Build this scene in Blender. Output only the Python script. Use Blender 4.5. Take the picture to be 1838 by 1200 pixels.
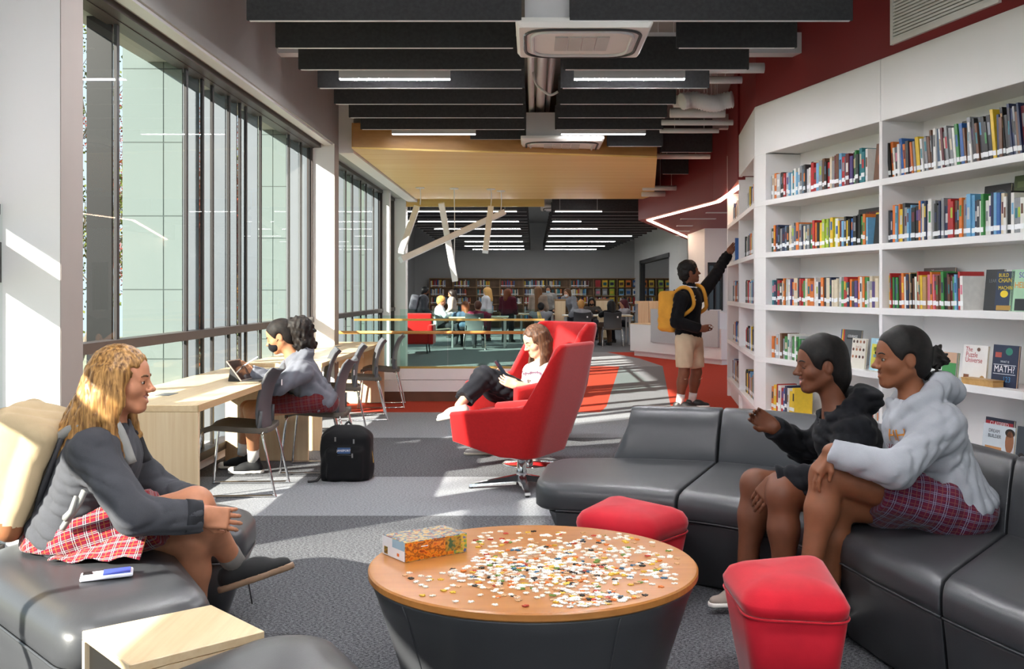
import bpy, bmesh, math, random
import numpy as np
from mathutils import Vector, Matrix, Quaternion
from mathutils.bvhtree import BVHTree

random.seed(7)
rng = np.random.default_rng(11)
SC = bpy.context.scene
COL = SC.collection
for _o in list(bpy.data.objects):
    bpy.data.objects.remove(_o)

# ---------------------------------------------------------------- camera
F, CX, CY, EYE = 1836.0, 957.0, 522.0, 1.35      # focal length and vanishing point in pixels of 1838x1200, eye height
cam_d = bpy.data.cameras.new('camera')
cam = bpy.data.objects.new('camera', cam_d)
COL.objects.link(cam)
cam.location = (0, 0, EYE)
cam.rotation_euler = (math.pi / 2, 0, 0)
cam_d.sensor_width = 36.0
cam_d.lens = 36.0 * F / 1838.0
cam_d.shift_x = -(CX - 919.0) / 1838.0
cam_d.shift_y = -(600.0 - CY) / 1838.0
cam_d.clip_start = 0.05
cam_d.clip_end = 300
SC.camera = cam

# ---------------------------------------------------------------- sky, sun, exposure
world = bpy.data.worlds.new('sky')
SC.world = world
world.use_nodes = True
_nt = world.node_tree
_nt.nodes.clear()
_bg = _nt.nodes.new('ShaderNodeBackground')
_bg.inputs['Color'].default_value = (0.72, 0.87, 1.0, 1)
_bg.inputs['Strength'].default_value = 0.48
_wo = _nt.nodes.new('ShaderNodeOutputWorld')
_nt.links.new(_bg.outputs[0], _wo.inputs[0])

SUN_DIR = Vector((0.77, 0.64, -0.50)).normalized()
sun_d = bpy.data.lights.new('sun', 'SUN')
sun_d.energy = 7.8
sun_d.angle = math.radians(0.8)
sun_d.color = (1.0, 0.93, 0.83)
sun = bpy.data.objects.new('sun', sun_d)
COL.objects.link(sun)
sun.rotation_euler = SUN_DIR.to_track_quat('-Z', 'Y').to_euler()
sun.location = (-20, -15, 20)

SC.view_settings.view_transform = 'Standard'
SC.view_settings.look = 'None'
SC.view_settings.gamma = 1.0
SC.view_settings.use_curve_mapping = False
SC.view_settings.exposure = 1.4
SC.cycles.max_bounces = 10
SC.cycles.diffuse_bounces = 6
SC.cycles.transparent_max_bounces = 24
SC.cycles.caustics_reflective = False
SC.cycles.caustics_refractive = False
SC.cycles.sample_clamp_indirect = 6.0
SC.cycles.use_denoising = True


def W(x, y, D):
    """world point for a photo pixel at depth D (metres in front of the lens)"""
    return np.array([(x - CX) / F * D, D, EYE - (y - CY) / F * D])


def WF(x, y, z=0.0):
    """world point on the horizontal plane at height z"""
    return W(x, y, (EYE - z) * F / (y - CY))


# ---------------------------------------------------------------- materials
_mats = {}


def srgb(c):
    if isinstance(c, str):
        c = [int(c[i:i + 2], 16) / 255 for i in (0, 2, 4)]
    return tuple(((v / 12.92) if v <= 0.04045 else ((v + 0.055) / 1.055) ** 2.4) for v in c)


class NT:
    def __init__(s, name):
        s.m = bpy.data.materials.new(name)
        s.m.use_nodes = True
        s.t = s.m.node_tree
        s.t.nodes.clear()
        s.out = s.n('ShaderNodeOutputMaterial')
        s._tc = None

    def n(s, ty, **kw):
        nd = s.t.nodes.new(ty)
        for k, v in kw.items():
            setattr(nd, k, v)
        return nd

    def l(s, a, b):
        s.t.links.new(a, b)

    def coord(s, scale=(1, 1, 1), rot=(0, 0, 0), loc=(0, 0, 0), kind='Object'):
        if s._tc is None:
            s._tc = s.n('ShaderNodeTexCoord')
        mp = s.n('ShaderNodeMapping')
        mp.inputs['Scale'].default_value = scale
        mp.inputs['Rotation'].default_value = rot
        mp.inputs['Location'].default_value = loc
        s.l(s._tc.outputs[kind], mp.inputs[0])
        return mp.outputs[0]

    def noise(s, vec, scale=5, detail=3, rough=.5):
        nd = s.n('ShaderNodeTexNoise')
        nd.inputs['Scale'].default_value = scale
        nd.inputs['Detail'].default_value = detail
        nd.inputs['Roughness'].default_value = rough
        s.l(vec, nd.inputs['Vector'])
        return nd.outputs['Fac']

    def ramp(s, fac, stops, interp='LINEAR'):
        nd = s.n('ShaderNodeValToRGB')
        cr = nd.color_ramp
        cr.interpolation = interp
        while len(cr.elements) < len(stops):
            cr.elements.new(0.5)
        for e, (p, c) in zip(cr.elements, stops):
            e.position = p
            e.color = (*c, 1) if len(c) == 3 else c
        s.l(fac, nd.inputs[0])
        return nd.outputs[0]

    def math(s, op, a, b=None):
        nd = s.n('ShaderNodeMath', operation=op)
        for i, v in enumerate((a, b)):
            if v is None:
                continue
            if isinstance(v, (int, float)):
                nd.inputs[i].default_value = v
            else:
                s.l(v, nd.inputs[i])
        return nd.outputs[0]

    def mix(s, fac, a, b):
        nd = s.n('ShaderNodeMix', data_type='RGBA')
        for i, v in ((0, fac), (6, a), (7, b)):
            if isinstance(v, (int, float)):
                nd.inputs[i].default_value = v
            elif isinstance(v, tuple):
                nd.inputs[i].default_value = (*v, 1)
            else:
                s.l(v, nd.inputs[i])
        return nd.outputs[2]

    def bsdf(s, color, rough=.5, metal=0.0, bump=None, bstr=.2, bdist=.01, spec=.5, sheen=0.0, sss=0.0, coat=0.0):
        b = s.n('ShaderNodeBsdfPrincipled')
        if isinstance(color, tuple):
            b.inputs['Base Color'].default_value = (*color, 1)
        else:
            s.l(color, b.inputs['Base Color'])
        if isinstance(rough, (int, float)):
            b.inputs['Roughness'].default_value = rough
        else:
            s.l(rough, b.inputs['Roughness'])
        b.inputs['Metallic'].default_value = metal
        b.inputs['Specular IOR Level'].default_value = spec
        if sheen:
            b.inputs['Sheen Weight'].default_value = sheen
            b.inputs['Sheen Roughness'].default_value = .4
        if coat:
            b.inputs['Coat Weight'].default_value = coat
        if sss:
            b.inputs['Subsurface Weight'].default_value = sss
            b.inputs['Subsurface Radius'].default_value = (.01, .004, .002)
        if bump is not None:
            bn = s.n('ShaderNodeBump')
            bn.inputs['Strength'].default_value = bstr
            bn.inputs['Distance'].default_value = bdist
            s.l(bump, bn.inputs['Height'])
            s.l(bn.outputs[0], b.inputs['Normal'])
        s.l(b.outputs[0], s.out.inputs[0])
        return b


def mat(name, col, rough=.5, metal=0.0, var=.06, nscale=6.0, bump=0.0, bscale=80.0, spec=.5, sheen=0.0, coat=0.0):
    """plain surface with a little procedural mottling and optional fine relief"""
    if name in _mats:
        return _mats[name]
    t = NT(name)
    c = srgb(col)
    f = t.noise(t.coord(), nscale, 3)
    lo = tuple(v * (1 - var) for v in c)
    hi = tuple(min(1, v * (1 + var)) for v in c)
    cc = t.ramp(f, [(.3, lo), (.7, hi)])
    bm_ = t.noise(t.coord(), bscale, 2) if bump else None
    t.bsdf(cc, rough, metal, bm_, bump, .004, spec, sheen, 0, coat)
    _mats[name] = t.m
    return t.m


def wood(name, c1, c2, axis='Y', rough=.4, scale=1.0):
    if name in _mats:
        return _mats[name]
    t = NT(name)
    sc = {'X': (1.2, 28, 28), 'Y': (28, 1.2, 28), 'Z': (28, 28, 1.2)}[axis]
    f = t.noise(t.coord(tuple(v * scale for v in sc)), 1.6, 6, .6)
    f2 = t.noise(t.coord(tuple(v * scale * .12 for v in sc)), 2.0, 2)
    g = t.math('ADD', t.math('MULTIPLY', f, .6), t.math('MULTIPLY', f2, .4))
    c = t.ramp(g, [(.3, srgb(c1)), (.68, srgb(c2))])
    t.bsdf(c, rough, 0, f, .06, .002)
    _mats[name] = t.m
    return t.m


def emit(name, col, strength):
    if name in _mats:
        return _mats[name]
    t = NT(name)
    e = t.n('ShaderNodeEmission')
    e.inputs[0].default_value = (*srgb(col), 1)
    e.inputs[1].default_value = strength
    t.l(e.outputs[0], t.out.inputs[0])
    _mats[name] = t.m
    return t.m


def clear_glass(name, tint, gloss=.07, rough=0.0):
    """thin pane: lets light straight through, mirrors a little"""
    if name in _mats:
        return _mats[name]
    t = NT(name)
    tr = t.n('ShaderNodeBsdfTransparent')
    tr.inputs[0].default_value = (*tint, 1)
    gl = t.n('ShaderNodeBsdfGlossy')
    gl.inputs['Roughness'].default_value = rough
    fr = t.n('ShaderNodeFresnel')
    fr.inputs[0].default_value = 1.33
    mx = t.n('ShaderNodeMixShader')
    t.l(t.math('MULTIPLY', fr.outputs[0], gloss * 10), mx.inputs[0])
    t.l(tr.outputs[0], mx.inputs[1])
    t.l(gl.outputs[0], mx.inputs[2])
    t.l(mx.outputs[0], t.out.inputs[0])
    _mats[name] = t.m
    return t.m


def carpet(name, c1, c2, red=False):
    if name in _mats:
        return _mats[name]
    t = NT(name)
    v = t.coord((1, 1, 1))
    f = t.noise(t.coord((75, 160, 60), (0, 0, .5)), 1.0, 3, .65)
    f2 = t.noise(v, 260, 2)
    g = t.math('ADD', t.math('MULTIPLY', f, .62), t.math('MULTIPLY', f2, .38))
    c = t.ramp(g, [(.42, srgb(c1)), (.58, srgb(c2))])
    t.bsdf(c, .95, 0, g, .55 if not red else .25, .006, .15)
    _mats[name] = t.m
    return t.m


def plaid(name, base, d1, d2, d3, scale=1.0, rot=(0, 0, 0)):
    """woven check on the mesh's UV map: wide dark bands, thin light and gold lines"""
    if name in _mats:
        return _mats[name]
    t = NT(name)
    uv = t.n('ShaderNodeUVMap')
    sp = t.n('ShaderNodeSeparateXYZ')
    t.l(uv.outputs[0], sp.inputs[0])

    def stripes(out):
        fr = t.math('FRACT', t.math('MULTIPLY', out, scale / .075))
        dark = t.math('MULTIPLY', t.math('GREATER_THAN', fr, .12), t.math('LESS_THAN', fr, .46))
        lt = t.math('ADD', t.math('MULTIPLY', t.math('GREATER_THAN', fr, .18), t.math('LESS_THAN', fr, .23)),
                    t.math('MULTIPLY', t.math('GREATER_THAN', fr, .34), t.math('LESS_THAN', fr, .40)))
        gd = t.math('MULTIPLY', t.math('GREATER_THAN', fr, .70), t.math('LESS_THAN', fr, .77))
        return dark, lt, gd
    a, b = stripes(sp.outputs[0]), stripes(sp.outputs[1])
    c = t.mix(t.math('MULTIPLY', t.math('ADD', a[0], b[0]), .5), srgb(base), srgb(d1))
    c = t.mix(t.math('MULTIPLY', t.math('MAXIMUM', a[1], b[1]), .8), c, srgb(d2))
    c = t.mix(t.math('MULTIPLY', t.math('MAXIMUM', a[2], b[2]), .75), c, srgb(d3))
    t.bsdf(c, .9, 0, t.noise(t.coord(), 400, 2), .15, .003, .2, .2)
    _mats[name] = t.m
    return t.m


# ---------------------------------------------------------------- mesh helpers
def link(o, parent=None, local=False):
    COL.objects.link(o)
    if parent is not None:
        o.parent = parent
        if not local:
            b = parent
            M = Matrix.Identity(4)
            chain = []
            while b is not None:
                chain.append(b)
                b = b.parent
            for b in reversed(chain):
                M = M @ b.matrix_parent_inverse @ b.matrix_basis
            o.matrix_parent_inverse = M.inverted()
    return o


def mesh(name, v, f, m, parent=None, smooth=False, local=False, uvs=None, fm=None):
    me = bpy.data.meshes.new(name)
    me.from_pydata([tuple(map(float, p)) for p in v], [], [tuple(map(int, q)) for q in f])
    ms = m if isinstance(m, (list, tuple)) else [m]
    for k in ms:
        me.materials.append(k)
    if fm is not None:
        me.polygons.foreach_set('material_index', np.asarray(fm, dtype=np.int32))
    if smooth:
        me.polygons.foreach_set('use_smooth', np.ones(len(me.polygons), dtype=bool))
    if uvs is not None:
        uvl = me.uv_layers.new(name='UVMap')
        li = np.empty(len(me.loops), dtype=np.int32)
        me.loops.foreach_get('vertex_index', li)
        uvl.data.foreach_set('uv', np.asarray(uvs, dtype=np.float32)[li].ravel())
    me.validate()
    me.update()
    o = bpy.data.objects.new(name, me)
    return link(o, parent, local)


def tag(o, label, cat, group=None, kind=None):
    if label:
        o['label'] = label
    if cat:
        o['category'] = cat
    if group:
        o['group'] = group
    if kind:
        o['kind'] = kind
    return o


def struct(o):
    o['kind'] = 'structure'
    return o


def thing(name, label, cat, loc=(0, 0, 0), rz=0.0, group=None):
    o = bpy.data.objects.new(name, None)
    o.empty_display_size = .1
    COL.objects.link(o)
    o.location = loc
    o.rotation_euler = (0, 0, rz)
    return tag(o, label, cat, group)


def empty(name, loc=(0, 0, 0), parent=None):
    o = bpy.data.objects.new(name, None)
    o.location = loc
    return link(o, parent, True)


def box(lo, hi):
    x0, y0, z0 = lo
    x1, y1, z1 = hi
    v = [(x0, y0, z0), (x1, y0, z0), (x1, y1, z0), (x0, y1, z0), (x0, y0, z1), (x1, y0, z1), (x1, y1, z1), (x0, y1, z1)]
    f = [(0, 3, 2, 1), (4, 5, 6, 7), (0, 1, 5, 4), (1, 2, 6, 5), (2, 3, 7, 6), (3, 0, 4, 7)]
    return v, f


def join(*parts):
    V, Fc = [], []
    for v, f in parts:
        n = len(V)
        V += [tuple(p) for p in v]
        Fc += [tuple(i + n for i in q) for q in f]
    return V, Fc


def xf(vf, M):
    return [tuple(M @ Vector(p)) for p in vf[0]], vf[1]


def prism(poly, z0, z1):
    """vertical prism from a counter-clockwise XY polygon"""
    n = len(poly)
    a = sum(poly[i][0] * poly[(i + 1) % n][1] - poly[(i + 1) % n][0] * poly[i][1] for i in range(n))
    if a < 0:
        poly = list(reversed(poly))
    v = [(p[0], p[1], z0) for p in poly] + [(p[0], p[1], z1) for p in poly]
    f = [tuple(reversed(range(n))), tuple(range(n, 2 * n))]
    f += [(i, (i + 1) % n, n + (i + 1) % n, n + i) for i in range(n)]
    return v, f


def frame_of(d):
    d = Vector(d).normalized()
    u = Vector((0, 0, 1)) if abs(d.z) < .95 else Vector((1, 0, 0))
    a = d.cross(u).normalized()
    return a, a.cross(d).normalized()


def tube(pts, r, seg=8, closed=False, caps=True):
    """round bar through points; r may be a list"""
    pts = [Vector(p) for p in pts]
    n = len(pts)
    rs = r if isinstance(r, (list, tuple)) else [r] * n
    V, Fc = [], []
    pa = None
    for i, p in enumerate(pts):
        if closed:
            d = pts[(i + 1) % n] - pts[i - 1]
        else:
            d = pts[min(i + 1, n - 1)] - pts[max(i - 1, 0)]
        a, b = frame_of(d)
        if pa is not None:
            dn = d.normalized()
            a2 = pa - dn * pa.dot(dn)
            if a2.length > 1e-4:
                a = a2.normalized()
                b = dn.cross(a) * -1
                b = a.cross(dn)
        pa = a
        for k in range(seg):
            t = 2 * math.pi * k / seg
            V.append(tuple(p + (a * math.cos(t) + b * math.sin(t)) * rs[i]))
    m = n if closed else n - 1
    for i in range(m):
        for k in range(seg):
            i2, k2 = (i + 1) % n, (k + 1) % seg
            Fc.append((i * seg + k, i * seg + k2, i2 * seg + k2, i2 * seg + k))
    if caps and not closed:
        Fc.append(tuple(reversed(range(seg))))
        Fc.append(tuple(range((n - 1) * seg, n * seg)))
    return V, Fc


def smooth_path(pts, n=6, closed=False):
    """Catmull-Rom through points"""
    P = [Vector(p) for p in pts]
    out = []
    m = len(P)
    for i in range(m if closed else m - 1):
        p0 = P[(i - 1) % m] if closed or i > 0 else P[0]
        p1, p2 = P[i], P[(i + 1) % m]
        p3 = P[(i + 2) % m] if closed or i + 2 < m else P[m - 1]
        for k in range(n):
            t = k / n
            out.append(.5 * ((2 * p1) + (p2 - p0) * t + (2 * p0 - 5 * p1 + 4 * p2 - p3) * t * t + (3 * p1 - p0 - 3 * p2 + p3) * t ** 3))
    if not closed:
        out.append(P[-1])
    return out


def loft(rings, cap0=True, cap1=True):
    """closed rings of equal length"""
    n = len(rings[0])
    V = [tuple(p) for r in rings for p in r]
    Fc = []
    for i in range(len(rings) - 1):
        for k in range(n):
            k2 = (k + 1) % n
            Fc.append((i * n + k, i * n + k2, (i + 1) * n + k2, (i + 1) * n + k))
    if cap0:
        Fc.append(tuple(reversed(range(n))))
    if cap1:
        Fc.append(tuple(range((len(rings) - 1) * n, len(rings) * n)))
    return V, Fc


def lathe(prof, c, seg=48):
    """profile [(r,z)] about the vertical axis through c"""
    rings = [[(c[0] + r * math.cos(2 * math.pi * k / seg), c[1] + r * math.sin(2 * math.pi * k / seg), c[2] + z) for k in range(seg)] for r, z in prof]
    return loft(rings)


def bevel_obj(o, w=.004, seg=2, ang=30):
    md = o.modifiers.new('bevel', 'BEVEL')
    md.width = w
    md.segments = seg
    md.limit_method = 'ANGLE'
    md.angle_limit = math.radians(ang)
    return o


def round_poly(poly, r, n=6):
    """round the corners of an XY polygon; r may be a list"""
    out = []
    m = len(poly)
    for i in range(m):
        p = Vector(poly[i]).to_2d()
        a = (Vector(poly[i - 1]).to_2d() - p)
        b = (Vector(poly[(i + 1) % m]).to_2d() - p)
        ri = r[i] if isinstance(r, (list, tuple)) else r
        d = min(ri, a.length * .48, b.length * .48)
        pa, pb = p + a.normalized() * d, p + b.normalized() * d
        for k in range(n + 1):
            t = k / n
            q = pa * (1 - t) ** 2 + p * 2 * t * (1 - t) + pb * t * t
            out.append((q.x, q.y))
    return out


def inset(poly, d):
    """shrink a roundish polygon about its centroid by about d"""
    c = Vector((sum(p[0] for p in poly) / len(poly), sum(p[1] for p in poly) / len(poly)))
    out = []
    for p in poly:
        v = Vector(p) - c
        out.append(tuple(c + v * max(.02, (v.length - d) / v.length)))
    return out


def text_mesh(s, size, M, m, name, parent, depth=.0008, spacing=1.0):
    cu = bpy.data.curves.new(name, 'FONT')
    cu.body = s
    cu.size = size
    cu.align_x = 'CENTER'
    cu.align_y = 'CENTER'
    cu.extrude = depth
    cu.space_character = spacing
    cu.resolution_u = 3
    to = bpy.data.objects.new(name + '_tmp', cu)
    COL.objects.link(to)
    dg = bpy.context.evaluated_depsgraph_get()
    me = bpy.data.meshes.new_from_object(to.evaluated_get(dg))
    bpy.data.objects.remove(to)
    me.transform(M)
    me.materials.clear()
    me.materials.append(m)
    o = bpy.data.objects.new(name, me)
    return link(o, parent)


def copy_tree(o, parent=None):
    c = o.copy()
    COL.objects.link(c)
    c.parent = parent
    for ch in list(o.children):
        copy_tree(ch, c)
    return c
# ---------------------------------------------------------------- shared materials
M_WHITE = mat('white_paint', 'ecebe9', .6, var=.015, nscale=2)
M_GREYWALL = mat('grey_paint', 'b5b5b5', .7, var=.02, nscale=2)
M_CEIL = mat('ceiling_grey_paint', '8f8f8f', .85, var=.04)
M_REDWALL = mat('deep_red_paint', '7c1a1e', .55, var=.03, nscale=3)
M_FRAME = mat('bronze_window_frame', '4a4240', .45, .3, var=.05)
M_MULL = mat('dark_mullion', '2a2829', .5, .2)
M_JOINT = mat('dark_glazing_joint', '33413e', .6)
M_FIN = mat('grey_anodised_fin', '62686f', .5, .2, var=.03)
M_SHADEFIN = mat('shaded_fin', '0a0b0d', .45, .2)  # the shadow lying on this fin is put into its colour
M_GLASS = clear_glass('window_glass', (.93, .97, .95), .006)
M_RAILGLASS = clear_glass('railing_glass', (.86, .95, .92), .02)
M_GREENGLASS = None
_t = NT('green_frosted_glass')
_d = _t.n('ShaderNodeBsdfDiffuse'); _d.inputs[0].default_value = (*srgb('838f8b'), 1)
_tl = _t.n('ShaderNodeBsdfTranslucent'); _tl.inputs[0].default_value = (*srgb('838f8b'), 1)
_g = _t.n('ShaderNodeBsdfGlossy'); _g.inputs['Roughness'].default_value = .08
_m1 = _t.n('ShaderNodeMixShader'); _m1.inputs[0].default_value = .35
_m2 = _t.n('ShaderNodeMixShader'); _m2.inputs[0].default_value = .10
_t.l(_d.outputs[0], _m1.inputs[1]); _t.l(_tl.outputs[0], _m1.inputs[2])
_t.l(_m1.outputs[0], _m2.inputs[1]); _t.l(_g.outputs[0], _m2.inputs[2]); _t.l(_m2.outputs[0], _t.out.inputs[0])
M_GREENGLASS = _t.m
M_MAPLE = wood('maple_veneer', 'd9b98c', 'ecd5ae', 'Y', .35)
M_MAPLEZ = wood('maple_veneer_upright', 'dcbd92', 'eed9b6', 'Z', .4)
M_MAPLECEIL = wood('maple_ceiling_panel', 'e4b858', 'f6d688', 'X', .4, .35)
M_BEECH = wood('beech_top', 'a3672f', 'bd8043', 'X', .28)
M_OAK = wood('oak_shelving', '8a6a48', 'a98458', 'Z', .5)
M_CHROME = mat('chrome', 'd8d8da', .12, 1.0, var=.02)
M_CARPET_D = carpet('dark_grey_carpet', '232427', '7a7b7f')
M_CARPET_M = carpet('mid_grey_carpet', '4c4e53', '8c8e93')
M_CARPET_L = carpet('light_grey_carpet', '6c6e73', 'a3a5a9')
M_CARPET_R = carpet('red_carpet', '9c2f20', 'bd4630', True)
M_BAFFLE = mat('charcoal_felt', '414143', .95, var=.12, nscale=40, bump=.25, bscale=300, spec=.1)
M_LED = emit('led_diffuser', 'fdfcff', 100.0)
M_LEDN = emit('soft_led_diffuser', 'ffffff', 9.0)
M_LEDF = emit('far_led_diffuser', 'ffffff', 22.0)
M_LEDW = emit('warm_led_diffuser', 'ffd9bc', 9.0)
M_ALU = mat('white_aluminium', 'cfcfd1', .4, .1, var=.02)
M_DARK = mat('black_plastic', '1b1b1d', .5)
M_CHARC = mat('charcoal_vinyl', '3b3c3f', .36, var=.05, nscale=3, bump=.06, bscale=220, spec=.45)
M_TOE = mat('bronze_base_panel', '6e4c3c', .35, .3, var=.1)

GX = -2.5          # glass plane of the window wall
WX = -2.23         # inner face of the window wall
HEAD = 3.0

# ---------------------------------------------------------------- floor with carpet fields
YB0, YB1 = 12.75, 16.9     # stair opening
floor = struct(mesh('floor', *join(
    box((-3.0, -5.2, -.3), (8, YB0, -.012)), box((-3.0, YB1, -.3), (8, 38.6, -.012)),
    box((.12, YB0, -.3), (8, YB1, -.012)), box((-3.0, YB0, -.3), (-2.25, YB1, -.012)),
    box((-6, 18.3, -.3), (-3.0, 38.6, -.012))), M_CARPET_M))


def field(poly, m, z=0.0):
    return mesh('carpet_field', *prism(poly, -.012, z), m, floor)


XL, XR = -2.55, 6.0
field([(XL, -5), (5.6, -5), (4.2, 1.5), (3.2, 6.15), (XL, 6.15)], M_CARPET_D)
field([(XL, 6.15), (3.2, 6.15), (2.9, 7.44), (XL, 7.44)], M_CARPET_L)
field([(XL, 7.44), (2.9, 7.44), (2.4, 9.42), (XL, 9.42)], M_CARPET_D)
field([(XL, 9.42), (1.35, 9.42), (1.55, 11.4), (XL, 11.4)], M_CARPET_L)
field([(XL, 11.4), (.28, 11.4), (.28, 12.75), (XL, 12.75)], M_CARPET_R)
field([(.28, 11.4), (.75, 11.4), (.86, 12.0), (1.55, 18.36), (.28, 18.36)], M_CARPET_R)
field([(.75, 11.4), (1.55, 11.4), (1.635, 12.2), (2.33, 18.4), (1.55, 18.36), (.86, 12.0)], M_CARPET_M)
field([(1.35, 9.42), (3.4, 9.42), (3.6, 22.6), (1.63, 22.6), (2.13, 20.5), (2.33, 18.4), (1.635, 12.2)], M_CARPET_R)
field([(3.4, 9.42), (6, 9.42), (6, 22.6), (3.6, 22.6)], M_CARPET_R)
field([(.28, 18.36), (2.33, 18.4), (2.13, 20.5), (1.63, 22.6), (.28, 22.6)], M_CARPET_L)
field([(-5.8, 22.6), (6, 22.6), (6, 38.4), (-5.8, 38.4)], M_CARPET_M)
field([(XL, 16.9), (.28, 16.9), (.28, 22.6), (XL, 22.6)], M_CARPET_M)
# the flight going down in the opening
for k in range(9):
    mesh('step', *box((-2.2, 12.95 + .3 * k, -2.6), (.1, 13.25 + .3 * k, -.18 - .17 * (8 - k))), M_CARPET_M, floor)

# ---------------------------------------------------------------- ceiling
struct(mesh('ceiling', *join(box((-2.8, -5.2, 3.9), (8, 18.4, 4.1)), box((-4.65, 18.4, 3.9), (8, 38.6, 4.1))), M_CEIL))
for i, y in enumerate((6.5, 8.9, 13.0)):          # ribs of the deck overhead
    o = struct(mesh('trim_%d' % (10 + i), *box((WX, y, 3.42), (2.6, y + .16, 3.6)), M_ALU))

# ---------------------------------------------------------------- window wall on the left
struct(mesh('wall_left', *box((-2.78, -5.2, HEAD), (WX, 18.5, 3.9)), mat('pale_grey_paint', '9e9e9b', .7, var=.02)))
struct(mesh('trim_1', *box((-2.46, 5.06, HEAD - .045), (-2.38, 11.47, HEAD)), M_FRAME))
struct(mesh('trim_2', *box((-2.34, 5.06, HEAD - .02), (-2.25, 11.47, HEAD)), M_ALU))
for k, (y0, y1, x1) in enumerate(((4.82, 5.06, WX), (11.47, 11.71, WX), (16.75, 16.95, -2.36), (18.2, 18.5, -2.27))):
    struct(mesh('wall_left_column', *box((-2.62, y0, 0), (x1, y1, HEAD)), M_WHITE))
M_COLSHADE = mat('column_face_shade', '9b918b', .6, var=.02)  # thin panels paint the shade of the columns' inner faces in taupe
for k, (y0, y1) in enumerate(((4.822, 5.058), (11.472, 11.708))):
    struct(mesh('trim_%d' % (3 + k), *box((WX, y0, 0), (WX + .004, y1, HEAD)), M_COLSHADE))
struct(mesh('wall_left_lower', *box((-2.72, -5.2, -.3), (-2.52, 18.5, .12)), M_WHITE))
struct(mesh('wall_left_header', *box((-2.68, -5.2, 1.77), (-2.515, 4.82, HEAD)), M_WHITE))


def bay(n, y0, y1, muls, trans=(1.0, 1.06), head=HEAD, xi=0.0):
    w = struct(empty('window_%d' % n, (GX, (y0 + y1) / 2, 0)))
    fr = []
    mesh('sill', *box((-2.56, y0, .10), (-2.44 - xi, y1, .16)), M_FRAME, w)
    mesh('head_frame', *box((-2.56, y0, head - .05), (-2.46 - xi, y1, head)), M_FRAME, w)
    mesh('transom', *box((-2.56, y0, trans[0]), (-2.455 - xi, y1, trans[1])), M_FRAME, w)
    mesh('side_frame', *box((-2.54, y0, .1), (-2.47 - xi, y0 + .03, head)), M_FRAME, w)
    mesh('side_frame', *box((-2.54, y1 - .03, .1), (-2.47 - xi, y1, head)), M_FRAME, w)
    prev = y0
    for ym, fin in list(muls) + [(y1, None)]:
        pa = mesh('pane', [(GX, prev, .12), (GX, ym, .12), (GX, ym, head), (GX, prev, head)], [(0, 3, 2, 1)], M_GLASS, w)
        prev = ym
        if ym < y1:
            mesh('mullion', *box((-2.515, ym - .02, .1), (-2.495 - xi, ym + .02, head)), M_MULL, w)
        if fin == 'g':
            mesh('fin', *box((-2.70, ym - .012, -.2), (-2.53, ym + .014, 3.3)), M_FIN, w)
        elif fin == 'k':
            mesh('fin', *box((-2.68, ym - .012, -.2), (-2.53, ym + .014, 3.3)), M_SHADEFIN, w)
        elif fin == 'G':
            zs = [-.2, .33, .86, 1.36, 1.89, 2.42, 2.95, 3.4]
            for a, b in zip(zs, zs[1:]):
                mesh('glass_fin', *box((-2.66, ym - .008, a + .004), (-2.53, ym + .008, b - .004)), M_GREENGLASS, w)
                mesh('glass_fin', *box((-2.96, ym - .008, a + .004), (-2.668, ym + .008, b - .004)), M_GREENGLASS, w)
                mesh('joint', *box((-2.96, ym - .006, b - .004), (-2.53, ym + .006, b + .004)), M_JOINT, w)
            mesh('joint', *box((-2.668, ym - .005, -.2), (-2.66, ym + .005, 3.4)), M_JOINT, w)
    if y1 > 5.2:
        pass
    return w


bay(1, -5.0, 4.82, [(-2.6, None), (-.2, None), (2.2, None)], (1.39, 1.58), 1.76, .05)
bay(2, 5.06, 11.47, [(6.15, 'k'), (7.38, 'G'), (7.74, 'g'), (7.98, None), (8.41, 'g'), (8.73, 'g'), (8.91, None), (9.39, 'g'), (10.48, 'G'), (11.03, 'g'), (11.45, 'g')])
bay(3, 11.71, 16.75, [(13.66, 'g'), (14.17, 'G'), (14.85, 'g'), (15.33, 'G'), (16.05, 'g'), (16.69, 'g')])
bay(4, 16.95, 18.2, [(17.4, None), (17.85, 'G')])
# unseen rear glazing, added so sky light fills the room from behind
rw = struct(empty('window_5', (0, -5.1, 0)))
for k in range(6):
    mesh('pane', [(-2.5 + 1.4 * k, -5.1, .3), (-1.1 + 1.4 * k, -5.1, .3), (-1.1 + 1.4 * k, -5.1, 3.3), (-2.5 + 1.4 * k, -5.1, 3.3)], [(0, 1, 2, 3)], M_GLASS, rw)
    mesh('mullion', *box((-2.53 + 1.4 * k, -5.14, 0), (-2.47 + 1.4 * k, -5.06, 3.4)), M_FRAME, rw)
struct(mesh('wall_rear', *join(box((-2.7, -5.2, 0), (6.2, -5.1, .3)), box((-2.7, -5.2, 3.3), (6.2, -5.1, 3.9)), box((5.85, -5.2, .3), (6.2, -5.1, 3.3))), M_WHITE))

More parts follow.
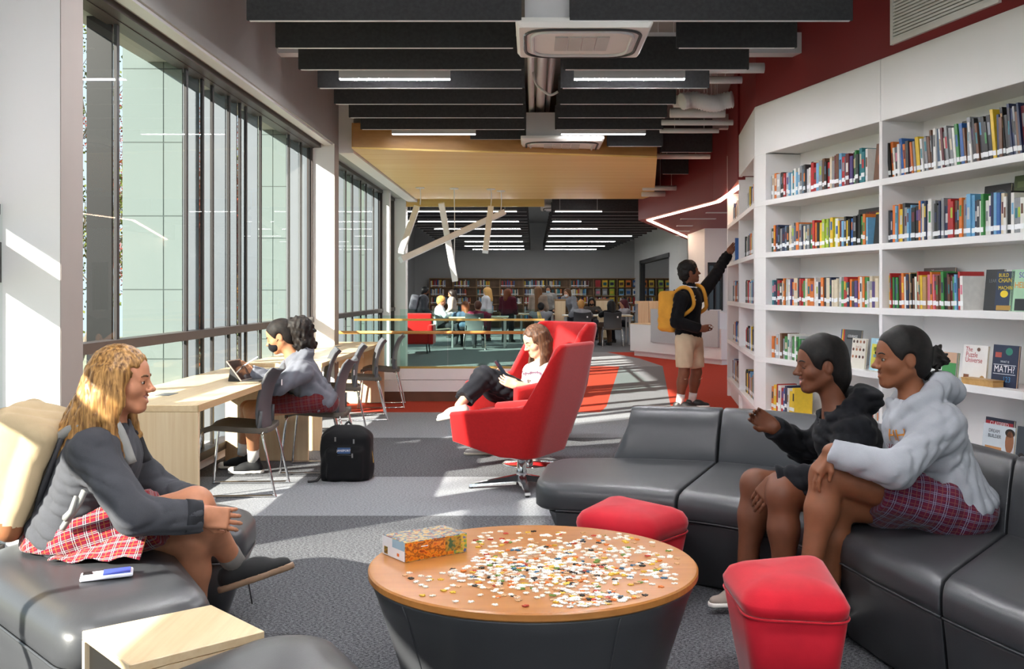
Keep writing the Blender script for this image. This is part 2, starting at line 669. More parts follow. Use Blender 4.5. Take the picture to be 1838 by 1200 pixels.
# ---------------------------------------------------------------- far room walls
struct(mesh('wall_far', *box((-6, 38.4, 0), (6, 38.6, 3.9)), M_GREYWALL))
struct(mesh('wall_left_far', *join(box((-4.6, 18.4, 0), (-2.3, 18.5, 3.9)), box((-4.6, 18.5, 0), (-4.45, 20, 3.9)), box((-4.6, 33, 0), (-4.45, 38.4, 3.9)),
                                   box((-4.6, 20, 2.9), (-4.45, 33, 3.9)), box((-4.6, 20, -.3), (-4.45, 33, .4))), M_GREYWALL))
w6 = struct(empty('window_6', (-4.5, 26, 0)))
for k in range(6):
    y = 20 + 13 / 6 * k
    mesh('pane', [(-4.52, y, .4), (-4.52, y + 13 / 6, .4), (-4.52, y + 13 / 6, 2.9), (-4.52, y, 2.9)], [(0, 3, 2, 1)], M_GLASS, w6)
    mesh('mullion', *box((-4.56, y - .03, .4), (-4.46, y + .03, 2.9)), M_FRAME, w6)
struct(mesh('wall_right_far', *join(box((3.8, 22.6, 0), (3.95, 28.6, 3.9)), box((3.8, 36.2, 0), (3.95, 38.4, 3.9)), box((3.8, 28.6, 2.37), (3.95, 36.2, 3.9)), box((3.8, 28.6, -.3), (3.95, 36.2, .9))), M_WHITE))
w7 = struct(empty('window_7', (3.8, 32, .9)))
mesh('frame', *join(box((3.77, 28.5, 2.3), (3.86, 36.3, 2.42)), box((3.77, 35.9, .9), (3.86, 36.3, 2.42)), box((3.77, 28.5, .9), (3.86, 36.3, .98))), M_DARK, w7)
mesh('pane', [(3.85, 28.6, .9), (3.85, 36.2, .9), (3.85, 36.2, 2.37), (3.85, 28.6, 2.37)], [(0, 1, 2, 3)], clear_glass('tinted_glass', (.55, .57, .56), .12), w7)
struct(mesh('wall_right_room', *join(box((5.9, 26, 0), (6.0, 38.4, 3.9)), box((3.95, 38.3, 0), (6, 38.4, 3.9)), box((3.95, 25.9, 0), (6, 26.0, 3.9))), M_GREYWALL))
# pier behind the service desk, with a dark interior window
struct(mesh('wall_right_pier', *join(box((3.42, 20.4, 0), (3.5, 20.6, 3.0)), box((3.5, 20.4, 0), (3.76, 20.6, .98)), box((3.5, 20.4, 1.90), (3.76, 20.6, 3.0)), box((3.76, 20.4, 0), (6.0, 20.6, 3.0)),
                                     box((3.42, 20.6, 0), (3.5, 22.7, 3.0)), box((3.42, 22.6, 0), (3.95, 22.7, 3.0))), M_WHITE))
w8 = struct(empty('window_8', (3.6, 20.4, .98)))
mesh('frame', *join(box((3.48, 20.37, .96), (3.51, 20.44, 1.92)), box((3.75, 20.37, .96), (3.78, 20.44, 1.92)), box((3.51, 20.37, 1.86), (3.75, 20.44, 1.92)), box((3.62, 20.37, .98), (3.645, 20.44, 1.86))), M_DARK, w8)
mesh('pane', *box((3.51, 20.46, .98), (3.75, 20.48, 1.88)), mat('dark_interior_glass', '23262a', .1), w8)

# ---------------------------------------------------------------- book wall on the right: two facets
C0 = Vector((2.11, 9.74))                   # the corner between the facets
E1 = Vector((.254, -1)).normalized()        # near facet runs toward the lens
E2 = (Vector((2.517, 13.28)) - C0).normalized()   # far facet runs away
N1 = Vector((E1.y, -E1.x))                  # into the wall
N1 = N1 if N1.x > 0 else -N1
N2 = Vector((E2.y, -E2.x))
N2 = N2 if N2.x > 0 else -N2
LEN2 = (Vector((2.517, 13.28)) - C0).length
BAYW = 2.08
TOPZ = 3.1
SHZ = [2.195, 1.71, 1.222, .733, .245]      # tops of the shelf boards
DEP = .36


def wp(C, E, N, s, d, z):
    p = C + E * s + N * d
    return (p.x, p.y, z)


def wbox(C, E, N, s0, s1, d0, d1, z0, z1):
    v = [wp(C, E, N, s, d, z) for z in (z0, z1) for s, d in ((s0, d0), (s1, d0), (s1, d1), (s0, d1))]
    f = [(0, 3, 2, 1), (4, 5, 6, 7), (0, 1, 5, 4), (1, 2, 6, 5), (2, 3, 7, 6), (3, 0, 4, 7)]
    a = Vector(v[1]) - Vector(v[0]); b = Vector(v[3]) - Vector(v[0])
    if a.cross(b).z < 0:
        f = [tuple(reversed(q)) for q in f]
    return v, f


M_SHELF = mat('white_laminate', 'efedec', .42, var=.012, nscale=2)


def bookcase(label, C, E, N, s0, s1, posts, zbot=0.0):
    c = wp(C, E, N, (s0 + s1) / 2, DEP / 2, 0)
    t = thing('bookcase', label, 'bookcase', c, 0, 'white built-in bookcases')
    mesh('back_panel', *wbox(C, E, N, s0, s1, DEP, DEP + .02, 0, TOPZ), M_SHELF, t)
    bevel_obj(mesh('fascia', *wbox(C, E, N, s0 + .003, s1 - .003, 0, .04, 2.63, TOPZ), M_SHELF, t), .003, 1)
    mesh('top_panel', *wbox(C, E, N, s0, s1, .04, DEP, 2.64, 2.68), M_SHELF, t)
    mesh('cap', *wbox(C, E, N, s0, s1, 0.04, DEP, TOPZ - .03, TOPZ), M_SHELF, t)
    for a, b in posts:
        mesh('upright', *wbox(C, E, N, a, b, .002, DEP, 0, 2.63), M_SHELF, t)
    for z in SHZ:
        bevel_obj(mesh('shelf', *wbox(C, E, N, s0, s1, 0.0, DEP, z - .05, z), M_SHELF, t), .002, 1)
    mesh('plinth', *wbox(C, E, N, s0, s1, .04, DEP, 0, SHZ[-1] - .05), M_SHELF, t)
    return t


bookcase('white built-in bookcase facet with small bays beside the reaching boy', C0, E2, N2, 0.0, LEN2, [(0, .12), (1.78, 1.82), (LEN2 - .1, LEN2)])
bookcase('white bookcase bay between the angled corner and the tall divider', C0, E1, N1, 0.0, BAYW, [(0, .22), (BAYW - .02, BAYW)])
bookcase('white bookcase bay at the right edge with puzzle and math books', C0, E1, N1, BAYW, 2 * BAYW + .1, [(BAYW, BAYW + .02), (2 * BAYW + .06, 2 * BAYW + .1)])
# red wall over the bookcases, and the plain wall running on past the lens
struct(mesh('wall_right', *join(wbox(C0, E1, N1, 0, 2 * BAYW + .1, .012, .3, TOPZ, 3.9), wbox(C0, E2, N2, 0, LEN2, .012, .3, TOPZ, 3.9)), M_REDWALL))
struct(mesh('wall_right_near', *wbox(C0, E1, N1, 2 * BAYW + .1, 15.4, .0, .3, 0, 3.9), M_WHITE))
struct(mesh('wall_right_back', *join(wbox(C0, E1, N1, 0, 2 * BAYW + .1, DEP + .03, DEP + .2, 0, 3.9), wbox(C0, E2, N2, 0, LEN2 - .05, DEP + .03, DEP + .15, 0, 3.9)), M_WHITE))
# air grille on the red wall
gr = thing('air_grille', 'white slatted air grille high on the red wall', 'vent', wp(C0, E1, N1, 2.6, 0, 3.3))


def on_wall1(px, py):
    """point of the near facet's face under a photo pixel"""
    k = (px - CX) / F
    # C0.x + E1.x s = k (C0.y + E1.y s)
    s = (k * C0.y - C0.x) / (E1.x - k * E1.y)
    D = C0.y + E1.y * s
    return s, EYE - (py - CY) / F * D


sA, zA = on_wall1(1600, 84)
sB, zB = on_wall1(1795, 8)
zb, zt, gx0, gx1 = zA + .01, zA + .62, sA, sB
mesh('frame', *join(wbox(C0, E1, N1, gx0, gx1, -.012, .012, zb, zb + .035), wbox(C0, E1, N1, gx0, gx1, -.012, .012, zt - .035, zt), wbox(C0, E1, N1, gx0, gx0 + .035, -.012, .012, zb + .035, zt - .035), wbox(C0, E1, N1, gx1 - .035, gx1, -.012, .012, zb + .035, zt - .035)), M_SHELF, gr)
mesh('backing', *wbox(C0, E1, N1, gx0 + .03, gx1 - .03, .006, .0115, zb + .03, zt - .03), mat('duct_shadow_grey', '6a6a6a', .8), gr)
ns = 22
for k in range(ns):
    z = zb + .045 + (zt - zb - .09) * k / (ns - 1)
    mesh('slat', *wbox(C0, E1, N1, gx0 + .035, gx1 - .035, -.008, .004, z - .008, z + .008), M_SHELF, gr)

# ---------------------------------------------------------------- red bulkhead with its light line
SOF = 2.6
bulk = [(2.30, 11.5), (2.52, 13.3), (2.50, 14.2), (1.86, 18.1), (3.93, 25.6), (6.0, 25.6), (6.0, 11.5)]
sof = struct(mesh('ceiling_bulkhead', *prism(bulk, SOF, 3.9), M_REDWALL))
led = thing('led_strip', 'warm white light strip zigzagging along the red bulkhead edge', 'light', (2.5, 14.2, SOF))
inl = [(2.42, 11.5), (2.58, 14.26), (2.02, 17.95), (3.9, 24.9)]
for a, b in zip(inl, inl[1:]):
    a, b = Vector(a), Vector(b)
    d = (b - a).normalized()
    n = Vector((-d.y, d.x)) * .03
    mesh('diffuser', *prism([a - n, b - n, b + n, a + n], SOF - .014, SOF - .001), M_LEDW, led)
for (x, y, l) in ((2.75, 16.2, .55), (2.55, 17.6, .6), (2.75, 19.5, .3), (2.95, 21.2, .3), (3.2, 23.0, .3)):
    g = thing('ceiling_diffuser', 'slim white air diffuser in the red bulkhead, %s from the camera' % ['first', 'second', 'third', 'fourth', 'fifth'][[16.2, 17.6, 19.5, 21.2, 23.0].index(y)], 'vent', (x, y, SOF), 0, 'bulkhead diffusers')
    mesh('slot', *box((x, y, SOF - .01), (x + l, y + .14, SOF - .001)), M_ALU, g)

# ---------------------------------------------------------------- timber ceiling cloud and white soffit
wc = thing('timber_ceiling_panel', 'maple veneered ceiling panel hung over the stair opening', 'ceiling panel', (0, 14.5, 2.95))
cl = [(-2.04, 11.5), (1.49, 12.3), (2.10, 17.8), (-2.04, 17.8)]
mesh('panel', *prism(cl, 2.95, 2.97), M_MAPLECEIL, wc)
M_MAPLEDK = wood('maple_fascia', '9c6c34', 'b98a4e', 'X', .4, .4)
for a, b in zip(cl, cl[1:] + cl[:1]):
    a, b = Vector(a), Vector(b)
    d = (b - a).normalized(); n = Vector((-d.y, d.x)) * .02
    mesh('fascia', *prism([a, b, b + n, a + n], 2.971, 3.24), M_MAPLEDK, wc)
mesh('header', *box((-2.4, 18.3, 2.86), (.2, 18.36, 3.12)), M_MAPLECEIL, wc)
struct(mesh('ceiling_soffit', *box((WX, 11.72, 2.93), (-2.06, 18.2, 3.9)), M_WHITE))

# ---------------------------------------------------------------- felt baffles of the near ceiling
BD = [6.63, 7.37, 8.09, 8.83, 9.58, 10.33, 11.08, 11.81]
BXL = [-1.856, -1.855, -1.856, -1.86, -1.865, -1.862, -1.87, -1.865]
BXR = [2.07, 1.90, 1.706, 1.52, 1.337, 1.35, 1.41, 1.50]
ORD = ['first', 'second', 'third', 'fourth', 'fifth', 'sixth', 'seventh', 'eighth', 'ninth', 'tenth', 'eleventh', 'twelfth', 'thirteenth', 'fourteenth', 'fifteenth', 'sixteenth',
       'seventeenth', 'eighteenth', 'nineteenth', 'twentieth']


def baffle(x0, x1, y, z0, h, label, group):
    t = thing('ceiling_baffle', label, 'baffle', ((x0 + x1) / 2, y, z0), 0, group)
    bevel_obj(mesh('felt_panel', *box((x0, y - .012, z0), (x1, y + .012, z0 + h)), M_BAFFLE, t), .003, 1)
    mesh('track', *box((x0 + .02, y - .014, z0 - .0035), (x1 - .02, y + .014, z0 - .0005)), M_ALU, t)
    for k in (.15, .85):
        x = x0 + (x1 - x0) * k
        mesh('hanger', *tube([(x, y, z0 + h - .01), (x, y, 3.9)], .004, 5), M_ALU, t)
    return t


for i, y in enumerate(BD):
    h = .34 if i == 0 else .26
    xr = -.075 if i != 1 else -.125
    baffle(BXL[i], xr, y, 3.1, h, 'charcoal felt ceiling baffle on the window side, %s from the camera' % ORD[i], 'window side baffles')
    x0 = .235 if i != 1 else 1.03
    if i == 7:
        x0 = .85
    baffle(x0, BXR[i], y, 3.1 if i != 7 else 3.02, h, 'charcoal felt ceiling baffle on the bookcase side, %s from the camera' % ORD[i], 'bookcase side baffles')
baffle(1.60, 2.26, 12.9, 3.1, .42, 'short grey felt baffle beside the timber panel, nearer one', 'short baffles')
baffle(1.92, 2.5, 15.3, 3.1, .46, 'short grey felt baffle beside the timber panel, farther one', 'short baffles')


def linear_light(x0, x1, y, z, h, label, group, w=.06, m=None):
    t = thing('linear_light', label, 'light', ((x0 + x1) / 2, y, z), 0, group)
    mesh('housing', *box((x0, y - w / 2, z + .004), (x1, y + w / 2, z + h)), M_ALU, t)
    mesh('diffuser', *box((x0 + .004, y - w / 2 + .002, z), (x1 - .004, y + w / 2 - .002, z + .004)), m or M_LED, t)
    for k in (.1, .9):
        mesh('suspension', *tube([(x0 + (x1 - x0) * k, y, z + h), (x0 + (x1 - x0) * k, y, 3.9)], .003, 5), M_ALU, t)


linear_light(-1.61, -.69, 8.5, 3.105, .085, 'linear ceiling light on the window side nearest the camera', 'linear ceiling lights')
linear_light(.34, 1.26, 8.5, 3.105, .085, 'linear ceiling light on the bookcase side nearest the camera', 'linear ceiling lights')
linear_light(-1.57, -.64, 11.38, 3.09, .07, 'linear ceiling light just in front of the timber panel, window side', 'linear ceiling lights', .06, M_LEDN)
linear_light(.31, 1.25, 11.38, 3.09, .07, 'linear ceiling light just in front of the timber panel, bookcase side', 'linear ceiling lights', .06, M_LEDN)


for _i, _y in enumerate((5.5, 2.5, -.5, -3.5)):       # unseen fittings added overhead to brighten the near room
    linear_light(-1.61, -.69, _y, 3.105, .085, 'unseen added linear light on the window side, %s one overhead' % ORD[_i], 'linear ceiling lights')
    linear_light(.34, 1.26, _y, 3.105, .085, 'unseen added linear light on the bookcase side, %s one overhead' % ORD[_i], 'linear ceiling lights')


def cassette(x0, x1, y0, y1, z, label):
    t = thing('ceiling_cassette', label, 'air conditioner', ((x0 + x1) / 2, (y0 + y1) / 2, z), 0, 'ceiling cassettes')
    mx, my = (x0 + x1) / 2, (y0 + y1) / 2
    mesh('body', *box((x0 + .06, y0 + .06, z + .06), (x1 - .06, y1 - .06, z + .33)), M_ALU, t)
    p = round_poly([(x0, y0), (x1, y0), (x1, y1), (x0, y1)], .03, 3)
    rings = [[(q[0], q[1], z + .06) for q in p], [(q[0], q[1], z + .03) for q in p], [(q[0], q[1], z) for q in inset(p, .03)]]
    v, f = loft(list(reversed(rings)))
    mesh('panel', v, f, mat('cassette_white', 'e2e1de', .45, var=.01), t)
    hx, hy = (x1 - x0) / 2 - .06, (y1 - y0) / 2 - .06
    g = round_poly([(mx - hx, my - hy), (mx + hx, my - hy), (mx + hx, my + hy), (mx - hx, my + hy)], .2, 8)
    mesh('air_slot', *tube([(q[0], q[1], z - .002) for q in g], .012, 6, True), M_DARK, t)
    g2 = round_poly([(mx - hx + .05, my - hy + .05), (mx + hx - .05, my - hy + .05), (mx + hx - .05, my + hy - .05), (mx - hx + .05, my + hy - .05)], .17, 8)
    mesh('flap_ring', *tube([(q[0], q[1], z - .004) for q in g2], .014, 6, True), M_ALU, t)
    for k in range(4):
        w = 2 * (hx - .2) / 4
        xx = mx - hx + .2 + w * k
        mesh('grille', *box((xx + .004, my - hy + .2, z - .008), (xx + w - .004, my + hy - .2, z)), mat('grille_grey', 'bcbcba', .5), t)
    for sx in (x0 + .15, x1 - .15):
        mesh('rod', *tube([(sx, my, z + .3), (sx, my, 3.9)], .006, 5), M_ALU, t)


cassette(-.115, .78, 6.62, 7.52, 3.06, 'white ceiling cassette unit nearest the camera')
cassette(-.14, .80, 11.46, 12.45, 3.03, 'white ceiling cassette unit in front of the timber panel')
cassette(.15, 1.0, 20.0, 20.9, 2.98, 'white ceiling cassette unit beyond the timber panel')

# pipes and a duct between the baffles and the red wall, and up the middle slot
M_PIPE = mat('white_painted_pipe', 'd4d4d4', .5, var=.03)
for k, (x0, x1, y, z, r) in enumerate(((1.3, 2.02, 8.95, 3.30, .045), (1.35, 1.98, 9.7, 3.35, .035), (1.40, 1.98, 10.2, 3.24, .06), (1.40, 1.96, 10.45, 3.17, .05),
                                       (1.35, 2.1, 10.75, 3.12, .03), (1.4, 2.05, 11.3, 3.12, .028), (1.55, 2.3, 13.3, 3.10, .035), (1.7, 2.3, 15.9, 2.95, .04), (1.75, 2.15, 16.5, 2.92, .05))):
    o = mesh('pipe', *tube([(x0, y, z), ((x0 + x1) / 2, y + .01, z), (x1, y, z)], r, 10), M_PIPE, None, True)
    tag(o, 'white painted pipe by the red wall, %s from the camera' % ORD[k], 'pipe', 'pipes by the red wall')
    for u in (.25, .75):
        mesh('hanger', *tube([(x0 + (x1 - x0) * u, y, z + r - .004), (x0 + (x1 - x0) * u, y, 3.9)], .004, 5), M_ALU, o)
pts = [(1.45 + .05 * k, 10.0 + .02 * math.sin(k), 3.20 + .02 * math.sin(k * .8)) for k in range(11)]
tag(mesh('flexible_duct', *tube(smooth_path(pts, 4), [.075 + .012 * (k % 2) for k in range(41)], 12), M_PIPE, None, True), 'crumpled white flexible duct hanging by the red wall', 'duct')
mesh('hanger', *tube([(1.7, 10.0, 3.27), (1.7, 10.0, 3.9)], .004, 5), M_ALU, bpy.data.objects['flexible_duct'])
for k, (x, r) in enumerate(((-.02, .03), (.08, .05), (.17, .025))):
    o = mesh('conduit', *tube([(x, 6.8, 3.42 + .04 * k), (x, 12.2, 3.42 + .04 * k)], r, 8), M_PIPE, None, True)
    tag(o, '%s conduit running along the slot between the baffles' % ('thin left', 'thick middle', 'thin right')[k], 'pipe', 'slot conduits')
tag(mesh('service_tray', *box((-.06, 7.6, 3.62), (.22, 12, 3.66)), mat('tray_grey', '9a9a9a', .6), None), 'grey service tray above the slot between the baffles', 'cable tray')
tag(mesh('drain_hose', *tube(smooth_path([(-.02, 9.6, 3.5), (.02, 9.55, 3.3), (.08, 9.5, 3.22), (.16, 9.5, 3.17), (.23, 9.5, 3.2)], 5), .012, 6), M_PIPE, None, True), 'thin white drain hose sagging between the baffles', 'hose')

# ---------------------------------------------------------------- far ceiling: baffles and light rows
for i in range(20):
    y = 19.0 + .93 * i
    for s, (x0, x1) in enumerate(((-2.6 - .02 * i, -.1), (.35, 3.1 - .02 * i))):
        baffle(x0, x1, y, 2.82, .26, 'dark felt baffle in the far room, %s row, %s half' % (ORD[i], ('left', 'right')[s]), 'far room baffles')
for i, y in enumerate((18.6, 21.3, 23.8, 26.9, 29.9, 32.9, 35.5)):
    xl = (-2.45, -2.4, -2.3, -2.25, -2.0, -2.2, -2.1)[i]
    linear_light(xl, -.3, y, 2.79, .03, 'long light line in the far room, %s row, left half' % ORD[i], 'far room light lines', .06, M_LEDF)
    xr = (1.25, 1.0, 1.5, 2.6, 2.4, 2.3, 2.2)[i]
    linear_light(.4, xr, y, 2.79, .03, 'long light line in the far room, %s row, right half' % ORD[i], 'far room light lines', .06, M_LEDF)

# ---------------------------------------------------------------- glass guard round the stair opening
rail = thing('glass_railing', 'glass guard with brass cap and wooden handrail around the stair opening', 'railing', (-1, 12.6, 0))
mesh('base_panel', *box((-2.22, 12.52, .12), (.12, 12.62, .26)), M_WHITE, rail)
mesh('base_panel', *box((-2.22, 12.52, .265), (.12, 12.62, .40)), M_WHITE, rail)
mesh('toe_panel', *box((-2.22, 12.53, 0), (.12, 12.62, .118)), M_TOE, rail)
M_BRASS = mat('brass_trim', 'c8a55c', .3, .7)
mesh('shoe_rail', *box((-2.22, 12.545, .40), (.12, 12.60, .425)), M_BRASS, rail)
xs = [-2.2, -1.05, .1]
for a, b in zip(xs, xs[1:]):
    mesh('glass_panel', *box((a + .006, 12.565, .425), (b - .006, 12.58, 1.05)), M_RAILGLASS, rail)
mesh('cap_rail', *box((-2.2, 12.55, .985), (.14, 12.595, 1.01)), M_BRASS, rail)
mesh('handrail', *tube([(-2.5, 12.47, .845), (.0, 12.47, .845)], .02, 10), wood('handrail_oak', 'b07a3c', 'd09a56', 'X', .35), rail, True)
for x in (-1.9, -1.0, -.1):
    mesh('bracket', *tube([(x, 12.47, .83), (x, 12.56, .80)], .007, 6), M_CHROME, rail)
mesh('side_panel', *box((.05, 12.62, 0), (.12, 16.95, .40)), M_WHITE, rail)
mesh('glass_panel', *box((.078, 12.66, .40), (.093, 16.9, 1.05)), M_RAILGLASS, rail)
mesh('glass_panel', *box((-2.2, 16.905, -.1), (.07, 16.92, 1.05)), M_RAILGLASS, rail)
mesh('cap_rail', *box((.065, 12.6, .985), (.11, 16.95, 1.01)), M_BRASS, rail)

# ---------------------------------------------------------------- slanted pendant light bars
M_BAR = mat('white_light_bar', 'e6e6e6', .4, var=.01)


def light_bar(a, b, wires, label):
    a, b = Vector(a), Vector(b)
    t = thing('pendant_light', label, 'light', a, 0, 'slanted pendant lights')
    d = (b - a).normalized()
    s = d.cross(Vector((0, 1, 0))).normalized()
    n = s.cross(d).normalized()
    r = .045

    def rg(p, w, h, off=0):
        return [tuple(p + s * (sx * w) + n * (sy * h + off)) for sx, sy in ((-1, -1), (1, -1), (1, 1), (-1, 1))]
    bevel_obj(mesh('housing', *loft([rg(a, r, r), rg(b, r, r)]), M_BAR, t), .004, 1)
    mesh('diffuser', *loft([rg(a + d * .01, r * .8, .002, -r), rg(b - d * .01, r * .8, .002, -r)]), mat('pendant_opal', 'f4f4f2', .5), t)
    for (x, y, z) in wires:
        mesh('cable', *tube(smooth_path([(x, y, 2.95), (x + .01, y, (z + 2.95) / 2), (x, y, z)], 4), .008, 6), M_BAR, t)
        mesh('canopy', *lathe([(.0, 0), (.07, 0), (.07, -.015), (.0, -.015)][::-1], (x, y, 2.949), 16), M_BAR, t)


light_bar(W(748, 372, 15.8), W(720, 452, 15.2), [tuple(W(754, 372, 15.8) + (0, 0, .04))], 'short steep pendant light bar nearest the window column')
light_bar(W(792, 364, 15.6), W(817, 504, 15.9), [tuple(W(815, 478, 15.9))], 'tall pendant light bar leaning right, crossing the long bar')
light_bar(W(719, 466, 14.9), W(904, 381, 16.4), [tuple(W(899, 383, 16.3) + (0, 0, .04))], 'long pendant light bar slanting up to the right')
light_bar(W(881, 372, 16.0), W(871, 452, 15.6), [tuple(W(881, 370, 16.0))], 'short pendant light bar hanging at right of the group')
# ---------------------------------------------------------------- implicit shapes -> one continuous surface
def _n(v):
    v = np.asarray(v, float)
    return v / (np.linalg.norm(v) + 1e-12)


class Blob:
    """smooth union of simple solids, meshed with surface nets on a rectilinear grid"""

    def __init__(s):
        s.p = []

    def cone(s, a, b, ra, rb=None, k=.02, tag=0, sub=False, flat=None):
        """tapered capsule; flat=(axis, factor) squeezes the section along a direction"""
        s.p.append(('c', np.asarray(a, float), np.asarray(b, float), ra, ra if rb is None else rb, k, tag, sub, flat))
        return s

    def ell(s, c, r, R=None, k=.02, tag=0, sub=False):
        """ellipsoid; R rows are its own axes"""
        s.p.append(('e', np.asarray(c, float), np.asarray(r, float), np.eye(3) if R is None else np.asarray(R, float), k, tag, sub))
        return s

    def rbox(s, c, h, R=None, rr=.01, k=.01, tag=0, sub=False):
        s.p.append(('b', np.asarray(c, float), np.asarray(h, float), np.eye(3) if R is None else np.asarray(R, float), rr, k, tag, sub))
        return s

    def half(s, c, n, k=.004):
        """cut away everything on the n side of the plane through c"""
        s.p.append(('h', np.asarray(c, float), _n(n), k))
        return s

    def halfball(s, c, n, rad, k=.004):
        """cut away what lies on the n side of the plane, only within rad of c"""
        s.p.append(('hb', np.asarray(c, float), _n(n), rad, k))
        return s

    def mesh(s, h, fine=None, noise=None):
        lo = np.array([1e9] * 3)
        hi = -lo
        for q in s.p:
            if q[0] == 'c' and not q[7]:
                m = max(q[3], q[4]) * (max(1, 1 / q[8][1]) if False else 1)
                for e in (q[1], q[2]):
                    lo = np.minimum(lo, e - m); hi = np.maximum(hi, e + m)
            elif q[0] == 'e' and not q[6]:
                m = q[2].max(); lo = np.minimum(lo, q[1] - m); hi = np.maximum(hi, q[1] + m)
            elif q[0] == 'b' and not q[7]:
                m = np.linalg.norm(q[2]) + q[4]; lo = np.minimum(lo, q[1] - m); hi = np.maximum(hi, q[1] + m)
        lo -= 2.5 * h; hi += 2.5 * h
        ax = []
        for d in range(3):
            t = [lo[d]]
            while t[-1] < hi[d]:
                st = h
                for (a, b, hf) in (fine or []):
                    if a[d] - hf <= t[-1] <= b[d]:
                        st = min(st, hf)
                t.append(t[-1] + st)
            ax.append(np.array(t))
        X, Y, Z = ax
        val = np.full((len(X), len(Y), len(Z)), .08)
        tg = np.zeros(val.shape, np.int8)
        for q in s.p:
            if q[0] in 'ceb':
                k = q[5] if q[0] != 'e' else q[4]
                if q[0] == 'c':
                    m = max(q[3], q[4]) + .04 + k
                    l, u = np.minimum(q[1], q[2]) - m, np.maximum(q[1], q[2]) + m
                elif q[0] == 'e':
                    m = q[2].max() + .04 + k
                    l, u = q[1] - m, q[1] + m
                else:
                    m = np.linalg.norm(q[2]) + q[4] + .04 + k
                    l, u = q[1] - m, q[1] + m
            elif q[0] == 'hb':
                l, u = q[1] - q[3], q[1] + q[3]
            else:
                l, u = lo, hi
            sl = tuple(slice(max(0, int(np.searchsorted(A, l[d])) - 1), int(np.searchsorted(A, u[d])) + 1) for d, A in enumerate(ax))
            P = np.stack(np.meshgrid(X[sl[0]], Y[sl[1]], Z[sl[2]], indexing='ij'), -1)
            if P.size == 0:
                continue
            cur = val[sl]
            if q[0] == 'h':
                d = (P - q[1]) @ q[2]
                val[sl] = np.maximum(cur, d)
                continue
            if q[0] == 'hb':
                d = (P - q[1]) @ q[2]
                ins = np.linalg.norm(P - q[1], axis=-1) < q[3]
                val[sl] = np.where(ins, np.maximum(cur, d), cur)
                continue
            if q[0] == 'c':
                _, a, b, ra, rb, k, tag_, sub, flat = q
                ba = b - a
                pa = P - a
                t = np.clip((pa @ ba) / (ba @ ba + 1e-12), 0, 1)
                v = pa - t[..., None] * ba
                if flat is not None:
                    fa = _n(flat[0])
                    comp = v @ fa
                    v = v + (comp * (1 / flat[1] - 1))[..., None] * fa
                d = np.sqrt((v ** 2).sum(-1)) - (ra + (rb - ra) * t)
                if flat is not None:
                    d = d * min(1, flat[1])
            elif q[0] == 'e':
                _, c, r, R, k, tag_, sub = q
                v = (P - c) @ R.T
                k0 = np.sqrt(((v / r) ** 2).sum(-1))
                k1 = np.sqrt(((v / r ** 2) ** 2).sum(-1)) + 1e-9
                d = k0 * (k0 - 1) / k1
            else:
                _, c, hh, R, rr, k, tag_, sub = q
                v = np.abs((P - c) @ R.T) - hh
                d = np.sqrt((np.maximum(v, 0) ** 2).sum(-1)) + np.minimum(v.max(-1), 0) - rr
            if sub:
                hb = np.clip(.5 - .5 * (cur + d) / k, 0, 1)
                val[sl] = cur + (-d - cur) * hb + k * hb * (1 - hb)
            else:
                hb = np.clip(.5 + .5 * (cur - d) / k, 0, 1)
                val[sl] = cur + (d - cur) * hb - k * hb * (1 - hb)
                tg[sl] = np.where(hb > .5, tag_, tg[sl])
        if noise is not None:
            P = np.stack(np.meshgrid(X, Y, Z, indexing='ij'), -1)
            near = np.abs(val) < .03
            val[near] += noise(P[near])
        val[0] = val[-1] = .05
        val[:, 0] = val[:, -1] = .05
        val[:, :, 0] = val[:, :, -1] = .05
        return nets(val, ax, tg)


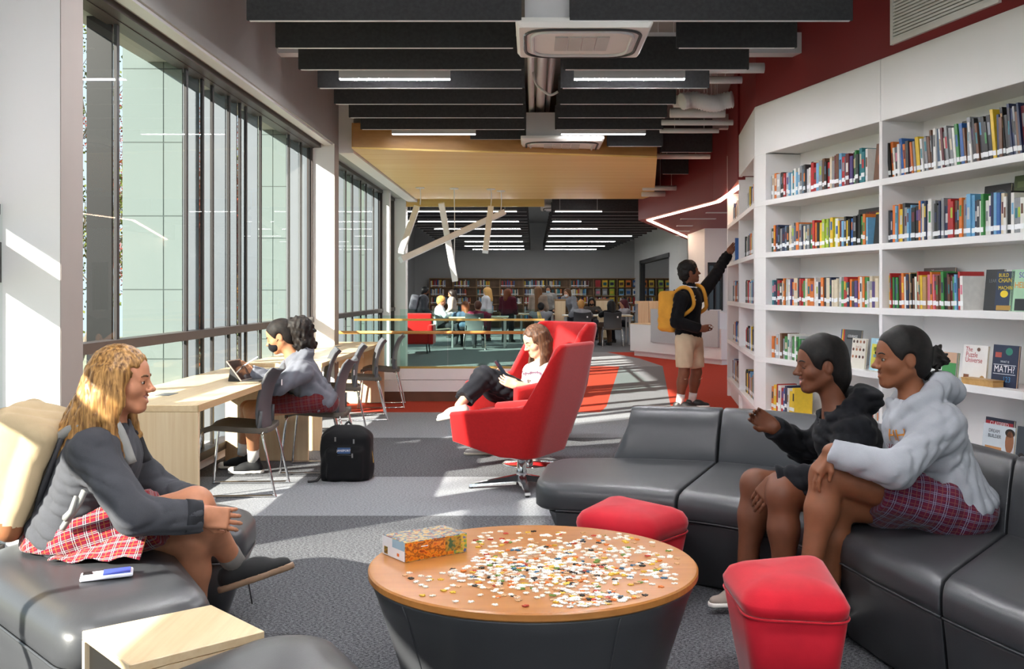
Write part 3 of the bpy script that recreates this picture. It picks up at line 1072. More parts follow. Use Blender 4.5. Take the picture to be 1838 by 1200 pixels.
def nets(val, ax, tg):
    ins = val < 0
    I8 = ins.astype(np.int8)
    c = np.zeros(tuple(n - 1 for n in val.shape), np.int8)
    offs = [(i, j, k) for i in (0, 1) for j in (0, 1) for k in (0, 1)]
    n0, n1, n2 = c.shape
    for o in offs:
        c += I8[o[0]:o[0] + n0, o[1]:o[1] + n1, o[2]:o[2] + n2]
    act = (c > 0) & (c < 8)
    idx = np.argwhere(act)
    vid = np.full(c.shape, -1, np.int64)
    vid[act] = np.arange(len(idx))
    pos = np.zeros((len(idx), 3))
    cnt = np.zeros(len(idx))

    def pt(ii):
        return np.stack([ax[d][ii[:, d]] for d in range(3)], -1)
    for o in offs:
        for d in range(3):
            if o[d]:
                continue
            e = list(o); e[d] = 1
            ia, ib = idx + np.array(o), idx + np.array(e)
            va, vb = val[tuple(ia.T)], val[tuple(ib.T)]
            m = (va < 0) != (vb < 0)
            if not m.any():
                continue
            t = (va[m] / (va[m] - vb[m]))[:, None]
            pa, pb = pt(ia[m]), pt(ib[m])
            pos[m] += pa + (pb - pa) * t
            cnt[m] += 1
    pos /= cnt[:, None]
    vt = tg[tuple((idx).T)]
    Q = []
    for d in range(3):
        a, b = (d + 1) % 3, (d + 2) % 3
        s0 = [slice(None)] * 3; s1 = [slice(None)] * 3
        s0[d] = slice(0, -1); s1[d] = slice(1, None)
        A, B = ins[tuple(s0)], ins[tuple(s1)]
        for rev, msk in ((False, A & ~B), (True, ~A & B)):
            e = np.argwhere(msk)
            e = e[(e[:, a] > 0) & (e[:, b] > 0) & (e[:, a] < val.shape[a] - 1) & (e[:, b] < val.shape[b] - 1)]
            if not len(e):
                continue
            q = []
            for da, db in ((-1, -1), (0, -1), (0, 0), (-1, 0)):
                cc = e.copy(); cc[:, a] += da; cc[:, b] += db
                q.append(vid[tuple(cc.T)])
            q = np.stack(q, -1)
            Q.append(q[:, ::-1] if rev else q)
    Q = np.concatenate(Q) if Q else np.zeros((0, 4), int)
    fm = vt[Q[:, 0]] if len(Q) else np.zeros(0, int)
    return pos, Q, fm


def fast_mesh(name, V, Q, m, parent=None, fm=None, uvs=None, smooth=True):
    me = bpy.data.meshes.new(name)
    nq = len(Q)
    me.vertices.add(len(V))
    me.vertices.foreach_set('co', np.asarray(V, np.float32).ravel())
    me.loops.add(nq * 4)
    me.loops.foreach_set('vertex_index', np.asarray(Q, np.int32).ravel())
    me.polygons.add(nq)
    me.polygons.foreach_set('loop_start', np.arange(0, nq * 4, 4, dtype=np.int32))
    ms = m if isinstance(m, (list, tuple)) else [m]
    for k in ms:
        me.materials.append(k)
    if fm is not None and len(ms) > 1:
        me.polygons.foreach_set('material_index', np.clip(np.asarray(fm, np.int32), 0, len(ms) - 1))
    if smooth:
        me.polygons.foreach_set('use_smooth', np.ones(nq, dtype=bool))
    if uvs is not None:
        l = me.uv_layers.new(name='UVMap')
        l.data.foreach_set('uv', np.asarray(uvs, np.float32)[np.asarray(Q).ravel()].ravel())
    me.update(calc_edges=True)
    me.validate()
    return link(bpy.data.objects.new(name, me), parent)


def folds(amp, freq, seed=0, stretch=(1, 1, 1)):
    """cloth: broad soft swells with a few sharp warped creases, for the implicit surfaces"""
    r = np.random.default_rng(seed)
    ds = r.normal(size=(6, 3)) * np.array(stretch)
    ds /= np.linalg.norm(ds, axis=1)[:, None]
    ph = r.uniform(0, 6.28, 6)

    def fn(P):
        w = 1.3 * np.sin(P @ ds[0] * freq * .30 + ph[0]) + 1.0 * np.sin(P @ ds[1] * freq * .42 + ph[1])
        o = np.zeros(len(P))
        for i in (2, 3, 4):
            s = np.sin(P @ ds[i] * freq * (.5 + .16 * i) + ph[i] + w * (1.2 - .2 * i))
            gate = .5 + .5 * np.sin(P @ ds[5] * freq * .27 + ph[i] * 2 + i)
            o += (1 - 1.9 * np.abs(s) ** .75) * gate
        return amp * (o * .75 + .5 * np.sin(P @ ds[1] * freq * .33 + ph[5]))
    return fn


# ---------------------------------------------------------------- window counters
def counter(y0, y1, label, gy):
    t = thing('window_counter', label, 'desk', (-2.12, (y0 + y1) / 2, 0))
    bevel_obj(mesh('top', *box((-2.45, y0, .705), (-1.79, y1, .74)), M_MAPLE, t), .002, 1)
    bevel_obj(mesh('end_panel', *box((-2.45, y0, 0), (-1.79, y0 + .035, .704)), M_MAPLEZ, t), .002, 1)
    bevel_obj(mesh('end_panel', *box((-2.45, y1 - .035, 0), (-1.79, y1, .704)), M_MAPLEZ, t), .002, 1)
    mesh('edge_band', *box((-1.789, y0, .704), (-1.786, y1, .741)), wood('edge_maple', 'b5966a', 'c6a87c', 'Y'), t)
    mesh('back_rail', *box((-2.44, y0 + .036, .50), (-2.42, y1 - .036, .703)), M_MAPLEZ, t)
    for y in gy:
        mesh('grommet', *box((-2.2, y, .7405), (-2.12, y + .16, .743)), mat('grommet_grey', '77797b', .4, .4), t)


counter(5.46, 8.17, 'pale maple window counter with the blonde girl in front of it', [5.95, 7.4])
counter(8.65, 12.3, 'far maple window counter beside the glass railing', [9.6, 11.2])

# ---------------------------------------------------------------- grey sled chairs
M_CHAIRP = mat('grey_chair_plastic', '515256', .5, var=.03)
M_CHAIRS = mat('taupe_seat_pad', '5f5850', .8, var=.06, nscale=20)


def make_chair(label, group):
    t = thing('sled_chair', label, 'chair', (0, 0, 0), 0, group)
    # seat: waterfall slab
    n = 10
    top, bot = [], []
    for i in range(n + 1):
        u = i / n
        x = -.23 + .44 * u
        zc = .455 + .012 * math.cos(u * math.pi * 1.1) - (.03 * max(0, .18 - u) / .18)
        hw = .225 * (1 - .35 * max(0, abs(u - .5) - .4) / .1 * .3)
        top.append([(x, -hw, zc + .008), (x, -hw * .6, zc - .003), (x, 0, zc - .006), (x, hw * .6, zc - .003), (x, hw, zc + .008)])
        bot.append([(x, hw, zc - .03), (x, 0, zc - .04), (x, -hw, zc - .03)])
    o = mesh('seat', *loft([a + b for a, b in zip(top, bot)]), M_CHAIRS, t, True, True)
    bevel_obj(o, .006, 2, 40)
    # backrest: flared shell
    prof = [(.185, .405), (.175, .47), (.172, .55), (.182, .64), (.205, .72), (.24, .785), (.275, .82)]
    rings = []
    for (x, z) in prof:
        f, b = [], []
        for j in range(9):
            v = -1 + j / 4
            hw = .215 - .03 * max(0, (.50 - z)) / .1
            lift = .028 * abs(v) ** 3 * max(0, (z - .60)) / .22
            xx = x - .035 * v * v
            f.append((xx - .009, v * hw, z + lift)); b.append((xx + .009, v * hw, z + lift))
        rings.append(f + b[::-1])
    o = mesh('backrest', *loft(rings), M_CHAIRP, t, True, True)
    bevel_obj(o, .004, 2, 40)
    for s in (-1, 1):
        mesh('bracket', *tube([(.10, s * .20, .43), (.155, s * .205, .44), (.165, s * .205, .56)], [.016, .02, .012], 8), M_CHAIRP, t, True, True)
        mesh('sled_frame', *tube(smooth_path([(.17, s * .20, .43), (.19, s * .235, .36), (.262, s * .25, .03), (.245, s * .25, .012), (0, s * .25, .011), (-.235, s * .25, .012), (-.252, s * .25, .03), (-.215, s * .23, .38), (-.20, s * .2, .425)], 5), .0085, 8), M_CHROME, t, True, True)
    mesh('cross_bar', *tube([(-.20, -.2, .423), (-.20, .2, .423)], .008, 6), M_CHROME, t, True, True)
    mesh('cross_bar', *tube([(.16, -.2, .423), (.16, .2, .423)], .008, 6), M_CHROME, t, True, True)
    mesh('label_tag', *box((.2395, .10, .70), (.243, .135, .74)), mat('white_tag', 'f2f2f2', .5), t, False, True)
    return t


chair0 = make_chair('empty grey sled chair nearest the camera, pushed under the counter', 'sled chairs at the window counters')
chair0.location = (-1.97, 6.93, 0)
chair0.rotation_euler = (0, 0, .06)
for (x, y, r, lab) in ((-1.62, 7.78, .05, 'grey sled chair holding the masked girl with the tablet'),
                       (-1.97, 9.0, .25, 'grey sled chair hidden behind the masked girl at the far counter'),
                       (-1.86, 9.75, .2, 'grey sled chair at the far counter, second behind the masked girl'),
                       (-1.83, 10.85, .2, 'grey sled chair at the far counter with its feet on the red edge'),
                       (-1.78, 12.0, .1, 'grey sled chair beside the glass railing end of the counter')):
    c = copy_tree(chair0)
    c.location = (x, y, 0)
    c.rotation_euler = (0, 0, r)
    c['label'] = lab

# ---------------------------------------------------------------- red lounge chairs
M_REDF = mat('red_wool', 'b5191b', .85, var=.06, nscale=60, bump=.12, bscale=400, spec=.2, sheen=.35)


def lounge(name, label, loc, rz, base, topz=1.0, arm=.53, wing=(.13, .12)):
    t = thing(name, label, 'armchair', loc, rz, 'red lounge chairs')
    plan = round_poly([(-.37, -.335), (.25, -.335), (.25, .335), (-.37, .335)], [.0, .11, .11, 0.0], 7)
    # open U : drop the duplicates at the two front points
    U = []
    for p in plan:
        if not U or (Vector(p) - Vector(U[-1])).length > 1e-4:
            U.append(p)
    # refine straight runs
    R = []
    for a, b in zip(U, U[1:]):
        L = (Vector(b) - Vector(a)).length
        m = max(1, int(L / .05))
        for k in range(m):
            R.append(tuple(Vector(a).lerp(Vector(b), k / m)))
    R.append(U[-1])
    slices = []
    n = len(R)
    for i, p in enumerate(R):
        d = Vector(R[min(n - 1, i + 1)]) - Vector(R[max(0, i - 1)])
        d.normalize()
        nrm = Vector((d.y, -d.x))                      # outward
        x = p[0]
        w = min(1, max(0, (x - wing[0]) / wing[1]))           # 0 on the arms, 1 on the back
        w = w * w * (3 - 2 * w)
        zt = (arm + .12 * (x + .37)) * (1 - w) + topz * w
        zb = .245 + .07 * max(0, (-x - .02)) / .28
        back = min(1, max(0, (x - .0) / .2))
        th = .028

        def pos(z, off):
            k = .80 + .20 * min(1, max(0, (z - .24) / .32))
            lean = .24 * back * max(0, z - .30)
            lx = p[0] * (k if p[0] > 0 else .93 + .07 * k) + lean
            narrow = 1 - .14 * max(0, z - .6)
            ly = p[1] * k * narrow
            return (lx + nrm.x * off, ly + nrm.y * off, z)
        sl = []
        for q in (0, .2, .45, .7, .9):
            sl.append(pos(zb + (zt - zb) * q, th))
        sl += [pos(zt - .012, th), pos(zt, th * .5), pos(zt + .004, 0), pos(zt, -th * .5), pos(zt - .012, -th)]
        for q in (.9, .7, .45, .2, 0):
            sl.append(pos(zb + (zt - zb) * q, -th))
        slices.append(sl)
    v, f = loft(slices)
    o = mesh('shell', v, f, M_REDF, t, True, True)
    bevel_obj(o, .012, 3, 50)
    # underside pan and seat cushion
    pl = round_poly([(-.27, -.27), (.19, -.25), (.19, .25), (-.27, .27)], .06, 5)
    mesh('underside', *loft([[(q[0], q[1], .225 + (.06 if q[0] < -.1 else 0) * (-q[0]) / .3) for q in inset(pl, .05)], [(q[0], q[1], .30) for q in pl]]), M_REDF, t, True, True)
    cs = round_poly([(-.33, -.285), (.22, -.27), (.22, .27), (-.33, .285)], .07, 6)
    rings = [[(q[0], q[1], .31) for q in inset(cs, .02)], [(q[0], q[1], .33) for q in cs], [(q[0], q[1], .40) for q in cs], [(q[0], q[1], .425) for q in inset(cs, .02)], [(q[0], q[1], .44) for q in inset(cs, .08)]]
    mesh('seat_cushion', *loft(rings), M_REDF, t, True, True)
    mesh('pipe_seam', *tube([(q[0], q[1], .405) for q in cs], .005, 6, True), M_REDF, t, True, True)
    mesh('mount', *lathe([(.0, .19), (.05, .19), (.15, .225), (.15, .235), (0, .235)], (0, 0, 0), 24), M_CHROME, t, True, True)
    if base == 'star':
        mesh('column', *lathe([(.0, .02), (.038, .02), (.036, .10), (.03, .18), (.02, .19), (.02, .215), (0, .215)], (0, 0, 0), 20), M_CHROME, t, True, True)
        for k in range(4):
            a = math.radians(33 + 90 * k)
            c, s_ = math.cos(a), math.sin(a)
            r0 = [(c * .02 - s_ * w, s_ * .02 + c * w, z) for w, z in ((-.03, .045), (.03, .045), (.025, .09), (-.025, .09))]
            r1 = [(c * .36 - s_ * w, s_ * .36 + c * w, z) for w, z in ((-.02, .012), (.02, .012), (.016, .03), (-.016, .03))]
            mesh('foot', *loft([r0, r1]), M_CHROME, t, False, True)
            mesh('glide', *lathe([(0, 0), (.014, 0), (.014, .012), (0, .012)], (c * .35, s_ * .35, 0), 10), M_DARK, t, True, True)
    else:
        mesh('column', *lathe([(.0, .014), (.03, .014), (.03, .215), (0, .215)], (0, 0, 0), 20), M_CHROME, t, True, True)
        mesh('foot_disc', *lathe([(.0, 0), (.215, 0), (.215, .006), (.2, .012), (.04, .02), (0, .02)], (0, 0, 0), 48), M_CHROME, t, True, True)
    return t


lounge('lounge_chair', 'empty red winged armchair on a chrome star base, seen from behind', (-.08, 7.05, 0), math.radians(-26), 'star', 1.0)
lounge('lounge_chair', 'red winged armchair on a chrome disc base holding the reading woman', (-.03, 8.0, 0), math.radians(36), 'disc', 1.10, .64, (.02, .16))
lounge('lounge_chair', 'red armchair mostly hidden behind the reading woman', (.06, 9.2, 0), math.radians(-30), 'disc', 1.04)

# ---------------------------------------------------------------- upholstered blocks
M_REDV = mat('red_velvet', 'c01a2b', .8, var=.10, nscale=9, bump=.1, bscale=300, spec=.2, sheen=.25)


def blk(name, label, cat, poly, h, rad, m, taper=.09, seam=.11, group=None, crown=.025):
    """pouf or bench block: splayed body, piped seam, soft crowned top"""
    c = (sum(p[0] for p in poly) / len(poly), sum(p[1] for p in poly) / len(poly), 0)
    t = thing(name, label, cat, c, 0, group)
    P = round_poly(poly, rad, 7)
    zs = h - seam
    body = [[(*q, 0) for q in inset(P, taper + .015)], [(*q, .012) for q in inset(P, taper)], [(*q, zs * .5) for q in inset(P, taper * .5)], [(*q, zs - .006) for q in inset(P, .004)], [(*q, zs) for q in inset(P, .012)]]
    mesh('body', *loft(body), m, t, True)
    top = [[(*q, zs + .0005) for q in inset(P, .012)], [(*q, zs + .008) for q in inset(P, .002)], [(*q, zs + .035) for q in inset(P, -.004)], [(*q, h - .045) for q in inset(P, .0)],
           [(*q, h - .02) for q in inset(P, .018)], [(*q, h - .004) for q in inset(P, .055)], [(*q, h + crown * .4) for q in inset(P, .12)], [(*q, h + crown * .45) for q in inset(P, .2)]]
    mesh('seat_top', *loft(top), m, t, True)
    mesh('piping', *tube([(*q, zs) for q in inset(P, .001)], .0045, 6, True), m, t, True)
    return t


blk('pouf', 'red velvet pouf behind the round table, touching the left sofa', 'pouf', [(.165, 4.42), (.46, 4.15), (.70, 4.45), (.36, 4.80)], .41, .09, M_REDV, .07, .10, 'red poufs')
blk('pouf', 'red velvet pouf in front of the girl in the grey hoodie', 'pouf', [(.665, 3.19), (.985, 3.14), (1.05, 3.72), (.66, 3.62)], .41, .085, M_REDV, .07, .085, 'red poufs')
blk('bench', 'charcoal vinyl bench block under the blonde girl', 'bench', [(-.955, 3.08), (-1.30, 3.72), (-1.85, 4.05), (-2.0, 3.55), (-1.27, 2.78)], .43, [.11, .14, .2, .2, .11], M_CHARC, .12, .13, 'charcoal bench blocks')
blk('bench', 'charcoal vinyl bench block cropped at the bottom edge', 'bench', [(-.985, 2.43), (-.72, 2.80), (-.565, 2.81), (-.35, 2.44), (-.30, 1.9), (-1.1, 1.8)], .43, [.12, .07, .08, .15, .15, .15], M_CHARC, .1, .13, 'charcoal bench blocks')
blk('bench', 'charcoal vinyl bench block behind the blonde girl, its corner by her hands', 'bench', [(-1.12, 3.93), (-1.17, 4.38), (-1.75, 4.75), (-2.05, 4.25), (-1.5, 3.92)], .43, [.12, .14, .2, .2, .12], M_CHARC, .12, .13, 'charcoal bench blocks')
# maple wedge side table
wt = thing('side_table', 'maple wedge side table between two bench blocks', 'table', (-.98, 2.7, 0))
wpoly = [(-1.235, 2.80), (-.955, 3.035), (-.735, 2.80), (-1.005, 2.545)]
bevel_obj(mesh('top', *prism(wpoly, .395, .42), M_MAPLE, wt), .002, 1)
wcen = Vector((-.98, 2.795))
for a, b in ((0, 1), (2, 3)):
    A, B = Vector(wpoly[a]), Vector(wpoly[b])
    d = (B - A).normalized(); n = Vector((-d.y, d.x)) * .022
    if (A + n - wcen).length > (A - wcen).length:
        n = -n
    mesh('side_panel', *prism([A, B, B + n, A + n], 0, .394), M_MAPLEZ, wt)
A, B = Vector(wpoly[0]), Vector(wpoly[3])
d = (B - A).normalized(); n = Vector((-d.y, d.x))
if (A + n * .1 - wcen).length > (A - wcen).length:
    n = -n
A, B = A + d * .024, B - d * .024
mesh('shade_sheet', *prism([A + n * .012, B + n * .012, B + n * .03, A + n * .03], 0, .394), mat('open_end_shade', '120e0a', .5), wt)  # near-black sheet across the open end paints its shaded inside

# ---------------------------------------------------------------- round puzzle table
TC = (0.0, 3.36)
TZ = .46
rt = thing('round_table', 'low round table with beech top and tapered charcoal vinyl drum', 'table', (TC[0], TC[1], 0))
mesh('drum', *lathe([(.0, 0), (.385, 0), (.395, .01), (.45, .2), (.508, .38), (.527, .425), (.525, .432), (.0, .432)], (TC[0], TC[1], 0), 96), M_CHARC, rt, True)
o = mesh('top', *lathe([(.0, .4325), (.53, .4325), (.536, .438), (.536, .455), (.531, .46), (.0, .46)], (TC[0], TC[1], 0), 128), M_BEECH, rt)
for a in (1.2, 3.9, 5.2):
    mesh('seam', *tube([(TC[0] + math.cos(a) * r, TC[1] + math.sin(a) * r, z) for r, z in ((.396, .01), (.451, .2), (.509, .38), (.528, .425))], .003, 5), M_CHARC, rt, True)

# ---------------------------------------------------------------- curved sofa in modules
SI = smooth_path([(.10, 4.80, 0), (.40, 4.71, 0), (.72, 4.56, 0), (.97, 4.33, 0), (1.13, 4.0, 0), (1.21, 3.58, 0), (1.32, 3.1, 0), (1.5, 2.55, 0)], 8)
SJ = smooth_path([(.20, 5.50, 0), (.62, 5.50, 0), (1.08, 5.35, 0), (1.44, 4.98, 0), (1.63, 4.48, 0), (1.71, 4.08, 0), (1.79, 3.7, 0), (2.0, 3.1, 0)], 8)


def sofa_module(i0, i1, b0, b1, label, round0=False, round1=False):
    mid = SI[(i0 + i1) // 2].lerp(SJ[(i0 + i1) // 2], .5)
    t = thing('sofa_module', label, 'sofa', (mid.x, mid.y, 0), 0, 'curved charcoal sofa')

    def sl(i, prof, k=1.0):
        a, b = SI[i], SJ[i]
        L = (b - a).length
        d = (b - a).normalized()
        return [tuple(a + d * (u * L if u <= 1 else L + (u - 1)) + Vector((0, 0, z))) for u, z in prof]
    g = .006
    seat = [(.03, .315), (.0, .325), (-.008, .35), (-.008, .385), (.0, .41), (.03, .43), (.12, .44), (.5, .444), (.95, .45), (1.02, .45), (1.02, .315)]
    base = [(.16, .0), (.12, .02), (.04, .24), (.012, .308), (.03, .314), (1.14, .314), (1.12, 0)]
    back = [(1.021, .30), (1.0, .45), (1.02, .52), (1.06, .62), (1.10, .69), (1.14, .713), (1.19, .715), (1.24, .69), (1.25, .6), (1.22, .32), (1.16, .31)]
    idx = list(range(i0, i1 + 1))

    def shrink(ring_list, ends):
        out = [list(r) for r in ring_list]
        return out

    def gap(rings):
        r0 = [tuple(Vector(p) + (Vector(q) - Vector(p)).normalized() * g) for p, q in zip(rings[0], rings[1])]
        r1 = [tuple(Vector(p) + (Vector(q) - Vector(p)).normalized() * g) for p, q in zip(rings[-1], rings[-2])]
        return [r0] + rings[1:-1] + [r1]
    sr = gap([sl(i, seat) for i in idx])
    br = gap([sl(i, base) for i in idx])
    if round0:
        ca = [sum(p[k] for p in sr[0]) / len(sr[0]) for k in range(3)]
        out = (Vector(sr[0][0]) - Vector(sr[1][0])).normalized()
        extra = []
        for f, sh in ((.11, .55), (.085, .76), (.045, .92)):
            extra.append([tuple(Vector((ca[0], ca[1], .382)) + (Vector(p) - Vector((ca[0], ca[1], .382))) * (sh if abs(p[2]) else sh) + out * f) for p in sr[0]])
        for r in extra:
            for j, p in enumerate(r):
                r[j] = (p[0], p[1], sr[0][j][2] * .9 + p[2] * .1)
        sr = extra + sr
        eb = []
        for f, sh in ((.04, .8), (.02, .93)):
            eb.append([tuple(Vector((ca[0], ca[1], p[2])) + (Vector(p) - Vector((ca[0], ca[1], p[2]))) * sh + out * (f - .12 * (1 - p[2] / .31))) for p in br[0]])
        br = eb + br
    o = mesh('seat', *loft(sr), M_CHARC, t, True)
    bevel_obj(o, .008, 2, 50)
    bevel_obj(mesh('base', *loft(br), M_CHARC, t, True), .006, 2, 50)
    bi = list(range(b0, b1 + 1))
    bk = gap([sl(i, back) for i in bi])
    if round0:
        r0 = bk[0]
        c0 = Vector((sum(p[0] for p in r0) / len(r0), sum(p[1] for p in r0) / len(r0), .31))
        out = (Vector(bk[0][0]) - Vector(bk[1][0])).normalized()
        ex = []
        for f, shz, shd in ((.10, .40, .4), (.085, .70, .7), (.05, .92, .9)):
            ex.append([tuple(Vector((c0.x + (p[0] - c0.x) * shd, c0.y + (p[1] - c0.y) * shd, .31 + (p[2] - .31) * shz)) + out * (f + .12 * (1 - (p[2] - .31) / .4) - .06)) for p in r0])
        bk = ex + bk
    bevel_obj(mesh('backrest', *loft(bk), M_CHARC, t, True), .008, 2, 50)
    mesh('piping', *tube([(p[1][0], p[1][1], p[1][2] - .004) for p in sr[(3 if round0 else 0):]], .004, 6), M_CHARC, t, True)
    return t


sofa_module(0, 14, 6, 14, 'left end module of the curved charcoal sofa behind the red pouf', True)
sofa_module(14, 23, 14, 23, 'corner module of the curved charcoal sofa left of the girl in black')
sofa_module(23, 34, 23, 34, 'charcoal sofa module under the girl in black')
sofa_module(34, 46, 34, 46, 'charcoal sofa module under the girl in the grey hoodie')
sofa_module(46, 56, 46, 56, 'charcoal sofa module cropped by the right edge')
# ---------------------------------------------------------------- people
def skin_mat(name, col, rough=.55):
    if name in _mats:
        return _mats[name]
    t = NT(name)
    c = srgb(col)
    f = t.noise(t.coord(), 25, 3)
    cc = t.ramp(f, [(.3, tuple(v * .92 for v in c)), (.7, tuple(min(1, v * 1.06) for v in c))])
    t.bsdf(cc, rough, 0, t.noise(t.coord(), 500, 2), .05, .002, .4, 0, .0)
    _mats[name] = t.m
    return t.m


def cloth(name, col, var=.10, rough=.9, heather=0.0):
    if name in _mats:
        return _mats[name]
    t = NT(name)
    c = srgb(col)
    f = t.noise(t.coord(), 8, 3)
    f2 = t.noise(t.coord((1, 1, 1)), 420, 2)
    g = t.math('ADD', t.math('MULTIPLY', f, 1 - heather), t.math('MULTIPLY', f2, heather))
    cc = t.ramp(g, [(.32, tuple(v * (1 - var) for v in c)), (.68, tuple(min(1, v * (1 + var)) for v in c))])
    t.bsdf(cc, rough, 0, f2, .2, .002, .2, .04)
    _mats[name] = t.m
    return t.m


def hair_mat(name, c1, c2, scale=(1, 1, 1), rough=.45):
    if name in _mats:
        return _mats[name]
    t = NT(name)
    f = t.noise(t.coord(scale), 40, 3, .6)
    cc = t.ramp(f, [(.35, srgb(c1)), (.68, srgb(c2))])
    t.bsdf(cc, rough, 0, f, .3, .004, .3)
    _mats[name] = t.m
    return t.m


M_EYEW = mat('eye_white', 'b3aaa0', .3)
M_IRIS = mat('iris_dark', '1c120c', .15)
M_TEETH = mat('teeth', 'f3efe8', .3)


def head_frame(f, u=None):
    f = _n(f)
    u = np.array([0, 0, 1.]) if u is None else np.asarray(u, float)
    l = _n(np.cross(u, f))
    return f, l, np.cross(f, l)


class Head:
    def __init__(s, c, f, sc=1.0, u=None):
        s.c = np.asarray(c, float); s.s = sc
        s.f, s.l, s.u = head_frame(f, u)
        s.R = np.stack([s.f, s.l, s.u])

    def at(s, a, b, c):
        return s.c + s.s * (s.f * a + s.l * b + s.u * c)


def add_head(B, H, smile=0.0, mask=False, closed=False, lips=3):
    """tags: 0 skin, 1 eye white, 2 iris/brow, 3 lips, 4 teeth"""
    k = H.s
    A = H.at
    B.ell(A(-.012, 0, .034), np.array([.096, .074, .086]) * k, H.R, .02)
    B.ell(A(.022, 0, -.02), np.array([.068, .062, .085]) * k, H.R, .03)
    B.cone(A(-.01, 0, -.055), A(.04, 0, -.075), .045 * k, .034 * k, .02)
    B.cone(A(.066, -.008, -.095), A(.066, .008, -.095), .0190 * k, None, .018)
    for s in (-1, 1):
        B.cone(A(-.012, s * .052, -.045), A(.056, s * .018, -.092), .02 * k, .017 * k, .02)
        B.ell(A(.052, s * .036, -.026), np.array([.027, .026, .024]) * k, H.R, .02)
        B.cone(A(.073, s * .036, .019), A(.084, s * .012, .018), .0095 * k, .0085 * k, .014)
    B.ell(A(.056, 0, .045), np.array([.032, .05, .04]) * k, H.R, .02)
    for s in (-1, 1):
        B.ell(A(.098, s * .031, .000), np.array([.016, .017, .0105]) * k, H.R, .009, 0, True)
    B.cone(A(.085, 0, .014), A(.104, 0, -.02), .0085 * k, .0095 * k, .010)
    B.ell(A(.109, 0, -.027), np.array([.0125, .011, .010]) * k, H.R, .007)
    for s in (-1, 1):
        B.ell(A(.098, s * .012, -.031), np.array([.011, .008, .008]) * k, H.R, .005)
        B.ell(A(.0728, s * .031, .0), np.array([.0135, .0135, .0120]) * k, H.R, .002, 0)
        B.cone(A(.086, s * .019, .0075), A(.080, s * .044, .0065), .0040 * k, .0036 * k, .003, 0)
        # ears
        B.ell(A(-.012, s * .073, -.006), np.array([.019, .008, .030]) * k, H.R, .006)
        B.ell(A(-.006, s * .084, -.004), np.array([.009, .007, .016]) * k, H.R, .006, 0, True)
    B.ell(A(.070, 0, -.062), np.array([.022, .028, .022]) * k, H.R, .015)
    w = .020 + .008 * smile
    up = .009 * smile
    op = .009 * smile if smile > .4 else 0
    if op:
        for s in (-1, 1):
            B.cone(A(.094, 0, -.060 - op * .35), A(.080, s * w * .85, -.056 + up * .7), .0058 * k + op * .5, .003 * k, .004, 0, True)
        for s in (-1, 1):
            B.cone(A(.082, 0, -.0560), A(.070, s * w * .78, -.052 + up * .6), .0066 * k, .0055 * k, .001, 4)
    for s in (-1, 1):
        B.cone(A(.0920, 0, -.0510 + op * .2), A(.077, s * w, -.0545 + up), .0042 * k, .003 * k, .003, lips)
        B.cone(A(.0895, 0, -.066 - op * .9), A(.076, s * w, -.057 + up), .0058 * k, .003 * k, .003, lips)


def add_face_parts(body, H, closed=False, brow=None):
    """eyes, lashes and eyebrows as small parts set on the finished skin"""
    bv = BVHTree.FromObject(body, bpy.context.evaluated_depsgraph_get())
    # the mesh is in world space (identity basis), rays from in front of the face
    mb = brow or mat('brow_dark', '17100c', .7)

    def hit(l_, u_, lift=.0012):
        o_ = H.at(.25, l_, u_)
        h = bv.ray_cast(Vector(o_), Vector(-H.f))
        return np.array(h[0]) + H.f * lift if h[0] is not None else H.at(.08, l_, u_)
    k = H.s
    for s in (-1, 1):
        pts = [tuple(hit(s * x, z)) for x, z in ((.014, .0225), (.025, .0265), (.036, .0262), (.046, .0215))]
        mesh('eyebrow', *tube(pts, [.0028, .0034, .003, .0016], 6), mb, body, True)
        c = hit(s * .031, 0.0, -.0028)
        if not closed:
            R3 = np.stack([H.f, H.l, H.u])
            ring = []
            for i in range(7):
                ph = math.pi * (i + .5) / 7
                ring.append([tuple(c + k * (H.f * .0052 * math.sin(ph) * math.cos(t_) + H.l * .0115 * math.cos(ph) + H.u * .0056 * math.sin(ph) * math.sin(t_))) for t_ in np.linspace(0, 6.283, 13)[:-1]])
            e_ = mesh('eye', *loft(ring), M_EYEW, body, True)
            ci = c + H.f * .0042 * k
            mesh('iris', *loft([[tuple(ci + k * r_ * (H.l * math.cos(t_) + H.u * math.sin(t_)) + H.f * f_) for t_ in np.linspace(0, 6.283, 13)[:-1]] for r_, f_ in ((.0064, -.001), (.0062, .0012), (.004, .0018))]), M_IRIS, e_, True)
        z0 = .0045 if not closed else -.002
        pts = [tuple(hit(s * x, z0 - abs(x - .031) * .28, .0006)) for x in (.019, .027, .034, .0425)]
        mesh('eyelash', *tube(pts, [.0012, .0017, .0017, .0012], 5), mb, body, True)


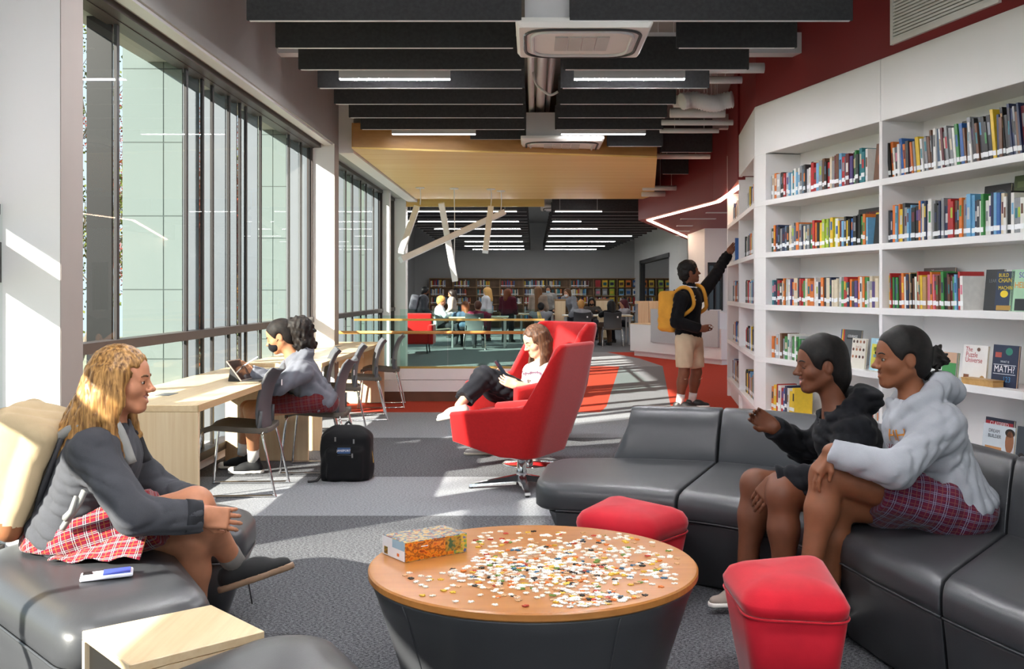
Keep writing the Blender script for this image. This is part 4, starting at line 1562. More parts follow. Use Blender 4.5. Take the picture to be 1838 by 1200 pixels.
def add_hand(B, w, d, n, sgn, curl=.5, sc=1.0, tag=0, spread=.0, thumb=.5):
    """palm and five separate fingers. d: along the fingers, n: palm normal, sgn: which side the thumb is"""
    w = np.asarray(w, float)
    d = _n(d)
    n = _n(np.asarray(n, float) - d * np.dot(n, d))
    t = np.cross(n, d) * sgn
    B.cone(w - d * .02 * sc, w + d * .03 * sc, .021 * sc, .024 * sc, .012, tag, False, (n, .75))
    B.rbox(w + d * .052 * sc, np.array([.032, .030, .006]) * sc, np.stack([d, t, n]), .009 * sc, .012, tag)
    for i, (o, L) in enumerate(((.031, .068), (.0105, .078), (-.0105, .072), (-.030, .056))):
        base = w + d * (.086 - .004 * abs(i - 1)) * sc + t * o * sc
        p = base
        for j, (fr, a) in enumerate(((.45, .45), (.31, 1.0), (.24, 1.35))):
            an = curl * a
            fd = _n(d * math.cos(an) + n * math.sin(an) + t * (o * 6 * spread))
            q = p + fd * L * fr * sc
            r = (.0088, .0080, .0072)[j] * sc * (.9 if i == 3 else 1)
            B.cone(p, q, r, r * .9, .004, tag)
            p = q
    b = w + d * .022 * sc + t * .03 * sc
    m = b + _n(d * .75 + t * .65 * thumb + n * .45) * .042 * sc
    e = m + _n(d * .95 + t * .15 * thumb + n * .4) * .033 * sc
    B.cone(b - t * .008 * sc, m, .0125 * sc, .0105 * sc, .01, tag)
    B.cone(m, e, .0100 * sc, .0080 * sc, .004, tag)


def add_shoe(name, an, d, up, mu, ms, parent, sc=1.0, h=.006, high=False, laces=None, toe=None):
    """low shoe: rubber sole and fabric upper as parts. an: ankle joint; d: heel to toe; up: sole normal"""
    an = np.asarray(an, float)
    d = _n(d)
    up = _n(np.asarray(up, float) - d * np.dot(up, d))
    sd = np.cross(up, d)
    g = an - up * .075 * sc                        # point on the ground under the ankle

    def at(a, b, c):
        return g + sc * (d * a + sd * b + up * c)
    B = Blob()
    R = np.stack([d, sd, up])
    B.cone(at(-.035, 0, .035), at(.06, 0, .032), .034 * sc, .038 * sc, .02, 0)
    B.cone(at(.06, 0, .03), at(.145, .002, .024), .038 * sc, .031 * sc, .02, 0, False, (up, .8))
    B.cone(at(-.02, 0, .05), at(-.006, 0, .088 if not high else .125), .038 * sc, .037 * sc, .02, 0)
    B.cone(at(.0, 0, .062), at(.085, 0, .04), .034 * sc, .03 * sc, .02, 0)
    B.half(at(0, 0, .016), -up)
    B.half(at(0, 0, .078 if not high else .118), up)
    V, Q, fm = B.mesh(h)
    o = fast_mesh(name, V, Q, mu, parent)
    S = Blob()
    S.cone(at(-.04, 0, .010), at(.055, 0, .010), .038 * sc, .041 * sc, .02)
    S.cone(at(.055, 0, .010), at(.15, .002, .012), .041 * sc, .034 * sc, .02)
    S.half(at(0, 0, .0), -up)
    S.half(at(0, 0, .022), up)
    V, Q, fm = S.mesh(h)
    fast_mesh('sole', V, Q, ms, o)
    if toe is not None:
        T = Blob().ell(at(.15, 0, .026), np.array([.035, .036, .024]) * sc, R, .01).half(at(0, 0, .018), -up)
        V, Q, fm = T.mesh(h)
        fast_mesh('toe_cap', V, Q, toe, o)
    if laces is not None:
        for q in range(4):
            a = .03 + .025 * q
            z = .078 - .010 * q
            mesh('lace', *tube([tuple(at(a, -.026, z - .012)), tuple(at(a + .004, 0, z + .004)), tuple(at(a + .008, .026, z - .012))], .0035 * sc, 5), laces, o, True)
    return o


def torso_frame(J):
    up = _n(J['neck'] - J['pel'])
    side = J['shL'] - J['shR']
    side = _n(side - up * np.dot(side, up))
    return up, side, np.cross(side, up)     # up, left, front


def add_torso(B, J, w=1.0, g=0.0, tag=0, hem=None, k=.06):
    """chest, waist and hip masses; g inflates"""
    up, l, f = torso_frame(J)
    R = np.stack([f, l, up])
    L = np.linalg.norm(J['neck'] - J['pel'])
    p = J['pel']
    B.ell(p + up * L * .70 + f * .008, np.array([.108 * w + g, .158 * w + g, L * .30 + g]), R, k, tag)
    B.ell(p + up * L * .38, np.array([.098 * w + g, .138 * w + g, L * .30 + g]), R, k, tag)
    B.ell(p + up * L * .10, np.array([.112 * w + g, .158 * w + g, L * .24 + g]), R, k, tag)
    B.cone(J['shL'], J['shR'], .056 * w + g, None, k * .7, tag)
    B.cone(p + up * L * .86, J['neck'] + up * .0, .085 * w + g, .055 * w + g * .5, k * .7, tag)


def add_arm(B, J, s, r=(.052, .043, .034), g=0.0, tag=0, k=.03):
    sh, el, wr = J['sh' + s], J['el' + s], J['wr' + s]
    B.cone(sh, el, r[0] + g, r[1] + g, k, tag)
    B.cone(el, wr, r[1] + g, r[2] + g, k * .7, tag)


def add_leg(B, J, s, r=(.082, .058, .036), g=0.0, tag=0, k=.04, calf=True):
    hp, kn, an = J['hip' + s], J['kn' + s], J['an' + s]
    B.cone(hp, kn, r[0] + g, r[1] + g, k, tag)
    m = kn + (an - kn) * .32
    back = _n(np.cross(np.cross(an - kn, hp - kn), an - kn))
    B.cone(kn, m, r[1] * .92 + g, r[1] * .95 + g, .03, tag)
    if calf:
        B.ell(m + back * .012, np.array([.05, .05, .10]) * (r[1] / .058), np.stack([back, _n(np.cross(an - kn, back)), _n(an - kn)]), .03, tag)
    B.cone(m, an, r[1] * .86 + g, r[2] + g, .03, tag)


def hairstrands(amp, H, freq=140, seed=3, down=None):
    """ridges that run down the strands"""
    r = np.random.default_rng(seed)
    ph = r.uniform(0, 6.28, 6)
    dn = -H.u if down is None else _n(down)
    a = _n(np.cross(dn, H.f)); b = np.cross(a, dn)

    def fn(P):
        x, y, z = (P - H.c) @ a, (P - H.c) @ b, (P - H.c) @ dn
        w = .012 * np.sin(z * 22 + ph[0]) + .007 * np.sin(z * 47 + ph[1] + x * 30)
        o = np.sin((x + w) * freq + ph[2] + 1.5 * np.sin(y * 40)) + np.sin((y + w * .8) * freq * 1.13 + ph[3] + 1.2 * np.sin(x * 37)) + .5 * np.sin((x + y) * freq * 1.9 + ph[4])
        return amp * o
    return fn


def curls(amp, seed=5, freq=160):
    r = np.random.default_rng(seed)
    ds = r.normal(size=(8, 3)); ds /= np.linalg.norm(ds, axis=1)[:, None]
    ph = r.uniform(0, 6.28, 8)

    def fn(P):
        return amp * sum(np.sin(P @ d * freq * (.7 + .1 * i) + p) for i, (d, p) in enumerate(zip(ds, ph))) / 2.5
    return fn


def cap_hair(B, H, grow=.010, hairline=.055, low=-.05, tag=0):
    """close cap over the skull, cut away round the face"""
    k = H.s
    B.ell(H.at(-.016, 0, .038), (np.array([.098, .077, .088]) + grow) * k, H.R, .02, tag)
    B.ell(H.at(-.055, 0, -.02), (np.array([.055, .060, .06]) + grow) * k, H.R, .03, tag)


def cut_face(B, H, front=.058, brow=.062, ear=.0, ears=True, low=True):
    k = H.s
    # an egg shaped window for the face, and the jaw and throat cleared
    B.ell(H.at(front + .037, 0, -.035), np.array([.064, .105 if low else .064, brow + .048]) * k, H.R, .014, 0, True)
    B.ell(H.at(front + .09, 0, -.02), np.array([.075, .12 if low else .066, .09]) * k, H.R, .012, 0, True)
    if low:
        B.ell(H.at(.05, 0, -.105), np.array([.085, .13, .075]) * k, H.R, .014, 0, True)
    for s in (-1, 1) if ears else ():
        B.ell(H.at(-.004 + ear, s * .085, -.008), np.array([.026, .03, .036]) * k, H.R, .01, 0, True)


def fine_of(c, r, h):
    c = np.asarray(c, float)
    return (c - r, c + r, h)


def uv_plaid(V, a, b, hip, around):
    """cloth coordinates: along the thigh, and wrapped about it"""
    a = _n(a)
    P = V - hip
    u = P @ a
    v1 = _n(np.asarray(b, float) - a * np.dot(a, b))
    v2 = np.cross(a, v1)
    ang = np.arctan2(P @ v2, P @ v1)
    return np.stack([u, ang * around], -1)


def neck_to(B, H, neck, r=(.047, .056), tag=0):
    B.cone(H.at(-.022, 0, -.045), neck, r[0] * H.s, r[1], .03, tag)


# ============================ girl in the grey hoodie, on the sofa
def girl_grey():
    D = 3.95
    t = thing('person', 'seated girl in a light grey hoodie and plaid skirt, hair in a bun', 'person', tuple(W(1700, 1157, D)))
    J = dict(neck=W(1642, 722, 3.95), shL=W(1692, 764, 3.84), shR=W(1622, 758, 4.10), pel=W(1705, 905, 3.95),
             elL=W(1608, 843, 3.70), wrL=W(1492, 812, 3.80), elR=W(1610, 850, 4.12), wrR=W(1505, 838, 4.0),
             hipL=W(1682, 900, 3.86), knL=W(1483, 853, 3.84), anL=W(1452, 1040, 3.80), hipR=W(1688, 910, 4.02), knR=W(1497, 906, 3.9), anR=W(1486, 1082, 3.92))
    H = Head(W(1617, 643, 3.95), (-1, -.04, -.03), .97)
    B = Blob()
    add_head(B, H, .45)
    neck_to(B, H, J['neck'], (.046, .052))
    add_torso(B, J, .88)
    for s in 'LR':
        add_arm(B, J, s)
        add_leg(B, J, s, (.082, .060, .037))
    add_hand(B, J['wrL'], (-.42, .05, -.62), (.55, .1, -.35), -1, .55, 1.0, 0, .6)
    add_hand(B, J['wrR'], (-.55, -.1, -.5), (.3, 0, -.8), 1, .6, .98)
    V, Q, fm = B.mesh(.0085, [fine_of(H.c, .125, .004), fine_of(W(1462, 850, 3.85), .10, .0048)])
    bo_ = fast_mesh('body', V, Q, [skin_mat('skin_brown', '7d4c31'), M_EYEW, M_IRIS, mat('lips_brown', '8a4a44', .4), M_TEETH], t, fm)
    add_face_parts(bo_, H, False)
    # hair: smooth cap and a twisted bun
    B = Blob()
    cap_hair(B, H, .008)
    cut_face(B, H, .060, .060)
    V, Q, fm = B.mesh(.005, None, hairstrands(.0012, H, 230, 2, -H.f))
    hm = hair_mat('black_hair', '090707', '191411', (1, 1, 1), .62)
    ho = fast_mesh('hair', V, Q, hm, t)
    B = Blob()
    c = H.at(-.135, .0, .0)
    B.ell(c, (.040, .036, .040), None, .02)
    B.cone(H.at(-.095, 0, .02), c, .03, .03, .02)
    r = np.random.default_rng(4)
    for k in range(22):
        d = _n(r.normal(size=3) + np.array([.7, 0, -.3]))
        B.cone(c + d * .02, c + d * (.045 + .014 * r.random()), .011, .006, .006)
    for k in range(5):
        B.cone(H.at(-.085, -.02 + .01 * k, -.04), H.at(-.10 - .006 * k, -.025 + .012 * k, -.085 - .008 * (k % 3)), .010, .005, .008)
    V, Q, fm = B.mesh(.005, None, curls(.0025, 6, 180))
    fast_mesh('hair_bun', V, Q, hm, ho)
    # hoodie
    B = Blob()
    up, l, f = torso_frame(J)
    add_torso(B, J, .98, .022, 0, None, .07)
    for s in 'LR':
        add_arm(B, J, s, (.060, .052, .038), .010)
    for s in 'LR':
        w, e = J['wr' + s], J['el' + s]
        ax_ = _n(w - e)
        B.cone(w - ax_ * .05, w - ax_ * .004, .040, .036, .012)
    # ribbed hem roll and hood
    R = np.stack([f, l, up])
    B.ell(J['pel'] - up * .01 - f * .02, (.145, .185, .07), R, .03)
    nk = J['neck']
    hd = [nk + f * .088 - up * .035, nk + f * .05 + l * .075 + up * .01, nk - f * .035 + l * .092 + up * .03, nk - f * .105 + l * .055 + up * .035, nk - f * .125 + up * .03,
          nk - f * .105 - l * .055 + up * .035, nk - f * .035 - l * .092 + up * .03, nk + f * .05 - l * .075 + up * .01, nk + f * .088 - up * .035]
    rr = [.020, .024, .034, .044, .048, .044, .034, .024, .020]
    for a, b, r0, r1 in zip(hd, hd[1:], rr, rr[1:]):
        B.cone(a, b, r0, r1, .018)
    B.ell(nk - f * .15 - up * .005, (.05, .085, .05), R, .03)
    # neck opening and wrist openings
    B.cone(nk - up * .02 + f * .015, H.at(-.02, 0, -.05), .056, .066, .012, 0, True)
    for s in 'LR':
        w, e = J['wr' + s], J['el' + s]
        B.halfball(w - _n(w - e) * .002, w - e, .075)
    B.half(J['pel'] - up * .075, -up + f * .15)
    V, Q, fm = B.mesh(.008, None, folds(.0065, 66, 8, (1, 1, 1.8)))
    hood = fast_mesh('hoodie', V, Q, cloth('grey_marl', '9c9fa5', .09, .9, .35), t)
    # print on the chest, laid onto the cloth
    bv = BVHTree.FromObject(hood, bpy.context.evaluated_depsgraph_get())

    def put(txt, size, u_, v_, m, name):
        cen = J['pel'] + up * (np.linalg.norm(nk - J['pel']) * u_) + l * v_ + f * .30
        Mx = Matrix(((-l[0], up[0], f[0], cen[0]), (-l[1], up[1], f[1], cen[1]), (-l[2], up[2], f[2], cen[2]), (0, 0, 0, 1)))
        # seen from the front, her left is on the viewer's right
        Mx = Matrix(((l[0], up[0], f[0], cen[0]), (l[1], up[1], f[1], cen[1]), (l[2], up[2], f[2], cen[2]), (0, 0, 0, 1)))
        o = text_mesh(txt, size, Mx, m, name, hood, .0005)
        bm = bmesh.new(); bm.from_mesh(o.data)
        bmesh.ops.subdivide_edges(bm, edges=[e for e in bm.edges if e.calc_length() > .012], cuts=1)
        for v in bm.verts:
            h = bv.ray_cast(v.co, Vector(-f))
            if h[0] is not None:
                v.co = h[0] + Vector(f) * .0035
        bm.to_mesh(o.data); bm.free()
        return o
    put('HH', .062, .80, .03, mat('gold_print', 'd98a1f', .6), 'gold_monogram')
    put('HOCKEY', .042, .68, .03, mat('maroon_print', '7c1733', .6), 'maroon_lettering')
    put('NEWTON', .042, .58, .03, mat('maroon_print', '7c1733', .6), 'maroon_lettering')
    # drawcord eyelets
    for s in (-.03, .03):
        mesh('eyelet', *lathe([(0, 0), (.004, 0), (.004, .003), (0, .003)], tuple(nk + f * .108 + l * s - up * .055), 8), M_TEETH, hood)
    # plaid skirt
    B = Blob()
    for s in 'LR':
        a = J['hip' + s]; b = J['kn' + s]
        B.cone(a, a + (b - a) * .55, .112, .092, .06)
    B.ell(J['pel'] - up * .03, (.155, .185, .115), R, .05)
    dd = _n(J['knL'] - J['hipL'])
    B.half(J['hipL'] + dd * .235, dd)
    B.half(W(1700, 966, 3.95), (0, 0, -1))
    B.halfball(J['pel'] + up * .13, up, .17)
    V, Q, fm = B.mesh(.008, None, folds(.004, 34, 3, (.4, 1, 1)))
    fast_mesh('skirt', V, Q, plaid('plaid_maroon', '5e1b32', '2c2038', '8f8399', '7a4a44', 1.6), t, None, uv_plaid(V, dd, (0, -.3, 1), J['hipL'], .14))
    for s in 'LR':
        add_shoe('shoe', J['an' + s] + np.array([0, 0, .0]), (-1, -.1, -.1), (0, 0, 1), mat('white_sneaker', 'd9d5d0', .6), M_TEETH, t, .95, .008)
    return t


# ============================ girl in the black hoodie
def girl_black():
    D = 4.36
    t = thing('person', 'laughing girl in a black hoodie with one hand raised', 'person', tuple(W(1540, 1090, D)))
    J = dict(neck=W(1503, 742, 4.36), shL=W(1535, 782, 4.20), shR=W(1492, 778, 4.52), pel=W(1566, 888, 4.38),
             elL=W(1502, 860, 4.04), wrL=W(1394, 862, 4.10), elR=W(1442, 806, 4.66), wrR=W(1388, 766, 4.50),
             hipL=W(1550, 888, 4.26), knL=W(1404, 888, 4.06), anL=W(1408, 1075, 4.06), hipR=W(1545, 888, 4.44), knR=W(1356, 868, 4.32), anR=W(1338, 1046, 4.30))
    H = Head(W(1472, 655, 4.36), (-1, -.08, -.06), 1.0)
    B = Blob()
    add_head(B, H, 1.0, closed=True)
    neck_to(B, H, J['neck'], (.046, .052))
    add_torso(B, J, .88)
    for s in 'LR':
        add_arm(B, J, s)
        add_leg(B, J, s, (.08, .061, .038))
    add_hand(B, J['wrL'], (-.6, .15, -.7), (.2, .6, -.4), -1, .5)
    add_hand(B, J['wrR'], (-.6, -.1, .4), (-.3, -.6, .2), 1, .9)
    V, Q, fm = B.mesh(.0085, [fine_of(H.c, .125, .004), fine_of(W(1370, 885, 4.1), .08, .005)])
    bo_ = fast_mesh('body', V, Q, [skin_mat('skin_dark_brown', '6a3f2a'), M_EYEW, M_IRIS, mat('lips_rose', 'a0605a', .4), M_TEETH], t, fm)
    add_face_parts(bo_, H, True)
    B = Blob()
    cap_hair(B, H, .010)
    B.ell(H.at(-.075, 0, -.03), (.05, .06, .075), H.R, .03)
    B.cone(H.at(-.08, .0, -.06), H.at(-.06, 0, -.15), .045, .025, .03)
    cut_face(B, H, .060, .060)
    V, Q, fm = B.mesh(.005, None, hairstrands(.0012, H, 230, 4, -H.f))
    fast_mesh('hair', V, Q, hair_mat('black_hair', '0b0908', '1d1714'), t)
    B = Blob()
    up, l, f = torso_frame(J)
    R = np.stack([f, l, up])
    add_torso(B, J, 1.0, .022, 0, None, .07)
    for s in 'LR':
        add_arm(B, J, s, (.061, .053, .040), .012)
    nk = J['neck']
    B.ell(J['pel'] - up * .005, (.15, .185, .08), R, .03)
    hd = [nk + f * .088 - up * .045, nk + f * .045 + l * .078, nk - f * .04 + l * .095 + up * .02, nk - f * .105 + l * .055 + up * .03, nk - f * .13 + up * .03,
          nk - f * .105 - l * .055 + up * .03, nk - f * .04 - l * .095 + up * .02, nk + f * .045 - l * .078, nk + f * .088 - up * .045]
    rr = [.018, .024, .034, .042, .046, .042, .034, .024, .018]
    for a, b, r0, r1 in zip(hd, hd[1:], rr, rr[1:]):
        B.cone(a, b, r0, r1, .018)
    B.ell(nk - f * .15 + up * .0, (.05, .085, .05), R, .03)
    B.cone(nk - up * .04 + f * .03, H.at(-.02, 0, -.05), .056, .066, .012, 0, True)
    for s in 'LR':
        w, e = J['wr' + s], J['el' + s]
        B.halfball(w - _n(w - e) * .002, w - e, .075)
    B.half(J['pel'] - up * .075, -up + f * .15)
    V, Q, fm = B.mesh(.009, None, folds(.0085, 62, 18, (1, 1, 1.8)))
    hood = fast_mesh('hoodie', V, Q, cloth('black_fleece', '17181c', .12), t)
    for s in (-1, 1):
        p = nk + f * .112 + l * .03 * s - up * .06
        mesh('drawcord', *tube(smooth_path([tuple(p), tuple(p - up * .05 + f * .02), tuple(p - up * .13 + f * .035 + l * .006 * s)], 4), .0035, 5), mat('grey_cord', '4c4c50', .7), hood, True)
    B = Blob()
    for s in 'LR':
        a = J['hip' + s]; b = J['kn' + s]
        B.cone(a, a + (b - a) * .4, .108, .092, .05)
    B.ell(J['pel'] - up * .03, (.15, .18, .11), R, .05)
    dd = _n(J['knL'] - J['hipL'])
    B.half(J['hipL'] + dd * .13, dd)
    B.halfball(J['pel'] + up * .13, up, .17)
    V, Q, fm = B.mesh(.011, None, folds(.004, 30, 5))
    fast_mesh('shorts', V, Q, cloth('dark_shorts', '22232b'), t)
    for s in 'LR':
        add_shoe('shoe', J['an' + s] - np.array([0, 0, .02]), (-1, -.1, -.04), (0, 0, 1), mat('taupe_shoe', '9c8f84', .7), M_TEETH, t, .9, .008)


# ============================ blonde girl on the bench
def girl_blonde():
    t = thing('person', 'seated girl with long blonde hair, dark grey sweatshirt and plaid skirt', 'person', tuple(W(160, 1190, 3.65)))
    J = dict(neck=W(196, 772, 3.65), shR=W(168, 812, 3.50), shL=W(218, 808, 3.82), pel=W(130, 962, 3.66),
             elR=W(240, 925, 3.40), wrR=W(362, 926, 3.50), elL=W(292, 888, 3.86), wrL=W(362, 906, 3.66),
             hipR=W(150, 968, 3.56), knR=W(350, 905, 3.58), anR=W(422, 1012, 3.84), hipL=W(155, 975, 3.80), knL=W(347, 968, 3.66), anL=W(350, 1140, 3.82))
    H = Head(W(220, 684, 3.65), (1, .06, -.03), .97)
    B = Blob()
    add_head(B, H, .85)
    neck_to(B, H, J['neck'], (.046, .052))
    add_torso(B, J, .88)
    for s in 'LR':
        add_arm(B, J, s)
        add_leg(B, J, s, (.082, .060, .037))
    add_hand(B, J['wrR'], (.75, .35, -.15), (-.1, .8, -.2), 1, .75, .98, 0, .5)
    add_hand(B, J['wrL'], (.75, -.55, -.25), (-.1, -.3, -.8), -1, .6, .98, 0, .5)
    V, Q, fm = B.mesh(.0085, [fine_of(H.c, .125, .004), fine_of(W(385, 920, 3.55), .085, .0048)])
    bo_ = fast_mesh('body', V, Q, [skin_mat('skin_fair', 'c08363'), M_EYEW, M_IRIS, mat('lips_pink', 'a85a52', .4), M_TEETH], t, fm)
    add_face_parts(bo_, H, False, mat('brow_blond', '6a4a2c', .7))
    # long wavy hair: many locks over a cap
    B = Blob()
    cap_hair(B, H, .012)
    r = np.random.default_rng(9)
    ends = []
    for k in range(46):
        an = math.radians(-118 + 236 * (k + .5) / 46 + r.uniform(-3, 3))          # around the head, 0 = back
        ca, sa = math.cos(an), math.sin(an)
        p0 = H.at(-.016 - .085 * ca, .075 * sa, .045)
        p1 = H.at(-.02 - .110 * ca, .094 * sa, -.035)
        back = .5 + .5 * ca
        p2 = H.at(-.035 - (.115 + .03 * back) * ca, .105 * sa, -.125 + r.uniform(-.01, .01))
        L = .27 + .05 * r.random()
        p3 = H.at(-.045 - (.13 + .07 * back) * ca + (.025 if back < .45 else 0), .115 * sa, -L + .05 * back)
        q = smooth_path([tuple(p0), tuple(p1), tuple(p2), tuple(p3)], 4)
        for i, (a, b) in enumerate(zip(q, q[1:])):
            wv = .007 * math.sin(i * 1.3 + k)
            a = np.array(a) + H.f * wv; b = np.array(b) + H.f * .007 * math.sin((i + 1) * 1.3 + k)
            u = i / (len(q) - 1)
            B.cone(a, b, .021 * (1 - .55 * u), .021 * (1 - .55 * (u + 1 / (len(q) - 1))), .010)
    cut_face(B, H, .052, .066, -.03, False, False)
    B.rbox(H.at(.13, 0, -.05), np.array([.095, .062, .10]), H.R, .0, .012, 0, True)
    B.cone(J['neck'] + H.f * .03, H.at(.01, 0, -.05), .05, .05, .01, 0, True)
    V, Q, fm = B.mesh(.0052, None, hairstrands(.0013, H, 210, 12))
    fast_mesh('hair', V, Q, hair_mat('blonde_hair', '5e3d1c', 'c8975a', (2.6, 2.6, .16), .38), t)
    # sweatshirt
    B = Blob()
    up, l, f = torso_frame(J)
    R = np.stack([f, l, up])
    add_torso(B, J, 1.02, .022, 0, None, .07)
    for s in 'LR':
        add_arm(B, J, s, (.058, .054, .044), .010)
        w, e = J['wr' + s], J['el' + s]
        B.cone(w - _n(w - e) * .05, w, .040, .036, .012)
    nk = J['neck']
    B.ell(J['pel'] + up * .005, (.155, .185, .08), R, .03)
    B.cone(nk - up * .0 + f * .01, H.at(-.02, 0, -.05), .052, .062, .012, 0, True)
    for s in 'LR':
        w, e = J['wr' + s], J['el' + s]
        B.halfball(w - _n(w - e) * .002, w - e, .075)
    B.half(J['pel'] - up * .06, -up + f * .1)
    V, Q, fm = B.mesh(.008, None, folds(.0052, 72, 28, (1, 1, 1.8)))
    sw = fast_mesh('sweatshirt', V, Q, cloth('charcoal_marl', '47484d', .14, .92, .4), t)
    for s in 'LR':
        w, e = J['wr' + s], J['el' + s]
        d = _n(w - e)
        mesh('cuff', *tube([tuple(w - d * .055), tuple(w - d * .03), tuple(w - d * .002)], [.0585, .057, .052], 20), cloth('charcoal_rib', '2f3034', .1), sw, True)
    # skirt with a lifted hem on the near side
    B = Blob()
    for s in 'LR':
        a = J['hip' + s]; b = J['kn' + s]
        B.cone(a, a + (b - a) * .62, .110, .098, .06)
    B.ell(J['pel'] - up * .03, (.16, .185, .11), R, .05)
    dd = _n(J['knR'] - J['hipR'])
    B.half(J['hipR'] + dd * .265, dd)
    B.half((0, 0, .452), (0, 0, -1))
    B.halfball(J['pel'] + up * .13, up, .17)
    V, Q, fm = B.mesh(.008, None, folds(.005, 30, 13, (.4, 1, 1)))
    sk = fast_mesh('skirt', V, Q, plaid('plaid_red', '74152a', '251a30', 'b5a6a4', '96622f', 1.7), t, None, uv_plaid(V, dd, (0, -.3, 1), J['hipR'], .14))
    # loose pleat lying on the bench
    g0 = [W(70, 1012, 3.40), W(150, 985, 3.36), W(235, 1010, 3.34), W(262, 985, 3.40)]
    rows = []
    for j in range(7):
        row = []
        for i in range(13):
            u = i / 12
            p = (1 - u) * W(85, 1008, 3.42) + u * W(250, 1000, 3.36)
            top = (1 - u) * W(120, 985, 3.52) + u * W(275, 930, 3.46)
            q = p + (top - p) * (j / 6)
            q[2] = max(q[2], .452) + .008 * math.sin(u * 17 + j) * (1 - j / 8)
            row.append(tuple(q))
        rows.append(row)
    v = [p for r_ in rows for p in r_]
    fc = [(j * 13 + i, j * 13 + i + 1, (j + 1) * 13 + i + 1, (j + 1) * 13 + i) for j in range(6) for i in range(12)]
    va = np.array(v)
    o = mesh('skirt_hem', v, fc, _mats['plaid_red'], t, True, False, np.stack([va[:, 0], va[:, 2] + va[:, 1]], -1))
    md = o.modifiers.new('thickness', 'SOLIDIFY'); md.thickness = .004
    # socks and sneakers
    for s, (d, u_) in (('R', ((.95, .12, .30), (-.28, .1, .9))), ('L', ((1, .1, 0), (0, 0, 1)))):
        kn, an = J['kn' + s], J['an' + s]
        ax_ = _n(kn - an)
        mesh('sock', *tube([tuple(an - ax_ * .03), tuple(an + ax_ * .02), tuple(an + ax_ * .075)], [.044, .042, .0445], 16), cloth('grey_sock', '6e6a66'), t, True)
        so = add_shoe('sneaker', an, d, u_, mat('black_mesh_sneaker', '131315', .75), mat('tan_rubber', '8a6f58', .6), t, 1.12, .007, False, M_DARK)
    a = W(442, 1030, 3.80)
    mesh('loose_lace', *tube(smooth_path([tuple(a), tuple(a + (.01, 0, -.04)), tuple(a + (.022, .0, -.11))], 4), .003, 5), M_DARK, t, True)
    # backpack: a thing of its own, carried on her back
    bp = thing('backpack', 'cream canvas backpack with tan base worn by the blonde girl', 'backpack', tuple(W(20, 1010, 3.66)))
    B = Blob()
    bc = J['pel'] + up * .17 - f * .245
    B.rbox(bc, (.065, .115, .17), R, .05, .02)
    B.rbox(bc - f * .075 - up * .06, (.02, .085, .085), R, .04, .03)
    V, Q, fm = B.mesh(.009, None, folds(.007, 30, 31, (1, 1, .5)))
    zl = (V - bc) @ up
    tagv = (zl < -.145).astype(int)
    body = fast_mesh('pack_body', V, Q, [cloth('cream_canvas', 'bda988', .06), cloth('tan_leather', '8a5a3c', .1, .6)], bp, tagv[Q[:, 0]])
    mesh('pocket_seam', *tube([tuple(bc - f * .165 + l * x - up * .02) for x in np.linspace(-.11, .11, 9)], .005, 5), cloth('cream_canvas', 'bda988'), body, True)
    pm = cloth('grey_webbing', '8f8f8c', .08)
    pd_ = cloth('dark_pad', '3b3b3e', .08)
    for s, nm in ((-1, 'R'), (1, 'L')):
        sh = J['sh' + nm]
        pth = smooth_path([tuple(bc + up * .10 + f * .06 + l * s * .06), tuple(nk * .45 + sh * .55 - f * .10 + up * .02), tuple(nk * .42 + sh * .58 + up * .088 + f * .01), tuple(nk * .4 + sh * .6 + f * .125 - up * .03)], 6)
        mesh('shoulder_strap', *tube(pth, .019, 8), pd_ if s > 0 else pm, bp, True)
    low = smooth_path([tuple(W(112, 948, 3.44)), tuple(W(140, 905, 3.40)), tuple(W(152, 880, 3.40))], 5)
    mesh('strap_end', *tube(low, .011, 6), pm, bp, True)
    mesh('strap_tab', *tube([tuple(W(118, 930, 3.405)), tuple(W(128, 918, 3.39)), tuple(W(136, 890, 3.385))], [.014, .011, .006], 6), pm, bp, True)
    mesh('back_pad', *loft([[tuple(bc + f * .12 + up * z + l * x * w_ + f * y) for x, y in ((-1, 0), (1, 0), (1, .012), (-1, .012))] for z, w_ in ((-.17, .09), (0, .12), (.18, .10))]), pd_, bp, True)
    # phone lying beside her
    c = WF(192, 1030, .452)
    ph = thing('phone', 'white cased phone with blue card holder on the bench', 'phone', (c[0], c[1], .444))
    Mx = Matrix.Translation((c[0], c[1], .451)) @ Matrix.Rotation(math.radians(20), 4, 'Z') @ Matrix.Rotation(math.radians(-2), 4, 'Y')
    o = mesh('case', *xf(box((-.078, -.038, -.006), (.078, .038, .006)), Mx), mat('phone_white', 'e9e8f2', .35), ph); bevel_obj(o, .005, 3)
    mesh('card_holder', *xf(box((-.01, -.03, .0062), (.07, .03, .0095)), Mx), mat('card_blue', '3b4fa8', .5), ph)
    mesh('camera_bump', *xf(box((-.07, .0, .0062), (-.045, .03, .009)), Mx), M_DARK, ph)


girl_grey()
girl_black()
girl_blonde()
